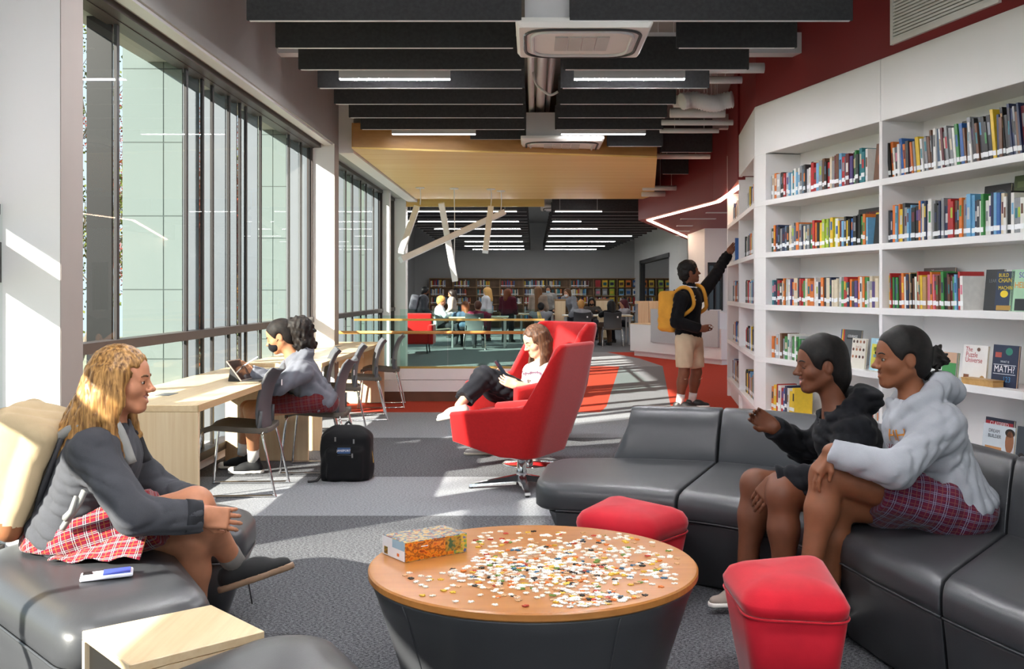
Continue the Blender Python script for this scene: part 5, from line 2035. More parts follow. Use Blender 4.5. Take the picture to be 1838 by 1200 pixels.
# ============================ masked girl at the counter
def girl_desk():
    t = thing('person', 'masked girl in a grey hoodie drawing on a tablet at the counter', 'person', tuple(W(560, 850, 7.55)))
    J = dict(neck=W(528, 645, 7.5), shL=W(540, 668, 7.34), shR=W(524, 662, 7.68), pel=W(568, 722, 7.6),
             elL=W(497, 692, 7.16), wrL=W(450, 668, 7.10), elR=W(500, 688, 7.8), wrR=W(465, 672, 7.5),
             hipL=W(562, 720, 7.50), knL=W(452, 735, 7.46), anL=W(455, 826, 7.58), hipR=W(562, 720, 7.70), knR=W(445, 733, 7.74), anR=W(436, 815, 7.8))
    H = Head(W(503, 604, 7.5), (-.92, -.05, -.34), .98)
    B = Blob()
    add_head(B, H, 0, closed=True)
    neck_to(B, H, J['neck'])
    add_torso(B, J, .86)
    for s in 'LR':
        add_arm(B, J, s)
        add_leg(B, J, s, (.08, .06, .038))
    add_hand(B, J['wrL'], (-.75, .05, .45), (-.2, .9, -.2), -1, .9, 1.05)
    add_hand(B, J['wrR'], (-.9, -.1, -.1), (0, 0, -1), 1, .3, .95)
    V, Q, fm = B.mesh(.012, [fine_of(H.c, .125, .006), fine_of(W(440, 655, 7.1), .08, .006)])
    bo_ = fast_mesh('body', V, Q, [skin_mat('skin_tan', 'b07a58'), M_EYEW, M_IRIS, mat('lips_rose', 'a0605a'), M_TEETH], t, fm)
    add_face_parts(bo_, H, True)
    B = Blob()
    B.ell(H.at(.052, 0, -.052), np.array([.057, .060, .052]), H.R, .02)
    B.half(H.at(.09, 0, -.018), H.u - H.f * .35)
    B.half(H.at(.012, 0, 0), -H.f)
    V, Q, fm = B.mesh(.006)
    fm_ = fast_mesh('face_mask', V, Q, cloth('black_cotton', '17171b'), t)
    for s in (-1, 1):
        mesh('ear_loop', *tube([tuple(H.at(.03, s * .062, -.03)), tuple(H.at(.0, s * .074, -.01)), tuple(H.at(-.02, s * .078, .0))], .0022, 5), M_DARK, fm_)
    hm = hair_mat('dark_curly_hair', '0d0a09', '221a16', (1, 1, 1), .65)
    B = Blob()
    cap_hair(B, H, .009)
    cut_face(B, H, .056, .062)
    V, Q, fm = B.mesh(.007, None, hairstrands(.0008, H, 220, 2, -H.f))
    ho = fast_mesh('hair', V, Q, hm, t)
    B = Blob()
    r = np.random.default_rng(2)
    B.cone(H.at(-.10, 0, .045), H.at(-.155, 0, .01), .055, .08, .03)
    B.cone(H.at(-.16, 0, .01), H.at(-.15, 0, -.12), .092, .075, .03)
    for k in range(60):
        a = H.at(-.155 + r.uniform(-.075, .06), r.uniform(-.06, .06), -.05 + r.uniform(-.12, .09))
        B.ell(a + r.normal(size=3) * .02, (.018, .018, .018), None, .01)
    V, Q, fm = B.mesh(.008, None, curls(.005, 3, 150))
    fast_mesh('ponytail', V, Q, hm, ho)
    up, l, f = torso_frame(J)
    R = np.stack([f, l, up])
    B = Blob()
    add_torso(B, J, 1.02, .022, 0, None, .07)
    for s in 'LR':
        add_arm(B, J, s, (.062, .054, .042), .012)
    nk = J['neck']
    B.ell(J['pel'], (.16, .19, .09), R, .03)
    B.ell(nk - f * .10 + up * .01, (.06, .10, .06), R, .03)
    for s in (-1, 1):
        B.cone(nk - f * .08 + l * s * .07 + up * .02, nk + f * .07 + l * s * .05 - up * .03, .036, .022, .02)
    B.cone(nk + f * .01, H.at(-.02, 0, -.05), .054, .064, .012, 0, True)
    for s in 'LR':
        w, e = J['wr' + s], J['el' + s]
        B.halfball(w - _n(w - e) * .002, w - e, .075)
    B.half(J['pel'] - up * .07, -up + f * .1)
    B.half((0, 0, .475), (0, 0, -1))
    V, Q, fm = B.mesh(.011, None, folds(.008, 55, 41))
    fast_mesh('hoodie', V, Q, cloth('mid_grey_marl', '6a6c74', .12, .92, .3), t)
    B = Blob()
    for s in 'LR':
        a = J['hip' + s]; b = J['kn' + s]
        B.cone(a, a + (b - a) * .7, .112, .092, .06)
    B.ell(J['pel'] - up * .03, (.16, .185, .11), R, .05)
    dd = _n(J['knL'] - J['hipL'])
    B.half(J['hipL'] + dd * .32, dd)
    B.half((0, 0, .462), (0, 0, -1))
    B.halfball(J['pel'] + up * .13, up, .17)
    V, Q, fm = B.mesh(.011, None, folds(.004, 40, 13, (.4, 1, 1)))
    fast_mesh('skirt', V, Q, plaid('plaid_dark_red', '5e1a22', '2e1a26', '7d4a4c', '6a3a2c', 1.4), t, None, uv_plaid(V, dd, (0, -.3, 1), J['hipL'], .14))
    for s, g in (('L', .0), ('R', .0)):
        kn, an = J['kn' + s], J['an' + s]
        ax_ = _n(kn - an)
        mesh('sock', *tube([tuple(an), tuple(an + ax_ * .05), tuple(an + ax_ * .095)], [.042, .0415, .0445], 14), cloth('white_sock', 'dddad6'), t, True)
        a2 = an.copy(); a2[2] = .078
        add_shoe('high_top_sneaker', a2, (-1, -.15, 0), (0, 0, 1), mat('black_canvas', '141518', .8), M_TEETH, t, 1.0, .009, True, M_TEETH, M_TEETH)
    # tablet on its folio and stylus in her hand
    c = WF(446, 682, .742)
    tb = thing('tablet', 'tablet propped in a black folio on the counter', 'tablet', (c[0], c[1], .741))
    Mx = Matrix.Translation((c[0], c[1], .742)) @ Matrix.Rotation(math.radians(-8), 4, 'Z')
    mesh('folio_base', *xf(box((-.10, -.10, 0), (.12, .10, .006)), Mx), M_DARK, tb)
    Mt = Mx @ Matrix.Translation((.0, 0, .007)) @ Matrix.Rotation(math.radians(-38), 4, 'Y')
    o = mesh('slab', *xf(box((-.012, -.105, 0), (-.004, .105, .17)), Mt), mat('tablet_silver', 'b9a99c', .3, .6), tb)
    mesh('screen', *xf(box((-.0038, -.098, .008), (-.0028, .098, .162)), Mt), mat('tablet_screen', '3a2c28', .08), tb)
    mesh('folio_back', *loft([[tuple(Mx @ Vector(p)) for p in ((-.10, y, .006), (-.02, y, .006), (-.085, y, .09))] for y in (-.1, .1)]), M_DARK, tb)
    hp = W(440, 656, 7.06)
    st = mesh('stylus', *tube([tuple(W(430, 661, 7.06)), tuple(W(463, 640, 7.02))], .0048, 8), mat('stylus_white', 'efefef', .3), None, True)
    tag(st, 'white stylus held by the masked girl at the counter', 'stylus')


# ============================ woman reading in the armchair
def woman():
    t = thing('person', 'woman in a striped white sweater sitting in the red armchair with a phone', 'person', tuple(W(940, 830, 8.1)))
    J = dict(neck=W(975, 652, 8.0), shL=W(992, 672, 7.84), shR=W(955, 668, 8.12), pel=W(970, 715, 8.0),
             elL=W(978, 702, 7.68), wrL=W(928, 690, 7.62), elR=W(940, 702, 8.2), wrR=W(915, 682, 7.9),
             hipL=W(960, 716, 7.9), knL=W(868, 676, 7.72), anL=W(824, 728, 7.50), hipR=W(958, 718, 8.1), knR=W(876, 694, 8.15), anR=W(872, 792, 8.45))
    H = Head(W(962, 612, 7.98), (-.80, -.42, -.36), .98)
    B = Blob()
    add_head(B, H, 0, closed=True)
    neck_to(B, H, J['neck'])
    add_torso(B, J, .85)
    for s in 'LR':
        add_arm(B, J, s, (.046, .038, .029))
        add_leg(B, J, s, (.075, .052, .034))
    add_hand(B, J['wrL'], (-.8, .1, .25), (-.2, .8, .3), -1, .7, 1.0)
    add_hand(B, J['wrR'], (-.7, -.2, .5), (-.2, -.7, .4), 1, .7, 1.0)
    V, Q, fm = B.mesh(.012, [fine_of(H.c, .125, .005), fine_of(W(908, 678, 7.7), .08, .006)])
    bo_ = fast_mesh('body', V, Q, [skin_mat('skin_light', 'c99a80'), M_EYEW, M_IRIS, mat('lips_pink', 'a85a52'), M_TEETH], t, fm)
    add_face_parts(bo_, H, True)
    B = Blob()
    cap_hair(B, H, .012)
    r = np.random.default_rng(5)
    for k in range(34):
        an = math.radians(-112 + 224 * (k + .5) / 34)
        ca, sa = math.cos(an), math.sin(an)
        p0 = H.at(-.016 - .088 * ca, .078 * sa, .05)
        p1 = H.at(-.02 - .098 * ca, .090 * sa, -.03)
        p2 = p1 + np.array([0, 0, -.08]) + H.l * .012 * sa
        p3 = p2 + np.array([0, 0, -.07 - .02 * r.random()]) + H.f * .02
        q = [p0, p1, p2, p3]
        for i, (a, b) in enumerate(zip(q, q[1:])):
            B.cone(a, b, .019 - .004 * i, .019 - .004 * (i + 1), .012)
    cut_face(B, H, .055, .075, 0, False, False)
    B.rbox(H.at(.12, 0, -.06), np.array([.095, .056, .12]), H.R, .0, .012, 0, True)
    V, Q, fm = B.mesh(.007, None, hairstrands(.001, H, 190, 7))
    fast_mesh('hair', V, Q, hair_mat('brown_hair', '2c1c14', '5e3d28', (2.6, 2.6, .16), .55), t)
    up, l, f = torso_frame(J)
    R = np.stack([f, l, up])
    B = Blob()
    add_torso(B, J, .96, .018, 0, None, .06)
    for s in 'LR':
        sh, el, wr = J['sh' + s], J['el' + s], J['wr' + s]
        B.cone(sh, el, .062, .056, .03)
        B.cone(el, el + (wr - el) * .55, .055, .048, .03)
        B.halfball(el + (wr - el) * .55, wr - el, .075)
    nk = J['neck']
    B.cone(nk + f * .01, H.at(-.02, 0, -.05), .062, .066, .012, 0, True)
    B.half(J['pel'] - up * .05, -up + f * .2)
    V, Q, fm = B.mesh(.010, None, folds(.004, 45, 51))
    hgt = (V - J['pel']) @ up
    md = np.mod(hgt + .012 * np.sin((V @ l) * 14), .125)
    tv = ((md > .06) & (md < .083)).astype(int) + 2 * ((md > .088) & (md < .098)).astype(int)
    fast_mesh('sweater', V, Q, [cloth('cream_knit', 'e6e0da', .05), cloth('plum_stripe', '5d4252', .06), cloth('peach_stripe', 'e2bba2', .05)], t, tv[Q[:, 0]])
    B = Blob()
    for s in 'LR':
        hp, kn, an = J['hip' + s], J['kn' + s], J['an' + s]
        B.cone(hp, kn, .100, .080, .05)
        B.cone(kn, kn + (an - kn) * .78, .078, .070, .04)
        B.halfball(kn + (an - kn) * .78, an - kn, .12)
    B.ell(J['pel'] - up * .02, (.14, .17, .11), R, .05)
    B.halfball(J['pel'] + up * .07, up, .22)
    V, Q, fm = B.mesh(.011, None, folds(.008, 50, 53))
    fast_mesh('trousers', V, Q, cloth('black_wide_trousers', '16171d', .15, .75), t)
    ms, mu = mat('cream_sole', 'd9d0c0', .6), cloth('grey_canvas_shoe', 'a9a49f', .06)
    add_shoe('slip_on_shoe', J['anL'], (-.95, -.1, -.20), (-.2, 0, 1), mu, ms, t, 1.0, .009)
    a2 = J['anR'].copy(); a2[2] = .076
    add_shoe('slip_on_shoe', a2, (-.98, -.1, 0), (0, 0, 1), mu, ms, t, 1.0, .009)
    c = W(899, 661, 7.72)
    ph = thing('phone', 'dark phone in the hands of the woman in the red chair', 'phone', tuple(c))
    Mx = Matrix.Translation(tuple(c)) @ Matrix.Rotation(math.radians(-35), 4, 'Y') @ Matrix.Rotation(math.radians(20), 4, 'Z')
    bevel_obj(mesh('case', *xf(box((-.005, -.036, -.072), (.005, .036, .072)), Mx), mat('phone_navy', '18202c', .3), ph), .004, 2)
    mesh('screen', *xf(box((.0052, -.033, -.068), (.0058, .033, .068)), Mx), mat('phone_screen', '0c0e12', .08), ph)


# ============================ boy reaching for a book
def boy():
    D = 11.8
    t = thing('person', 'standing boy in a black top and khaki shorts reaching to the shelf', 'person', tuple(W(1235, 732, D)))
    J = dict(neck=W(1237, 518, 11.8), shR=W(1222, 536, 11.62), shL=W(1256, 530, 11.97), pel=W(1236, 606, 11.8),
             elR=W(1214, 577, 11.55), wrR=W(1256, 590, 11.55), elL=W(1284, 494, 12.1), wrL=W(1307, 456, 12.17),
             hipR=W(1229, 612, 11.7), knR=W(1228, 668, 11.7), anR=W(1220, 722, 11.72), hipL=W(1245, 612, 11.92), knL=W(1250, 668, 11.95), anL=W(1242, 719, 11.98))
    H = Head(W(1238, 489, 11.8), (.97, .05, .16), 1.05)
    B = Blob()
    add_head(B, H, 0)
    neck_to(B, H, J['neck'], (.052, .06))
    add_torso(B, J, .95)
    for s in 'LR':
        add_arm(B, J, s)
        add_leg(B, J, s, (.082, .062, .042))
    add_hand(B, J['wrR'], (.9, .1, .1), (0, .9, .3), 1, .5, 1.1)
    add_hand(B, J['wrL'], (.55, .1, .8), (.4, .8, -.2), -1, .35, 1.1)
    V, Q, fm = B.mesh(.014, [fine_of(H.c, .13, .007), fine_of(W(1316, 440, 12.2), .09, .007)])
    bo_ = fast_mesh('body', V, Q, [skin_mat('skin_brown2', '7a4c36'), M_EYEW, M_IRIS, mat('lips_brown', '8a4a44'), M_TEETH], t, fm)
    add_face_parts(bo_, H, False)
    B = Blob()
    cap_hair(B, H, .016)
    B.ell(H.at(-.02, 0, .075), np.array([.10, .085, .07]), H.R, .02)
    cut_face(B, H, .064, .060)
    V, Q, fm = B.mesh(.008, None, curls(.004, 9, 150))
    fast_mesh('hair', V, Q, hair_mat('black_hair', '0b0908', '1d1714'), t)
    up, l, f = torso_frame(J)
    R = np.stack([f, l, up])
    B = Blob()
    add_torso(B, J, 1.02, .022, 0, None, .06)
    for s in 'LR':
        add_arm(B, J, s, (.066, .056, .042), .012)
        w, e = J['wr' + s], J['el' + s]
        B.halfball(w - _n(w - e) * .002, w - e, .08)
    nk = J['neck']
    B.cone(nk - up * .02, nk + up * .035, .075, .072, .02)
    B.cone(nk - up * .0, nk + up * .09, .06, .066, .01, 0, True)
    B.half(J['pel'] - up * .03, -up)
    V, Q, fm = B.mesh(.013, None, folds(.008, 50, 61))
    top = fast_mesh('sweatshirt', V, Q, cloth('black_sweat', '131316', .12), t)
    ring = [tuple(nk + up * (.03 + .015 * math.cos(a)) - f * .0 + f * .074 * math.cos(a) * -1 + l * .078 * math.sin(a)) for a in np.linspace(0, 6.283, 25)[:-1]]
    mesh('collar_stripe', *tube(ring, .011, 6, True), cloth('white_trim', 'e9ecf2'), top, True)
    # small white emblem on the chest: a leaping figure
    bv = BVHTree.FromObject(top, bpy.context.evaluated_depsgraph_get())
    c0 = J['pel'] + up * np.linalg.norm(nk - J['pel']) * .62
    seg = [((0, .0), (.002, .018), .006), ((.002, .018), (.012, .034), .004), ((.002, .018), (-.012, .024), .004), ((0, 0), (.018, -.016), .005), ((0, 0), (-.014, -.02), .005)]
    V_, F_ = [], []
    eye = np.array([0, 0, EYE])
    base = W(1250, 536, 11.5)
    parts_ = []
    for a, b, r_ in seg:
        pts = []
        for (x, z) in (a, b):
            p = base + np.array([x, 0, z])
            h = bv.ray_cast(Vector(p), Vector((0, 1, 0)))
            pts.append(tuple(h[0] - Vector((0, .004, 0))) if h[0] is not None else tuple(p))
        parts_.append(tube(pts, r_, 6))
    parts_.append(lathe([(0, -.006), (.006, -.003), (.006, .003), (0, .006)], tuple(np.array(parts_[0][0][-1]) + (0, -.002, .012)), 8))
    mesh('chest_emblem', *join(*parts_), M_TEETH, top)
    B = Blob()
    for s in 'LR':
        hp, kn = J['hip' + s], J['kn' + s]
        B.cone(hp, kn, .108, .094, .04)
        B.halfball(kn + (hp - kn) * .16, kn - hp, .14)
    B.ell(J['pel'] - up * .02, (.13, .165, .12), R, .05)
    B.half(J['pel'] + up * .06, up)
    V, Q, fm = B.mesh(.013, None, folds(.004, 40, 63))
    fast_mesh('shorts', V, Q, cloth('khaki_twill', 'cdb99c', .06), t)
    for s in 'LR':
        kn, an = J['kn' + s], J['an' + s]
        ax_ = _n(kn - an)
        mesh('sock', *tube([tuple(an - ax_ * .02), tuple(an + ax_ * .05), tuple(an + ax_ * .10)], [.046, .046, .048], 14), cloth('white_sock', 'dddad6'), t, True)
        a2 = an.copy(); a2[2] = .078
        add_shoe('shoe', a2, (1, -.1, 0), (0, 0, 1), M_DARK, M_TEETH, t, 1.15, .012)
    bp = thing('backpack', 'mustard yellow backpack worn by the standing boy', 'backpack', tuple(W(1205, 590, 11.75)))
    B = Blob()
    bc = J['pel'] + up * .30 - f * .225
    B.rbox(bc, (.055, .105, .18), R, .055, .02)
    B.rbox(bc - f * .055 - up * .06, (.02, .08, .08), R, .04, .03)
    V, Q, fm = B.mesh(.012, None, folds(.006, 40, 65))
    ym = cloth('mustard_canvas', 'd59a3c', .08)
    fast_mesh('pack_body', V, Q, ym, bp)
    for s, nm in ((-1, 'R'), (1, 'L')):
        sh = J['sh' + nm]
        m_ = nk * .35 + sh * .65
        pth = smooth_path([tuple(bc + up * .17 + f * .04 + l * s * .07), tuple(m_ + up * .085 - f * .04), tuple(m_ + up * .06 + f * .08), tuple(m_ - up * .10 + f * .13), tuple(m_ - up * .2 + f * .07 + l * s * .05), tuple(bc - up * .12 + f * .06 + l * s * .11)], 6)
        mesh('shoulder_strap', *tube(pth, .022, 8), ym, bp, True)
    mesh('grab_handle', *tube(smooth_path([tuple(bc + up * .2 + f * .03 + l * .03), tuple(bc + up * .25 + f * .03), tuple(bc + up * .2 + f * .03 - l * .03)], 5), .008, 6), M_DARK, bp, True)


girl_desk()
woman()
boy()

# ---------------------------------------------------------------- black backpack on the carpet
def black_pack():
    c = np.array([-1.335, 7.36, 0])
    t = thing('backpack', 'black backpack standing on the carpet beside the sled chairs', 'backpack', tuple(c))
    B = Blob()
    B.rbox(c + (0, 0, .16), (.13, .06, .13), None, .045, .02)
    B.cone(c + (-.06, 0, .30), c + (.06, 0, .30), .09, .09, .06)
    B.rbox(c + (.0, -.09, .12), (.10, .025, .085), None, .03, .03)
    B.ell(c + (.155, -.01, .09), (.035, .05, .08), None, .03)
    B.half((0, 0, .004), (0, 0, -1))
    V, Q, fm = B.mesh(.009, None, folds(.005, 40, 71))
    body = fast_mesh('pack_body', V, Q, cloth('black_nylon', '121214', .2, .7), t)
    p = mesh('brand_patch', *box((c[0] - .045, c[1] - .152, .205), (c[0] + .045, c[1] - .140, .245)), mat('patch_blue', '33507c', .6), t)
    text_mesh('JANSPORT', .021, Matrix.Translation((c[0], c[1] - .153, .225)) @ Matrix.Rotation(math.pi / 2, 4, 'X'), mat('patch_white', 'f0e9e6', .6), 'patch_lettering', p, .0006)
    for k, (x, z, w) in enumerate(((0, .30, .11), (0, .185, .085))):
        y = c[1] - (.095 if k == 0 else .142)
        mesh('zip', *tube(smooth_path([(c[0] - w, y + .02, z - .05), (c[0] - w * .7, y, z), (c[0], y - .004, z + .01), (c[0] + w * .7, y, z), (c[0] + w, y + .02, z - .05)], 4), .004, 5), mat('zip_grey', '2c2c2e', .4), t, True)
    for (x, z) in ((-.06, .315), (.07, .30), (.06, .20)):
        mesh('zip_pull', *box((c[0] + x - .005, c[1] - .155, z - .025), (c[0] + x + .005, c[1] - .148, z + .005)), mat('zip_metal', 'a8a8a8', .3, .8), t)
    mesh('grab_loop', *tube(smooth_path([(c[0] - .03, c[1] + .03, .37), (c[0], c[1] + .04, .405), (c[0] + .03, c[1] + .03, .37)], 5), .009, 6), M_DARK, t, True)
    mesh('strap_end', *tube(smooth_path([(c[0] - .15, c[1] - .05, .06), (c[0] - .18, c[1] - .09, .03), (c[0] - .20, c[1] - .12, .008), (c[0] - .25, c[1] - .16, .008)], 5), .009, 6), M_DARK, t, True)
    mesh('drawcord', *tube(smooth_path([(c[0] + .16, c[1], .30), (c[0] + .175, c[1] - .01, .2), (c[0] + .19, c[1] - .03, .12)], 5), .004, 5), mat('yellow_cord', 'c39a3c', .7), t, True)


black_pack()
# ---------------------------------------------------------------- books on the white shelves
BOOKC = {'white': 'e4e2dd', 'cream': 'd8cbb0', 'black': '191919', 'charcoal': '3a3b3f', 'navy': '1f2b4d', 'blue': '2c5fa3', 'sky blue': '6fa9cf', 'teal': '23767f', 'green': '3c8a46',
         'dark green': '24402f', 'lime': 'a6bf3a', 'yellow': 'e3bd2c', 'orange': 'd9752a', 'red': 'b3282a', 'maroon': '64202a', 'pink': 'd5788c', 'purple': '54417a', 'brown': '6b4630', 'tan': 'b08a5c',
         'grey': '8d8f92', 'pale grey': 'bcbdbf', 'slate blue': '566b84'}
BM = {k: mat('cover_' + k.replace(' ', '_'), v, .42, var=.05, nscale=30) for k, v in BOOKC.items()}
M_PAGES = mat('paper_pages', 'e6dcc6', .9, var=.05, nscale=90)
M_STICK = mat('spine_sticker', 'eef0f2', .5)
ONES = ['', 'first', 'second', 'third', 'fourth', 'fifth', 'sixth', 'seventh', 'eighth', 'ninth', 'tenth', 'eleventh', 'twelfth', 'thirteenth', 'fourteenth', 'fifteenth', 'sixteenth', 'seventeenth', 'eighteenth', 'nineteenth']
CARD = {2: 'twenty', 3: 'thirty', 4: 'forty', 5: 'fifty', 6: 'sixty'}


def nth(n):
    if n < 20:
        return ONES[n]
    a, b = divmod(n, 10)
    return CARD[a][:-1] + 'ieth' if b == 0 else CARD[a] + '-' + ONES[b]


brnd = random.Random(21)


def book_vf(C, E, N, s0, w, d0, dep, z, h, lean):
    """two boards, spine and page block"""
    b = .0022

    def q(s, d, zz):
        p = wp(C, E, N, s + lean * (zz - z), d, zz)
        return p

    def bx(sa, sb, da, db, za, zb):
        v = [q(s, d, zz) for zz in (za, zb) for s, d in ((sa, da), (sb, da), (sb, db), (sa, db))]
        f = [(0, 3, 2, 1), (4, 5, 6, 7), (0, 1, 5, 4), (1, 2, 6, 5), (2, 3, 7, 6), (3, 0, 4, 7)]
        a, c = Vector(v[1]) - Vector(v[0]), Vector(v[3]) - Vector(v[0])
        return (v, f) if a.cross(c).z > 0 else (v, [tuple(reversed(x)) for x in f])
    parts = [bx(s0, s0 + b, d0, d0 + dep, z, z + h), bx(s0 + w - b, s0 + w, d0, d0 + dep, z, z + h), bx(s0 + b, s0 + w - b, d0, d0 + b, z, z + h),
             bx(s0 + b, s0 + w - b, d0 + b, d0 + dep - .004, z + .003, z + h - .004)]
    v, f = join(*parts)
    return v, f, [0] * 18 + [1] * 6, q, bx


def book(C, E, N, s0, w, z, h, col, label, group, lean=0.0, d0=.045, dep=.17, sticker=True, band=None):
    v, f, fm, q, bx = book_vf(C, E, N, s0, w, d0, dep, z, h, lean)
    o = mesh('book', v, f, [BM[col], M_PAGES], None, False, False, None, fm)
    tag(o, label, 'book', group)
    if sticker:
        sj = brnd.uniform(0, .03) if s0 < 2.1 else brnd.uniform(0, .006)
        mesh('spine_label', *bx(s0 - .0004, s0 + w + .0004, d0 - .0012, d0 - .0002, z + .024 + sj, z + .056 + sj), M_STICK, o)
    if band:
        a = brnd.uniform(.4, .6)
        mesh('title_band', *bx(s0 + w * .2, s0 + w * .8, d0 - .0010, d0 - .0001, z + h * a, z + h * (a + .28)), BM[band], o)
    return o


BOOKS_MADE = [0]


def row(C, E, N, s0, s1, z, pal, where, group, hr=(.19, .25), wr=(.014, .044), lean=0.0, rising=0.0, tall=()):
    s, n = s0, 0
    while True:
        w = brnd.uniform(*wr)
        if brnd.random() < .15:
            w *= 1.4
        if s + w > s1:
            break
        n += 1
        u = (s - s0) / max(.01, s1 - s0)
        h = brnd.uniform(*hr) * (1 + rising * u)
        col = brnd.choice(pal)
        band = brnd.choice(list(BM)) if brnd.random() < .62 else None
        book(C, E, N, s, w, z, h, col, '%s book, %s from the left on %s' % (col, nth(n), where), group, lean * (1 if brnd.random() < .8 else .3), .045 + brnd.uniform(0, .018), min(.19, h * .75), True, band)
        BOOKS_MADE[0] += 1
        s += w + .0012 + (abs(lean) * .002)


MIX = ['white', 'white', 'pale grey', 'black', 'charcoal', 'brown', 'grey', 'black', 'navy', 'blue', 'sky blue', 'teal', 'red', 'orange', 'cream', 'grey', 'brown', 'pale grey', 'purple', 'yellow', 'charcoal', 'green', 'maroon', 'white']
DARKMIX = ['black', 'black', 'black', 'charcoal', 'white', 'white', 'grey', 'charcoal', 'navy', 'blue', 'yellow', 'orange', 'white', 'slate blue', 'brown', 'green', 'teal', 'maroon', 'grey']
B1, B2 = .235, 2.115
row(C0, E1, N1, B1, 1.85, SHZ[0], MIX, 'the top shelf of the corner bay', 'books on the corner bay top shelf', (.19, .24), (.022, .048), 0, .25)
row(C0, E1, N1, B1, .95, SHZ[1], ['dark green', 'charcoal', 'black', 'grey', 'slate blue', 'orange', 'navy', 'cream'], 'the second shelf of the corner bay', 'books on the corner bay second shelf', (.21, .25), (.022, .046))
row(C0, E1, N1, .955, 1.85, SHZ[1], ['yellow', 'red', 'black', 'lime', 'blue', 'yellow', 'sky blue', 'orange', 'white', 'maroon', 'green'], 'the corner bay second shelf, right half', 'books on the corner bay second shelf', (.21, .25), (.022, .046))
row(C0, E1, N1, B1, 2.0, SHZ[2], ['white', 'white', 'pale grey', 'teal', 'red', 'green', 'orange', 'purple', 'charcoal', 'navy', 'cream', 'white'], 'the third shelf of the corner bay', 'books on the corner bay third shelf', (.20, .245), (.022, .048))
row(C0, E1, N1, B1, .82, SHZ[3], ['white', 'grey', 'black', 'orange', 'green', 'brown', 'pale grey'], 'the fourth shelf of the corner bay', 'books on the corner bay fourth shelf', (.18, .24), (.024, .05))
row(C0, E1, N1, B1, .72, SHZ[4], ['blue', 'yellow', 'red', 'navy', 'white', 'purple', 'orange'], 'the bottom shelf of the corner bay', 'books on the corner bay bottom shelf', (.20, .25), (.024, .05), .04)
row(C0, E1, N1, 1.7, 2.03, SHZ[4], ['blue', 'white', 'red', 'pale grey'], 'the corner bay bottom shelf, right end', 'books on the corner bay bottom shelf', (.20, .25), (.024, .05))
row(C0, E1, N1, B2, 3.74, SHZ[0], DARKMIX, 'the top shelf of the right bay', 'books on the right bay top shelf', (.22, .28), (.016, .034), -.12, .25)
row(C0, E1, N1, B2, 3.74, SHZ[1], ['white', 'navy', 'black', 'yellow', 'cream', 'green', 'orange', 'sky blue', 'charcoal', 'brown', 'white', 'red', 'grey', 'blue'], 'the second shelf of the right bay', 'books on the right bay second shelf', (.22, .29), (.016, .034))
row(C0, E1, N1, B2, 2.98, SHZ[2], ['orange', 'charcoal', 'sky blue', 'red', 'pink', 'brown', 'maroon', 'green', 'white', 'black', 'tan', 'navy', 'yellow'], 'the third shelf of the right bay', 'books on the right bay third shelf', (.22, .27), (.014, .030), -.03)
row(C0, E1, N1, 3.55, 3.85, SHZ[3], ['black', 'orange', 'sky blue', 'red', 'yellow', 'navy', 'white'], 'the right bay fourth shelf, right end', 'books on the right bay fourth shelf', (.22, .27), (.016, .03), -.06)
row(C0, E1, N1, B2 + .01, 2.36, SHZ[4], ['tan', 'yellow', 'purple', 'navy', 'teal', 'maroon'], 'the right bay bottom shelf, left end', 'books on the right bay bottom shelf', (.22, .27), (.018, .034))


def rows_stuff(name, label, specs, E, N, C, seed, wr, hr, dep=.17):
    """books too small to tell apart, one object"""
    r = random.Random(seed)
    cols = list(BM)
    V, Fc, fm = [], [], []
    for (s0, s1, z) in specs:
        s = s0
        while s < s1:
            w = r.uniform(*wr)
            h = r.uniform(*hr)
            d0 = .05 + r.uniform(0, .02)
            v, f = wbox(C, E, N, s, min(s + w, s1) - .002, d0, d0 + dep, z, z + h)
            n = len(V); V += v; Fc += [tuple(i + n for i in q) for q in f]; ci = r.choice([0, 0, 1, 2, 3, 4, 5, 6, 7, 9, 11, 12, 13, 14, 17, 18, 19, 20])
            fm += [ci] * 6
            v, f = wbox(C, E, N, s, min(s + w, s1) - .002, d0 - .002, d0 - .0003, z + .03, z + .065)
            n = len(V); V += v; Fc += [tuple(i + n for i in q) for q in f]; fm += [len(cols)] * 6
            s += w
    o = mesh(name, V, Fc, [BM[c] for c in cols] + [M_STICK], None, False, False, None, fm)
    return tag(o, label, 'books', None, 'stuff')


sp = []
for k, z in enumerate(SHZ):
    sp += [(.15, .15 + (1.5 if k != 0 else 1.2), z), (1.86, 1.86 + (1.5, 1.4, 1.45, 1.4, 1.45)[k], z)]
rows_stuff('far_facet_books', 'rows of colourful books on the narrow facet beside the boy', sp, E2, N2, C0, 5, (.03, .06), (.19, .26))
# the book the boy touches
bo = book(C0, E2, N2, 2.28, .03, SHZ[1] + .002, .26, 'blue', 'blue book the standing boy is reaching for', None, 0, .0, .17, True)


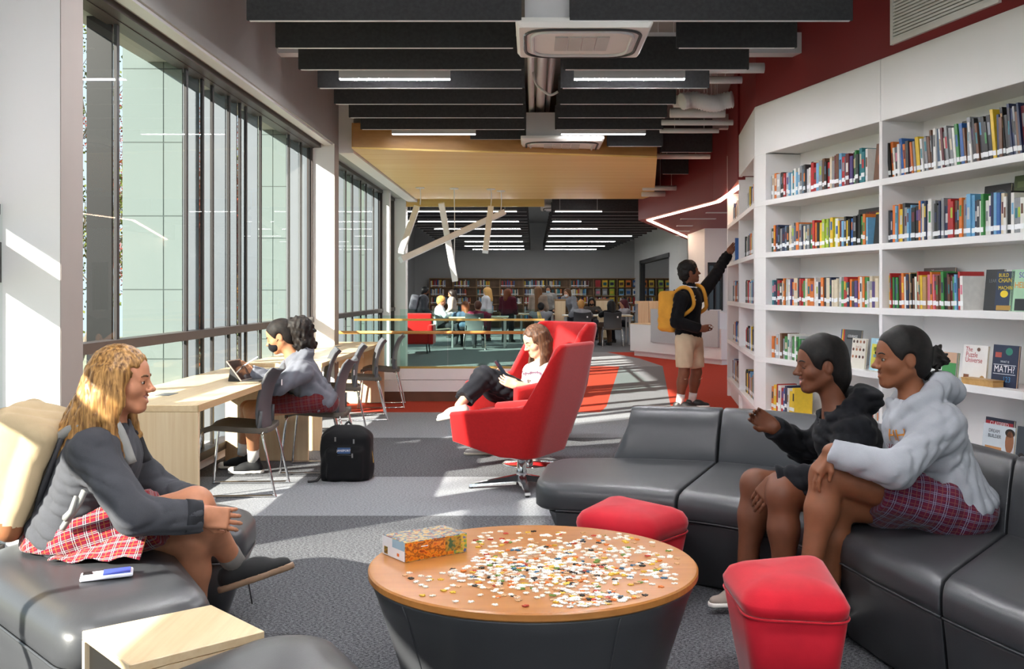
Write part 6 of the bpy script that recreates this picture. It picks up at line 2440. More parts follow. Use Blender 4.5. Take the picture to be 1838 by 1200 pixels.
# ---- books shown face out
def face_book(s, z, w, h, col, label, lines, C=C0, E=E1, N=N1, tilt=.10, d=.20, extra=None, group=None, th=.016):
    """cover toward the room; lines: (text, size, u, v, colour)"""
    t = thing('book', label, 'book', wp(C, E, N, s + w / 2, d, z), 0, group)
    ax_s = Vector((E.x, E.y, 0))
    ax_n = Vector((N.x, N.y, 0))
    o3 = Vector(wp(C, E, N, s, d, z))
    upv = (Vector((0, 0, 1)) + ax_n * tilt).normalized()
    nv = ax_s.cross(upv).normalized()
    if nv.dot(ax_n) > 0:
        nv = -nv

    def P(u, v, k):
        return o3 + ax_s * (u * w) + upv * (v * h) + nv * k

    def slab(u0, u1, v0, v1, k0, k1):
        v_ = [tuple(P(u, vv, k)) for k in (k0, k1) for u, vv in ((u0, v0), (u1, v0), (u1, v1), (u0, v1))]
        f = [(0, 3, 2, 1), (4, 5, 6, 7), (0, 1, 5, 4), (1, 2, 6, 5), (2, 3, 7, 6), (3, 0, 4, 7)]
        return v_, f
    mc = BM.get(col) or mat('cover_x_' + col, col, .35, var=.03, nscale=12)
    mesh('back_cover', *slab(0, 1, 0, 1, -th, -th + .002), mc, t)
    mesh('pages', *slab(.01, .985, .008, .99, -th + .002, -.002), M_PAGES, t)
    cov = mesh('front_cover', *slab(0, 1, 0, 1, -.002, 0), mc, t)
    for item in (extra or []):
        u0, u1, v0, v1, c_ = item[:5]
        if len(item) > 5 and item[5] == 'o':
            cc = [tuple(P((u0 + u1) / 2 + (u1 - u0) / 2 * math.cos(a), (v0 + v1) / 2 + (v1 - v0) / 2 * math.sin(a), .0009)) for a in np.linspace(0, 6.283, 17)[:-1]]
            mesh('cover_motif', cc + [tuple(Vector(p) - nv * .0006) for p in cc], [tuple(range(16))], mat('ink_' + c_, c_, .5), cov)
        else:
            mesh('cover_motif', *slab(u0, u1, v0, v1, .0002, .0008), mat('ink_' + c_, c_, .5), cov)
    for (tx, sz, u, v, c_) in lines:
        c = P(u, v, .0013)
        Mx = Matrix(((ax_s.x, upv.x, nv.x, c.x), (ax_s.y, upv.y, nv.y, c.y), (ax_s.z, upv.z, nv.z, c.z), (0, 0, 0, 1)))
        text_mesh(tx, sz, Mx, mat('ink_' + c_, c_, .5), 'cover_lettering', cov, .0002)
    return t


def s_at(px):
    return on_wall1(px, 500)[0]


# third shelf, right bay
face_book(s_at(1741), SHZ[2], .17, .27, '2b2a2c', 'dark grey book faced out at the end of the third shelf row', [('LEARN', .032, .5, .72, '6f7478')], d=.1)
face_book(s_at(1765), SHZ[2], .165, .255, '24324d', 'navy book faced out with yellow machine lettering', [('BUILD', .034, .40, .90, 'e6c92e'), ('CHAIN', .040, .5, .77, 'e6c92e'), ('MACHIN', .034, .55, .58, 'e6c92e')],
          extra=[(.28, .72, .34, .52, 'e6c92e', 'o'), (.1, .9, .02, .14, 'a8823c')], d=.08)
face_book(s_at(1791), SHZ[2], .24, .265, 'a7cfae', 'mint book faced out with purple and orange lettering', [('SO', .05, .42, .86, '6a3fae'), ('HELP', .055, .4, .62, 'ec8a1c'), ('A', .055, .62, .38, 'f1d21f')],
          extra=[(.2, .98, .02, .30, '1d2226')], d=.08)
face_book(s_at(1826), SHZ[2], .17, .235, 'd9d7d2', 'pale book leaning in front of the mint book', [('BIG', .03, .5, .8, '8a8f94')], d=.05)
# fourth shelf, right bay
face_book(s_at(1662), SHZ[3], .165, .19, '3f8a4c', 'green book faced out behind the bun of the seated girl', [('NEXT', .03, .55, .12, 'f0f0f0')], extra=[(0, .95, .62, 1, 'caa58c'), (.93, 1, 0, 1, '8d8a84')], d=.12)
face_book(s_at(1702), SHZ[3], .245, .255, 'e6e3de', 'white book faced out titled with the word puzzle', [('The', .045, .24, .88, 'b02a3a'), ('Puzzle', .048, .36, .74, 'b02a3a'), ('Universe', .048, .46, .60, 'b02a3a')],
          extra=[(.08, .3, .02, .22, '7a4a2c'), (.42, .66, .08, .16, '3a3a3c', 'o'), (.74, .95, .04, .22, 'b98a4a', 'o'), (.56, .70, .84, .94, '6b4a3a', 'o')], d=.1)
face_book(s_at(1754), SHZ[3], .235, .27, '1d2a45', 'navy book faced out with large white MATH lettering', [('MATH?', .062, .5, .42, 'f2f2f2'), ('WHAT IS', .02, .5, .60, 'cfd6de'), ('123', .05, .62, .18, '4d8fc0')],
          extra=[(.06, .94, .52, .535, 'd8dde2'), (.06, .94, .30, .315, 'd8dde2'), (.1, .35, .70, .82, 'b9554a'), (.5, .78, .76, .94, '2f7d6a', 'o'), (.1, .4, .05, .14, 'd9a53a')], d=.1)
bx_ = thing('wooden_box', 'small tan wooden box lying on the fourth shelf by the MATH book', 'box', wp(C0, E1, N1, s_at(1745), .06, SHZ[3]))
sa = s_at(1722)
bevel_obj(mesh('box_body', *wbox(C0, E1, N1, sa, sa + .31, .015, .095, SHZ[3], SHZ[3] + .034), wood('pale_box_wood', 'b98d52', 'd3aa6c', 'X'), bx_), .002, 1)
mesh('box_lid', *wbox(C0, E1, N1, sa - .002, sa + .312, .013, .097, SHZ[3] + .035, SHZ[3] + .043), wood('pale_box_wood', 'b98d52', 'd3aa6c', 'X'), bx_)
# fourth shelf, corner bay
face_book(s_at(1478), SHZ[3], .30, .30, '4a4b4e', 'grey book with rainbow spine faced out behind the girl in black', [('COURAGE', .03, .6, .82, 'e6e6e6')], extra=[(0, .05, 0, 1, '2b55a8'), (.05, .12, 0, 1, 'e3c12c'), (.12, .19, 0, 1, 'c8372c'), (.3, .85, .74, .78, '18181a')], d=.14)
fb = face_book(s_at(1512), SHZ[3], .20, .24, 'ded9cc', 'cream book faced out covered with tiny drawn heads', [('Real Life', .024, .5, .72, 'b98a7c')],
               extra=[(.06 + .24 * i, .20 + .24 * i, v, v + .10, ('3a2620', '5a3426', 'b5764e', '7d4630')[(i + j) % 4], 'o') for i in range(4) for j, v in enumerate((.84, .58, .34))], d=.07)
face_book(s_at(1541), SHZ[3], .23, .25, '9cc4d6', 'pale blue book faced out with yellow town picture', [('HOME', .03, .5, .92, 'f2f2f2')], extra=[(.08, .9, .08, .82, 'c9c24a'), (.2, .7, .6, .72, '5c8a4a'), (.2, .8, .4, .5, '88b5cc'), (.25, .75, .2, .34, 'b9553c')], d=.09)
# bottom shelf, right bay
face_book(s_at(1718), SHZ[4], .27, .26, '283247', 'dark blue book faced out with red banner lettering', [('CLASSIFIED', .036, .5, .86, 'f2f2f2')], extra=[(.02, .98, .80, .92, 'b02430'), (.1, .6, .3, .6, 'c2703a')], d=.2)
face_book(s_at(1737), SHZ[4], .30, .235, 'c4ccd2', 'pale blue grey book faced out with a portrait on its right side', [('DREAM', .032, .36, .82, '2c3440'), ('BUILDER', .032, .38, .68, '2c3440')],
          extra=[(.72, .98, .28, .9, '8a5a3e', 'o'), (.70, 1.0, .72, .95, '1c1614', 'o'), (.62, 1.0, .0, .25, '20242c'), (.1, .62, .2, .4, 'b98350'), (.2, .66, .1, .24, 'd9b070')], d=.1)
face_book(s_at(1799), SHZ[4], .26, .255, '39424a', 'dark book faced out with rows of gold dots and a small figure', [('the Moon', .028, .5, .88, 'c9a24a')],
          extra=[(.3 + .12 * i, .37 + .12 * i, .3 + .09 * j, .36 + .09 * j, 'c9a24a', 'o') for i in range(5) for j in range(5)] + [(.08, .32, .12, .36, '1c1614', 'o'), (.1, .3, .0, .16, 'b98a6a')], d=.09)
# big covers standing behind the rows
face_book(.52, SHZ[0], .34, .33, 'c9c3ae', 'framed looking teal picture book behind the top corner row', [('My Valley', .036, .62, .74, '2f5f6a')], extra=[(.3, .95, .4, .9, '4f9aa0'), (0, .12, 0, 1, '1c1c1c')], d=.27)
face_book(1.30, SHZ[1], .38, .32, '39393b', 'charcoal book with red lettering behind the second corner row', [('SURVIVOR', .04, .55, .86, 'a8322c')], d=.27)
face_book(1.86, SHZ[0], .17, .30, 'brown', 'brown picture book faced out at the end of the top corner row', [], extra=[(.2, .8, .4, .8, '9c5a3a', 'o')], d=.08)
face_book(1.86, SHZ[1], .18, .25, 'black', 'black book with yellow top edge ending the second corner row', [], extra=[(0, 1, .95, 1, 'c9b02c'), (.4, .9, .45, .85, '2f5f78', 'o')], d=.08)
face_book(2.62, SHZ[0], .30, .36, '4a4436', 'olive book standing behind the top row of the right bay', [('RIVERS', .03, .5, .93, 'b9a86a')], d=.27)
face_book(2.86, SHZ[1], .26, .36, '2a2a2c', 'black book with a grey arc behind the second right row', [], extra=[(.3, .9, .6, .9, '55585c', 'o')], d=.27)
face_book(3.15, SHZ[1], .32, .40, '4d5a34', 'moss green book standing tallest behind the second right row', [], extra=[(.1, .9, .8, .9, '6d7a4c')], d=.27)
face_book(2.19, SHZ[2], .36, .30, '6b5f5c', 'grey brown book behind the third right row', [('Moments', .036, .45, .92, 'd0c8c4')], d=.27)

# ---------------------------------------------------------------- the jigsaw
pz = random.Random(5)


def piece_poly(v):
    """outline of one piece, unit size"""
    pts = []
    for side in range(4):
        a = math.pi / 2 * side
        ca, sa = math.cos(a), math.sin(a)
        k = (1, -1, 1, -1)[(side + v) % 4] if v < 2 else (1, 1, -1, -1)[(side + v) % 4]
        for x, y in ((-.5, -.5), (-.14, -.5), (-.17, -.5 - .16 * k), (0, -.5 - .26 * k), (.17, -.5 - .16 * k), (.14, -.5)):
            pts.append((x * ca - y * sa, x * sa + y * ca))
    return pts


PIECE = []
PCOL = ['efe9df', 'e9e2d6', 'd9762a', '2a2622', '6a8a3a', 'b5402c', '3a6a8a', 'd9b23a', 'f2eee6', 'c9a27a']
for v in range(4):
    for c in range(10):
        me_v, me_f = prism([(x * .0148, y * .0148) for x, y in piece_poly(v)], 0, .0022)
        me = bpy.data.meshes.new('puzzle_piece')
        me.from_pydata(me_v, [], me_f)
        me.materials.append(mat('card_' + PCOL[c], PCOL[c], .75))
        PIECE.append(me)


def piece_spots(n):
    out = []
    while len(out) < n:
        r = pz.random()
        if r < .45:
            px, py = pz.gauss(960, 95), pz.gauss(1028, 20)
        elif r < .80:
            px, py = pz.uniform(850, 1215), pz.gauss(995, 28)
        elif r < .93:
            px, py = pz.gauss(1080, 50), pz.gauss(1076, 9)
        else:
            px, py = pz.uniform(740, 1220), pz.uniform(955, 1092)
        if py < 948 or py > 1100:
            continue
        p = WF(px, py, TZ)
        if math.hypot(p[0] - TC[0], p[1] - TC[1]) > .50:
            continue
        if 690 < px < 850 and py < 1016:
            continue
        out.append((p[0], p[1]))
    return out


spots = piece_spots(1050)
wts = [0] * 8 + [1] * 5 + [8] * 7 + [9, 9, 9, 2, 3, 3, 4, 5, 6, 7, 7, 2]
spots.sort(key=lambda p: p[1])
for i, (x, y) in enumerate(spots[:300]):
    o = bpy.data.objects.new('puzzle_piece', PIECE[pz.randrange(4) * 10 + pz.choice(wts)])
    COL.objects.link(o)
    o.location = (x, y, TZ + .0004 + .0015 * pz.random())
    o.rotation_euler = (pz.uniform(-.05, .05), pz.uniform(-.05, .05), pz.uniform(0, 6.28))
    tag(o, 'loose jigsaw piece lying on the near side of the round table', 'puzzle piece', 'loose jigsaw pieces')
V, Fc, fm = [], [], []
for (x, y) in spots[300:]:
    k, c = pz.randrange(4), pz.choice(wts)
    a = pz.uniform(0, 6.28)
    v, f = prism([(x + .0148 * (u * math.cos(a) - w * math.sin(a)), y + .0148 * (u * math.sin(a) + w * math.cos(a))) for u, w in piece_poly(k)], TZ + .0004, TZ + .0026 + .0015 * pz.random())
    n = len(V); V += v; Fc += [tuple(i + n for i in q) for q in f]; fm += [c] * len(f)
tag(mesh('puzzle_pieces', V, Fc, [mat('card_' + c, c, .75) for c in PCOL], None, False, False, None, fm), 'spread of jigsaw pieces over the far part of the round table', 'puzzle pieces', None, 'stuff')

# puzzle box
pb = thing('puzzle_box', 'colourful orange jigsaw box with white end on the round table', 'box', (-.36, 3.45, TZ))
A3, B3, C3 = Vector((-.42, 3.35)), Vector((-.226, 3.49)), Vector((-.51, 3.47))
D3 = B3 + (C3 - A3)
hz = .066


def art(name, seed, cols):
    if name in _mats:
        return _mats[name]
    t = NT(name)
    f = t.noise(t.coord((1, 1, 1)), 42, 5, .7)
    vor = t.n('ShaderNodeTexVoronoi'); vor.inputs['Scale'].default_value = 55
    t.l(t.coord((1, 1, 1.4), (0, 0, seed)), vor.inputs['Vector'])
    g = t.math('ADD', t.math('MULTIPLY', f, .75), t.math('MULTIPLY', vor.outputs['Distance'], .35))
    n = len(cols)
    c = t.ramp(g, [(.28 + .42 * i / (n - 1), srgb(x)) for i, x in enumerate(cols)])
    t.bsdf(c, .3, 0, None, 0, 0, .5, 0, 0, .3)
    _mats[name] = t.m
    return t.m


bevel_obj(mesh('carton', *prism([A3, B3, D3, C3], TZ + .0005, TZ + hz - .001), art('box_top_art', .3, ['3a4a5a', '8a6a2a', 'c98a2a', 'd9b45a', '5a8aa0', '3a2a4a', 'b5562a']), pb), .001, 1)


def panel(P0, P1, u0, u1, z0, z1, k, m, nm):
    d = (P1 - P0); n = Vector((d.y, -d.x)).normalized() * k
    a, b = P0 + d * u0 + n, P0 + d * u1 + n
    return mesh(nm, [(a.x, a.y, TZ + z0), (b.x, b.y, TZ + z0), (b.x, b.y, TZ + z1), (a.x, a.y, TZ + z1)], [(0, 1, 2, 3)], m, pb)


panel(A3, B3, .005, .78, .003, hz - .003, .0008, art('box_side_art', .8, ['2a1408', 'a8420c', 'd96a10', 'e08a1c', '7a2a0a', 'd9801c']), 'side_picture')
panel(A3, B3, .78, .995, .003, hz - .003, .0008, art('box_corner_art', 1.4, ['1a2a3a', '2f7a7a', '8aa03a', 'e0b02c', '3a5a9a']), 'side_picture')
panel(A3, B3, .64, .90, .014, hz - .006, .0014, art('box_inset_art', 2.0, ['1a120c', '6a4a1a', 'b98a2a', '3a5a3a']), 'inset_picture')
panel(A3, B3, .25, .36, .044, .047, .0013, M_STICK, 'small_lettering')
panel(C3, A3, .0, 1.0, .002, hz - .002, .0008, mat('box_white', 'efedf0', .35), 'white_end')
panel(C3, A3, .45, 1.0, .036, hz - .002, .0014, mat('box_blue', '9dbcd0', .35), 'blue_field')
panel(C3, A3, .08, .24, .006, .03, .0014, art('box_inset_art', 2.0, ['1a120c', '6a4a1a', 'b98a2a', '3a5a3a']), 'thumbnail')
panel(C3, A3, .66, .76, .012, .022, .0014, mat('box_orange_dot', 'e0702a', .4), 'orange_mark')
# ---------------------------------------------------------------- far room: oak shelving
BX0 = -3.87
BWX = .873
oak_specs = []
BY = 38.05
EO, NO, CO = Vector((1, 0)), Vector((0, 1)), Vector((0, BY))
M_FARCASE = wood('oak_case_dark', '6d5138', '8a6a4a', 'Z', .5)
for k in range(9):
    x0 = BX0 + BWX * k
    t = thing('oak_bookcase', 'oak bookcase on the far wall, %s from the left' % ORD[k], 'bookcase', (x0 + BWX / 2, BY + .17, 0), 0, 'oak bookcases on the far wall')
    mesh('upright', *box((x0, BY, 0), (x0 + .03, BY + .33, 1.80)), M_OAK, t)
    mesh('upright', *box((x0 + BWX - .003, BY, 0), (x0 + BWX, BY + .33, 1.80)), M_OAK, t)
    mesh('back_panel', *box((x0 + .03, BY + .31, 0), (x0 + BWX - .003, BY + .33, 1.80)), M_FARCASE, t)
    mesh('top_board', *box((x0, BY, 1.80), (x0 + BWX, BY + .33, 1.83)), M_OAK, t)
    for z in (1.50, 1.185, .87, .55, .23):
        mesh('shelf', *box((x0 + .03, BY + .005, z - .03), (x0 + BWX - .003, BY + .31, z)), M_OAK, t)
        if k < 7 or z < 1:
            a = x0 + .05
            b = x0 + BWX * (.55 + .4 * random.random())
            oak_specs.append((a, b, z))
rows_stuff('far_wall_books', 'rows of small books filling the oak bookcases on the far wall', oak_specs, EO, NO, CO, 9, (.025, .06), (.20, .27), .18)
fk = 0
for k in (7, 8):
    for z in (1.50, 1.185, .87):
        for j in range(3):
            x0 = BX0 + BWX * k + .08 + .26 * j
            fk += 1
            col = brnd.choice(['blue', 'yellow', 'white', 'grey', 'orange', 'sky blue', 'charcoal', 'lime', 'red'])
            o = mesh('display_book', *box((x0, BY + .08, z), (x0 + .19, BY + .10, z + .25)), BM[col], None)
            tag(o, '%s book displayed face out on the far oak shelves, %s of its set' % (col, nth(fk)), 'book', 'display books on the far wall')
            mesh('cover_picture', *box((x0 + .03, BY + .078, z + .06), (x0 + .16, BY + .0799, z + .17)), BM[brnd.choice(list(BM))], o)

# ---------------------------------------------------------------- service desk
sd = thing('service_desk', 'white angled service desk with grey speckled front panel', 'desk', (2.7, 20, 0))
Ad, Bd = Vector((2.04, 21.5)), Vector((3.42, 18.6))
dd_ = (Bd - Ad).normalized()
nn_ = Vector((dd_.y, -dd_.x))
nn_ = nn_ if nn_.y > 0 or nn_.x > 0 else -nn_
nn_ = Vector((-dd_.y, dd_.x))          # into the desk (away from the aisle)


def dbox(u0, u1, k0, k1, z0, z1, m, nm):
    L = (Bd - Ad).length
    p = [Ad + dd_ * (L * u) + nn_ * k for u, k in ((u0, k0), (u1, k0), (u1, k1), (u0, k1))]
    return mesh(nm, *prism(p, z0, z1), m, sd)


dbox(0, 1, 0, .7, .10, .66, M_SHELF, 'body')
dbox(.02, .98, .06, .66, 0, .099, M_SHELF, 'plinth')
dbox(.27, .985, -.04, -.001, .32, .99, mat('grey_terrazzo', 'b9bbbe', .5, var=.12, nscale=120), 'front_panel')
dbox(.27, .985, .0, .4, .661, .95, M_SHELF, 'upper_body')
dbox(-.01, .26, -.01, .71, .661, .675, M_MAPLE, 'ledge')
mc_ = thing('maple_counter', 'maple panelled counter behind the white service desk', 'counter', (2.2, 22.9, 0))
for k in range(4):
    mesh('panel', *box((2.36 + .24 * k, 23.0, 0), (2.592 + .24 * k, 23.06, 1.12)), M_MAPLEZ, mc_)
mesh('counter_top', *box((2.34, 23.07, 1.06), (3.3, 23.6, 1.12)), M_MAPLE, mc_)

# ---------------------------------------------------------------- far room tables, chairs, lounge seats
def far_table(x0, x1, y0, y1, label, z=.74):
    t = thing('study_table', label, 'table', ((x0 + x1) / 2, (y0 + y1) / 2, 0), 0, 'study tables in the far room')
    mesh('top', *box((x0, y0, z - .03), (x1, y1, z)), mat('table_white', 'd9d6d0', .4), t)
    mesh('edge', *box((x0 - .004, y0 - .004, z - .032), (x1 + .004, y0, z - .002)), M_MAPLE, t)
    for x in (x0 + .08, x1 - .08):
        for y in (y0 + .08, y1 - .08):
            mesh('leg', *tube([(x, y, 0), (x, y, z - .03)], .025, 8), M_ALU, t)


far_table(.75, 2.5, 25.6, 26.7, 'white study table before the two grey chairs in the far room')
far_table(-2.0, -.6, 24.2, 25.2, 'white study table behind the glass railing, window side')
far_table(-.4, .6, 27.4, 28.4, 'white study table in the middle of the far room')
for (x, y, r, lab) in ((1.2, 25.1, -math.pi / 2, 'grey chair in the far room under the blond student'), (1.93, 25.0, -math.pi / 2, 'grey chair in the far room under the black haired student'),
                       (-1.35, 23.7, -math.pi / 2, 'grey chair in the far room under the burgundy student'), (.2, 26.9, -math.pi / 2, 'grey chair in the far room under the dark haired student'),
                       (-2.15, 24.6, math.pi, 'grey chair in the far room under the fair haired student')):
    c = copy_tree(chair0)
    c.location = (x, y, 0); c.rotation_euler = (0, 0, r)
    c['label'] = lab; c['group'] = 'chairs in the far room'
for k, (x0, y0) in enumerate(((-3.05, 21.2), (-2.55, 22.3))):
    t = thing('red_armchair', 'low red armchair by the far window, %s one' % ('nearer', 'farther')[k], 'armchair', (x0, y0, 0), 0, 'low red armchairs')
    bevel_obj(mesh('seat', *box((x0 - .3, y0 - .3, .2), (x0 + .3, y0 + .3, .44)), M_REDF, t), .04, 3)
    bevel_obj(mesh('backrest', *box((x0 - .32, y0 + .2, .44), (x0 + .32, y0 + .34, .86)), M_REDF, t), .04, 3)
    for s in (-1, 1):
        bevel_obj(mesh('arm', *box((x0 + s * .34 - .06, y0 - .3, .2), (x0 + s * .34 + .06, y0 + .3, .62)), M_REDF, t), .03, 3)
    for a, b in ((-1, -1), (1, -1), (1, 1), (-1, 1)):
        mesh('leg', *tube([(x0 + a * .27, y0 + b * .26, 0), (x0 + a * .25, y0 + b * .24, .2)], .015, 6), M_DARK, t)
for k, (x, y, w) in enumerate(((.58, 27.6, .3), (1.75, 28.6, .4))):
    t = thing('low_cabinet', 'low oak cabinet among the far students, %s one' % ('left', 'right')[k], 'cabinet', (x, y, 0), 0, 'low cabinets')
    mesh('body', *box((x, y, 0), (x + w, y + .4, 1.1)), M_OAK, t)
    mesh('top', *box((x - .01, y - .01, 1.1), (x + w + .01, y + .41, 1.13)), M_OAK, t)
    mesh('door', *box((x + .01, y - .015, .05), (x + w - .01, y - .001, 1.08)), M_MAPLEZ, t)


# ---------------------------------------------------------------- students in the far room
def far_person(px, ptop, D, face, sit, label, hair, top, bottom='26262c', skin='b98467', long_=0.0, mask=None, lean=0.0, pack=None):
    ztop = EYE - (ptop - CY) / F * D
    x0 = (px - CX) / F * D
    a = math.radians(face)
    fw = np.array([math.cos(a), math.sin(a), 0.0])
    lf = np.array([-math.sin(a), math.cos(a), 0.0])
    zz = np.array([0, 0, 1.0])
    base = np.array([x0, D, 0.0])

    def q(f, l, z):
        return base + fw * f + lf * l + zz * z
    if sit:
        pz_ = .52
        nz = ztop - .25
        k = lean
        J = dict(pel=q(-.05 - k, 0, pz_), neck=q(-.02, 0, nz), shL=q(-.02, .17, nz - .07), shR=q(-.02, -.17, nz - .07), elL=q(.08, .24, .76), elR=q(.08, -.24, .76), wrL=q(.30, .12, .80), wrR=q(.30, -.12, .80),
                 hipL=q(.0 - k, .09, .5), hipR=q(.0 - k, -.09, .5), knL=q(.40 - k, .11, .5), knR=q(.40 - k, -.11, .5), anL=q(.36 - k, .11, .09), anR=q(.34 - k, -.11, .09))
    else:
        h = ztop
        J = dict(pel=q(-lean * .4, 0, .53 * h), neck=q(lean * .6, 0, .845 * h), shL=q(lean * .5, .17, .80 * h), shR=q(lean * .5, -.17, .80 * h), elL=q(lean * .5 + .02, .22, .62 * h), elR=q(lean * .5 + .02, -.22, .62 * h),
                 wrL=q(lean * .5 + .16, .18, .52 * h), wrR=q(lean * .5 + .16, -.16, .53 * h), hipL=q(-lean * .4, .09, .50 * h), hipR=q(-lean * .4, -.09, .50 * h), knL=q(.02, .10, .27 * h), knR=q(.02, -.10, .27 * h),
                 anL=q(-.02, .10, .05 * h), anR=q(.02, -.10, .05 * h))
    H = Head(q(.02 + lean * .7, 0, ztop - .125), fw + zz * -.25, .98)
    t = thing('person', label, 'person', tuple(base), 0, 'students in the far room')
    B = Blob()
    add_head(B, H, 0)
    neck_to(B, H, J['neck'])
    add_torso(B, J, .84)
    for s in 'LR':
        add_arm(B, J, s, (.045, .038, .03)); add_leg(B, J, s, (.075, .056, .04), calf=False)
        add_hand(B, J['wr' + s], fw + zz * (-.4 if not sit else 0), -zz, 1 if s == 'R' else -1, .5, 1.05)
    V, Q, fm = B.mesh(.026, [fine_of(H.c, .13, .014)])
    fast_mesh('body', V, Q, skin_mat('far_skin_' + skin, skin), t)
    B = Blob()
    cap_hair(B, H, .014)
    if long_:
        B.cone(H.at(-.06, 0, .02), J['neck'] - fw * .10 - zz * long_, .085, .06, .04)
        for s in (-1, 1):
            B.cone(H.at(-.02, s * .07, .0), J['neck'] + lf * s * .08 - zz * long_ * .6, .04, .03, .03)
    cut_face(B, H, .055, .064, 0, False, not long_)
    V, Q, fm = B.mesh(.018)
    fast_mesh('hair', V, Q, hair_mat('far_hair_' + hair, hair, hair), t)
    up, l, f = torso_frame(J)
    R = np.stack([f, l, up])
    B = Blob()
    add_torso(B, J, 1.0, .022)
    for s in 'LR':
        add_arm(B, J, s, (.062, .054, .042), .01)
        w, e = J['wr' + s], J['el' + s]
        B.halfball(w - _n(w - e) * .01, w - e, .09)
    B.cone(J['neck'], H.at(-.02, 0, -.05), .056, .066, .012, 0, True)
    B.half(J['pel'] - up * .06, -up)
    V, Q, fm = B.mesh(.022, None, folds(.006, 35, 3))
    fast_mesh('top', V, Q, cloth('far_top_' + top, top, .1), t)
    B = Blob()
    for s in 'LR':
        hp, kn, an = J['hip' + s], J['kn' + s], J['an' + s]
        B.cone(hp, kn, .098, .075, .04); B.cone(kn, an, .072, .058, .03)
    B.ell(J['pel'] - zz * .02, (.12, .15, .10), R, .04)
    V, Q, fm = B.mesh(.026)
    fast_mesh('trousers', V, Q, cloth('far_bottom_' + bottom, bottom), t)
    for s in 'LR':
        a2 = J['an' + s].copy(); a2[2] = .078
        mesh('shoe', *loft([[tuple(a2 + fw * fx + lf * ly * w + zz * (z - .078)) for ly, z in ((-1, 0), (1, 0), (1, hh), (-1, hh))] for fx, w, hh in ((-.07, .03, .09), (.03, .042, .085), (.12, .045, .05), (.17, .028, .03))]), M_DARK, t)
    if mask:
        B = Blob().ell(H.at(.052, 0, -.045), (.058, .058, .05), H.R, .02).half(H.at(.03, 0, 0), -H.f)
        V, Q, fm = B.mesh(.016)
        fast_mesh('face_mask', V, Q, cloth('far_mask_' + mask, mask), t)
    if pack:
        bp = thing('backpack', 'grey backpack on the student standing at the far left', 'backpack', tuple(J['pel']))
        B = Blob().rbox(J['pel'] + up * .25 - f * .22, (.05, .10, .15), R, .05, .02)
        V, Q, fm = B.mesh(.022)
        fast_mesh('pack_body', V, Q, cloth('far_pack', pack), bp)
        for s in (-1, 1):
            mesh('shoulder_strap', *tube(smooth_path([tuple(J['pel'] + up * .38 - f * .16 + l * .07 * s), tuple(J['neck'] + l * .09 * s + up * .02), tuple(J['neck'] + l * .09 * s + f * .13 - up * .1), tuple(J['pel'] + up * .15 + f * .05 + l * .16 * s)], 5), .02, 6), cloth('far_pack', pack), bp, True)


far_person(757, 515, 26.5, 10, False, 'student in dark grey standing at the far left', '17171a', '4a4c52', '22232a', '6a4632', 0, '24242a', .1, '8a8e98')
far_person(791, 531, 24.7, 10, True, 'fair haired student in pale grey seated at the far left table', 'c9a05c', 'b4b7bd', '3a3a40')
far_person(812, 520, 29.5, 180, False, 'student in a brown grey jacket standing behind the fair haired one', '2a2220', 'a59a90', '2a2a30', 'a8775a', .05)
far_person(835, 541, 24.5, 120, True, 'student with long ginger brown hair in denim blue', '6e4226', '4d6078', '2a2c34', 'c08f72', .16)
far_person(858, 540, 23.9, 90, True, 'student in burgundy with short brown hair seen from behind', '4a2c1e', '6b2038', '2a2a30')
far_person(875, 516, 27.5, 160, False, 'blond student in a white grey shirt standing with a mask', 'c59a5a', 'cfd0d4', '5a2430', 'd3a184', .1, 'e6e6ea')
far_person(911, 518, 27.0, 60, False, 'student with red brown hair in a burgundy sweater standing', '6a3a1e', '4c1a26', '26262c', 'c89478', .05)
far_person(966, 514, 26.6, 70, False, 'student with very long brown hair standing in the middle', '7a5636', '9a8a7c', '4a4440', 'c89478', .42)
far_person(984, 512, 30.5, 265, False, 'standing student facing us in a pale blue mask', '3a2a20', '8d8a86', '2a2a30', 'c08a6c', .1, '9fc8da')
far_person(971, 543, 26.4, 90, True, 'student with short black hair seated in the middle, seen from behind', '121214', '8f949c')
far_person(1027, 518, 29.0, 235, False, 'student in a grey sweatshirt bending over the right table', '6a4a2e', '8e9096', '2a2a30', 'c89478', .05, 'f0f0f2', .35)
far_person(1043, 538, 25.2, 95, True, 'blond student in a grey hoodie on the left far chair', 'b98a4c', '8f9299', '5c2430')
far_person(1062, 534, 28.6, 268, True, 'student in a black mask facing us across the table', '17130f', '4a4440', '2a2a30', 'a8775a', .05, '121214')
far_person(1097, 539, 25.1, 110, True, 'student with long black hair in black on the right far chair', '0e0d0d', '17171a', '5a4438', '8a5a42', .2, '9fc8da')
far_person(1120, 537, 27.0, 200, True, 'student in a maroon hood seated at the right table end', '4c1420', '8a8488', '2a2a30', 'b98467', .08)
# ---------------------------------------------------------------- outside
struct(mesh('ground_outside', *box((-90, -60, -4.2), (-3.1, 120, -4.0)), mat('lawn_and_paving', '7d8068', .9, var=.25, nscale=.3)))
M_BARK = mat('grey_bark', '6a6054', .9, var=.2, nscale=14, bump=.4, bscale=40)


def leafm(name, c1, c2):
    if name in _mats:
        return _mats[name]
    t = NT(name)
    oi = t.noise(t.coord(), 2.2, 3)
    c = t.ramp(oi, [(.35, srgb(c1)), (.65, srgb(c2))])
    t.bsdf(c, .7, 0, None, 0, 0, .2)
    _mats[name] = t.m
    return t.m


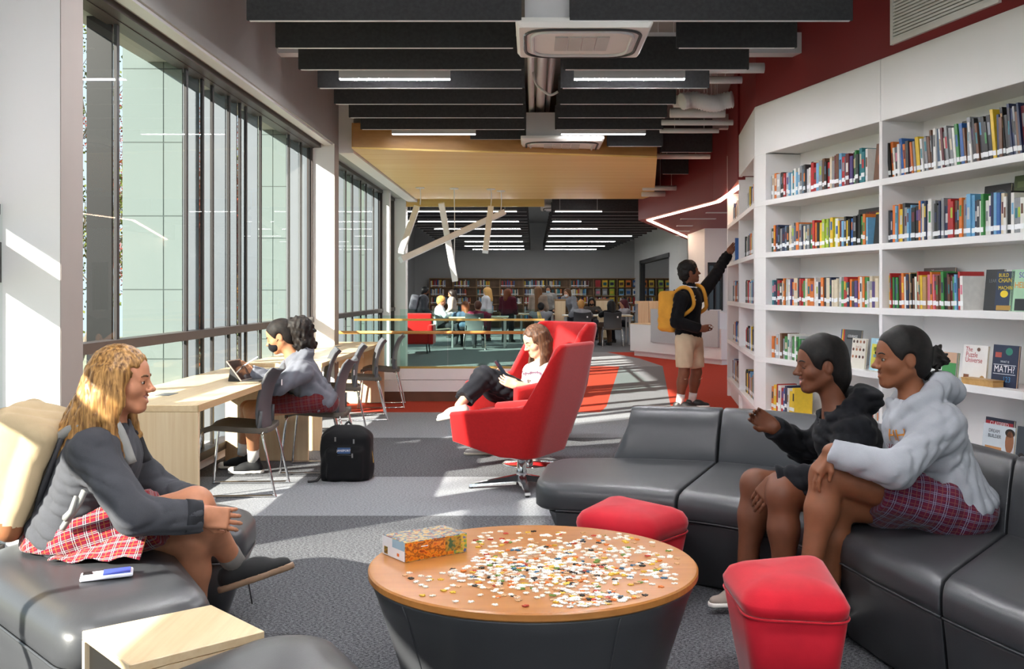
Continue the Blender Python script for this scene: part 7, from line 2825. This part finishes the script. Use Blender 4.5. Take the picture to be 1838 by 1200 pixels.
def tree(x, y, h, seed, leaf, nleaf, label, z0=-4.0, spread=.32, bare=False, r0=.16, levels=4):
    r = random.Random(seed)
    t = thing('tree', label, 'tree', (x, y, z0), 0, 'trees outside the windows')
    segs, tips = [], []

    def grow(p, d, L, rad, lev):
        n = 4
        pts, rr = [p], [rad]
        q = p.copy(); dd = d.copy()
        for i in range(n):
            dd = (dd + Vector((r.uniform(-1, 1), r.uniform(-1, 1), r.uniform(-.2, .7))) * .13).normalized()
            q = q + dd * (L / n)
            pts.append(q.copy()); rr.append(rad * (1 - .5 * (i + 1) / n))
            if lev < levels and (i >= 1 or lev > 0):
                for _ in range(r.choice((1, 1, 2))):
                    sd_ = (dd + Vector((r.uniform(-1, 1), r.uniform(-1, 1), r.uniform(-.1, .8))) * (spread * 2.4)).normalized()
                    grow(q.copy(), sd_, L * r.uniform(.42, .66), rr[-1] * .6, lev + 1)
            if lev >= levels - 1:
                tips.append(q.copy())
        segs.append(tube(pts, [max(.006, a) for a in rr], 6 if lev < 2 else 4))
    grow(Vector((x, y, z0)), Vector((0, 0, 1)), h * .55, r0, 0)
    mesh('trunk', *join(*segs), M_BARK, t, True)
    if nleaf:
        V, Fc = [], []
        for k in range(nleaf):
            p = r.choice(tips) + Vector((r.gauss(0, .28), r.gauss(0, .28), r.gauss(0, .28)))
            a = Vector((r.uniform(-1, 1), r.uniform(-1, 1), r.uniform(-1, 1))).normalized() * .038
            b = a.cross(Vector((r.uniform(-1, 1), r.uniform(-1, 1), r.uniform(-1, 1)))).normalized() * .028
            n = len(V)
            V += [tuple(p - a), tuple(p + b), tuple(p + a), tuple(p - b)]
            Fc.append((n, n + 1, n + 2, n + 3))
        o = mesh('foliage', V, Fc, leaf, t)
        o['kind'] = 'stuff'
    return t


M_RED = leafm('red_autumn_leaves', '6a1c0c', '9c3a10')
M_ORG = leafm('orange_autumn_leaves', '8a4a0c', 'a8701c')
M_GRN = leafm('olive_leaves', '3a4a1c', '6a702c')
tree(-9.4, 20.8, 12, 3, M_GRN, 7000, 'tall half bare tree left of the shaded window fin')
tree(-8.3, 21.6, 8.5, 5, M_RED, 15000, 'red autumn tree right of the shaded window fin')
tree(-8.9, 27.5, 9, 7, M_ORG, 15000, 'orange autumn tree seen through the narrow middle pane')
tree(-9.6, 33.5, 9.5, 9, M_GRN, 15000, 'olive green tree seen through the farther narrow pane')
tree(-13, 34, 13, 11, M_RED, 12000, 'tall red tree standing behind the other trees')
tree(-9.5, 1.0, 11, 13, None, 0, 'unseen bare tree added to dapple the sun through the windows', -4.0, .36, True, .14, 4)  # out of view, added so its branches break up the sun patches
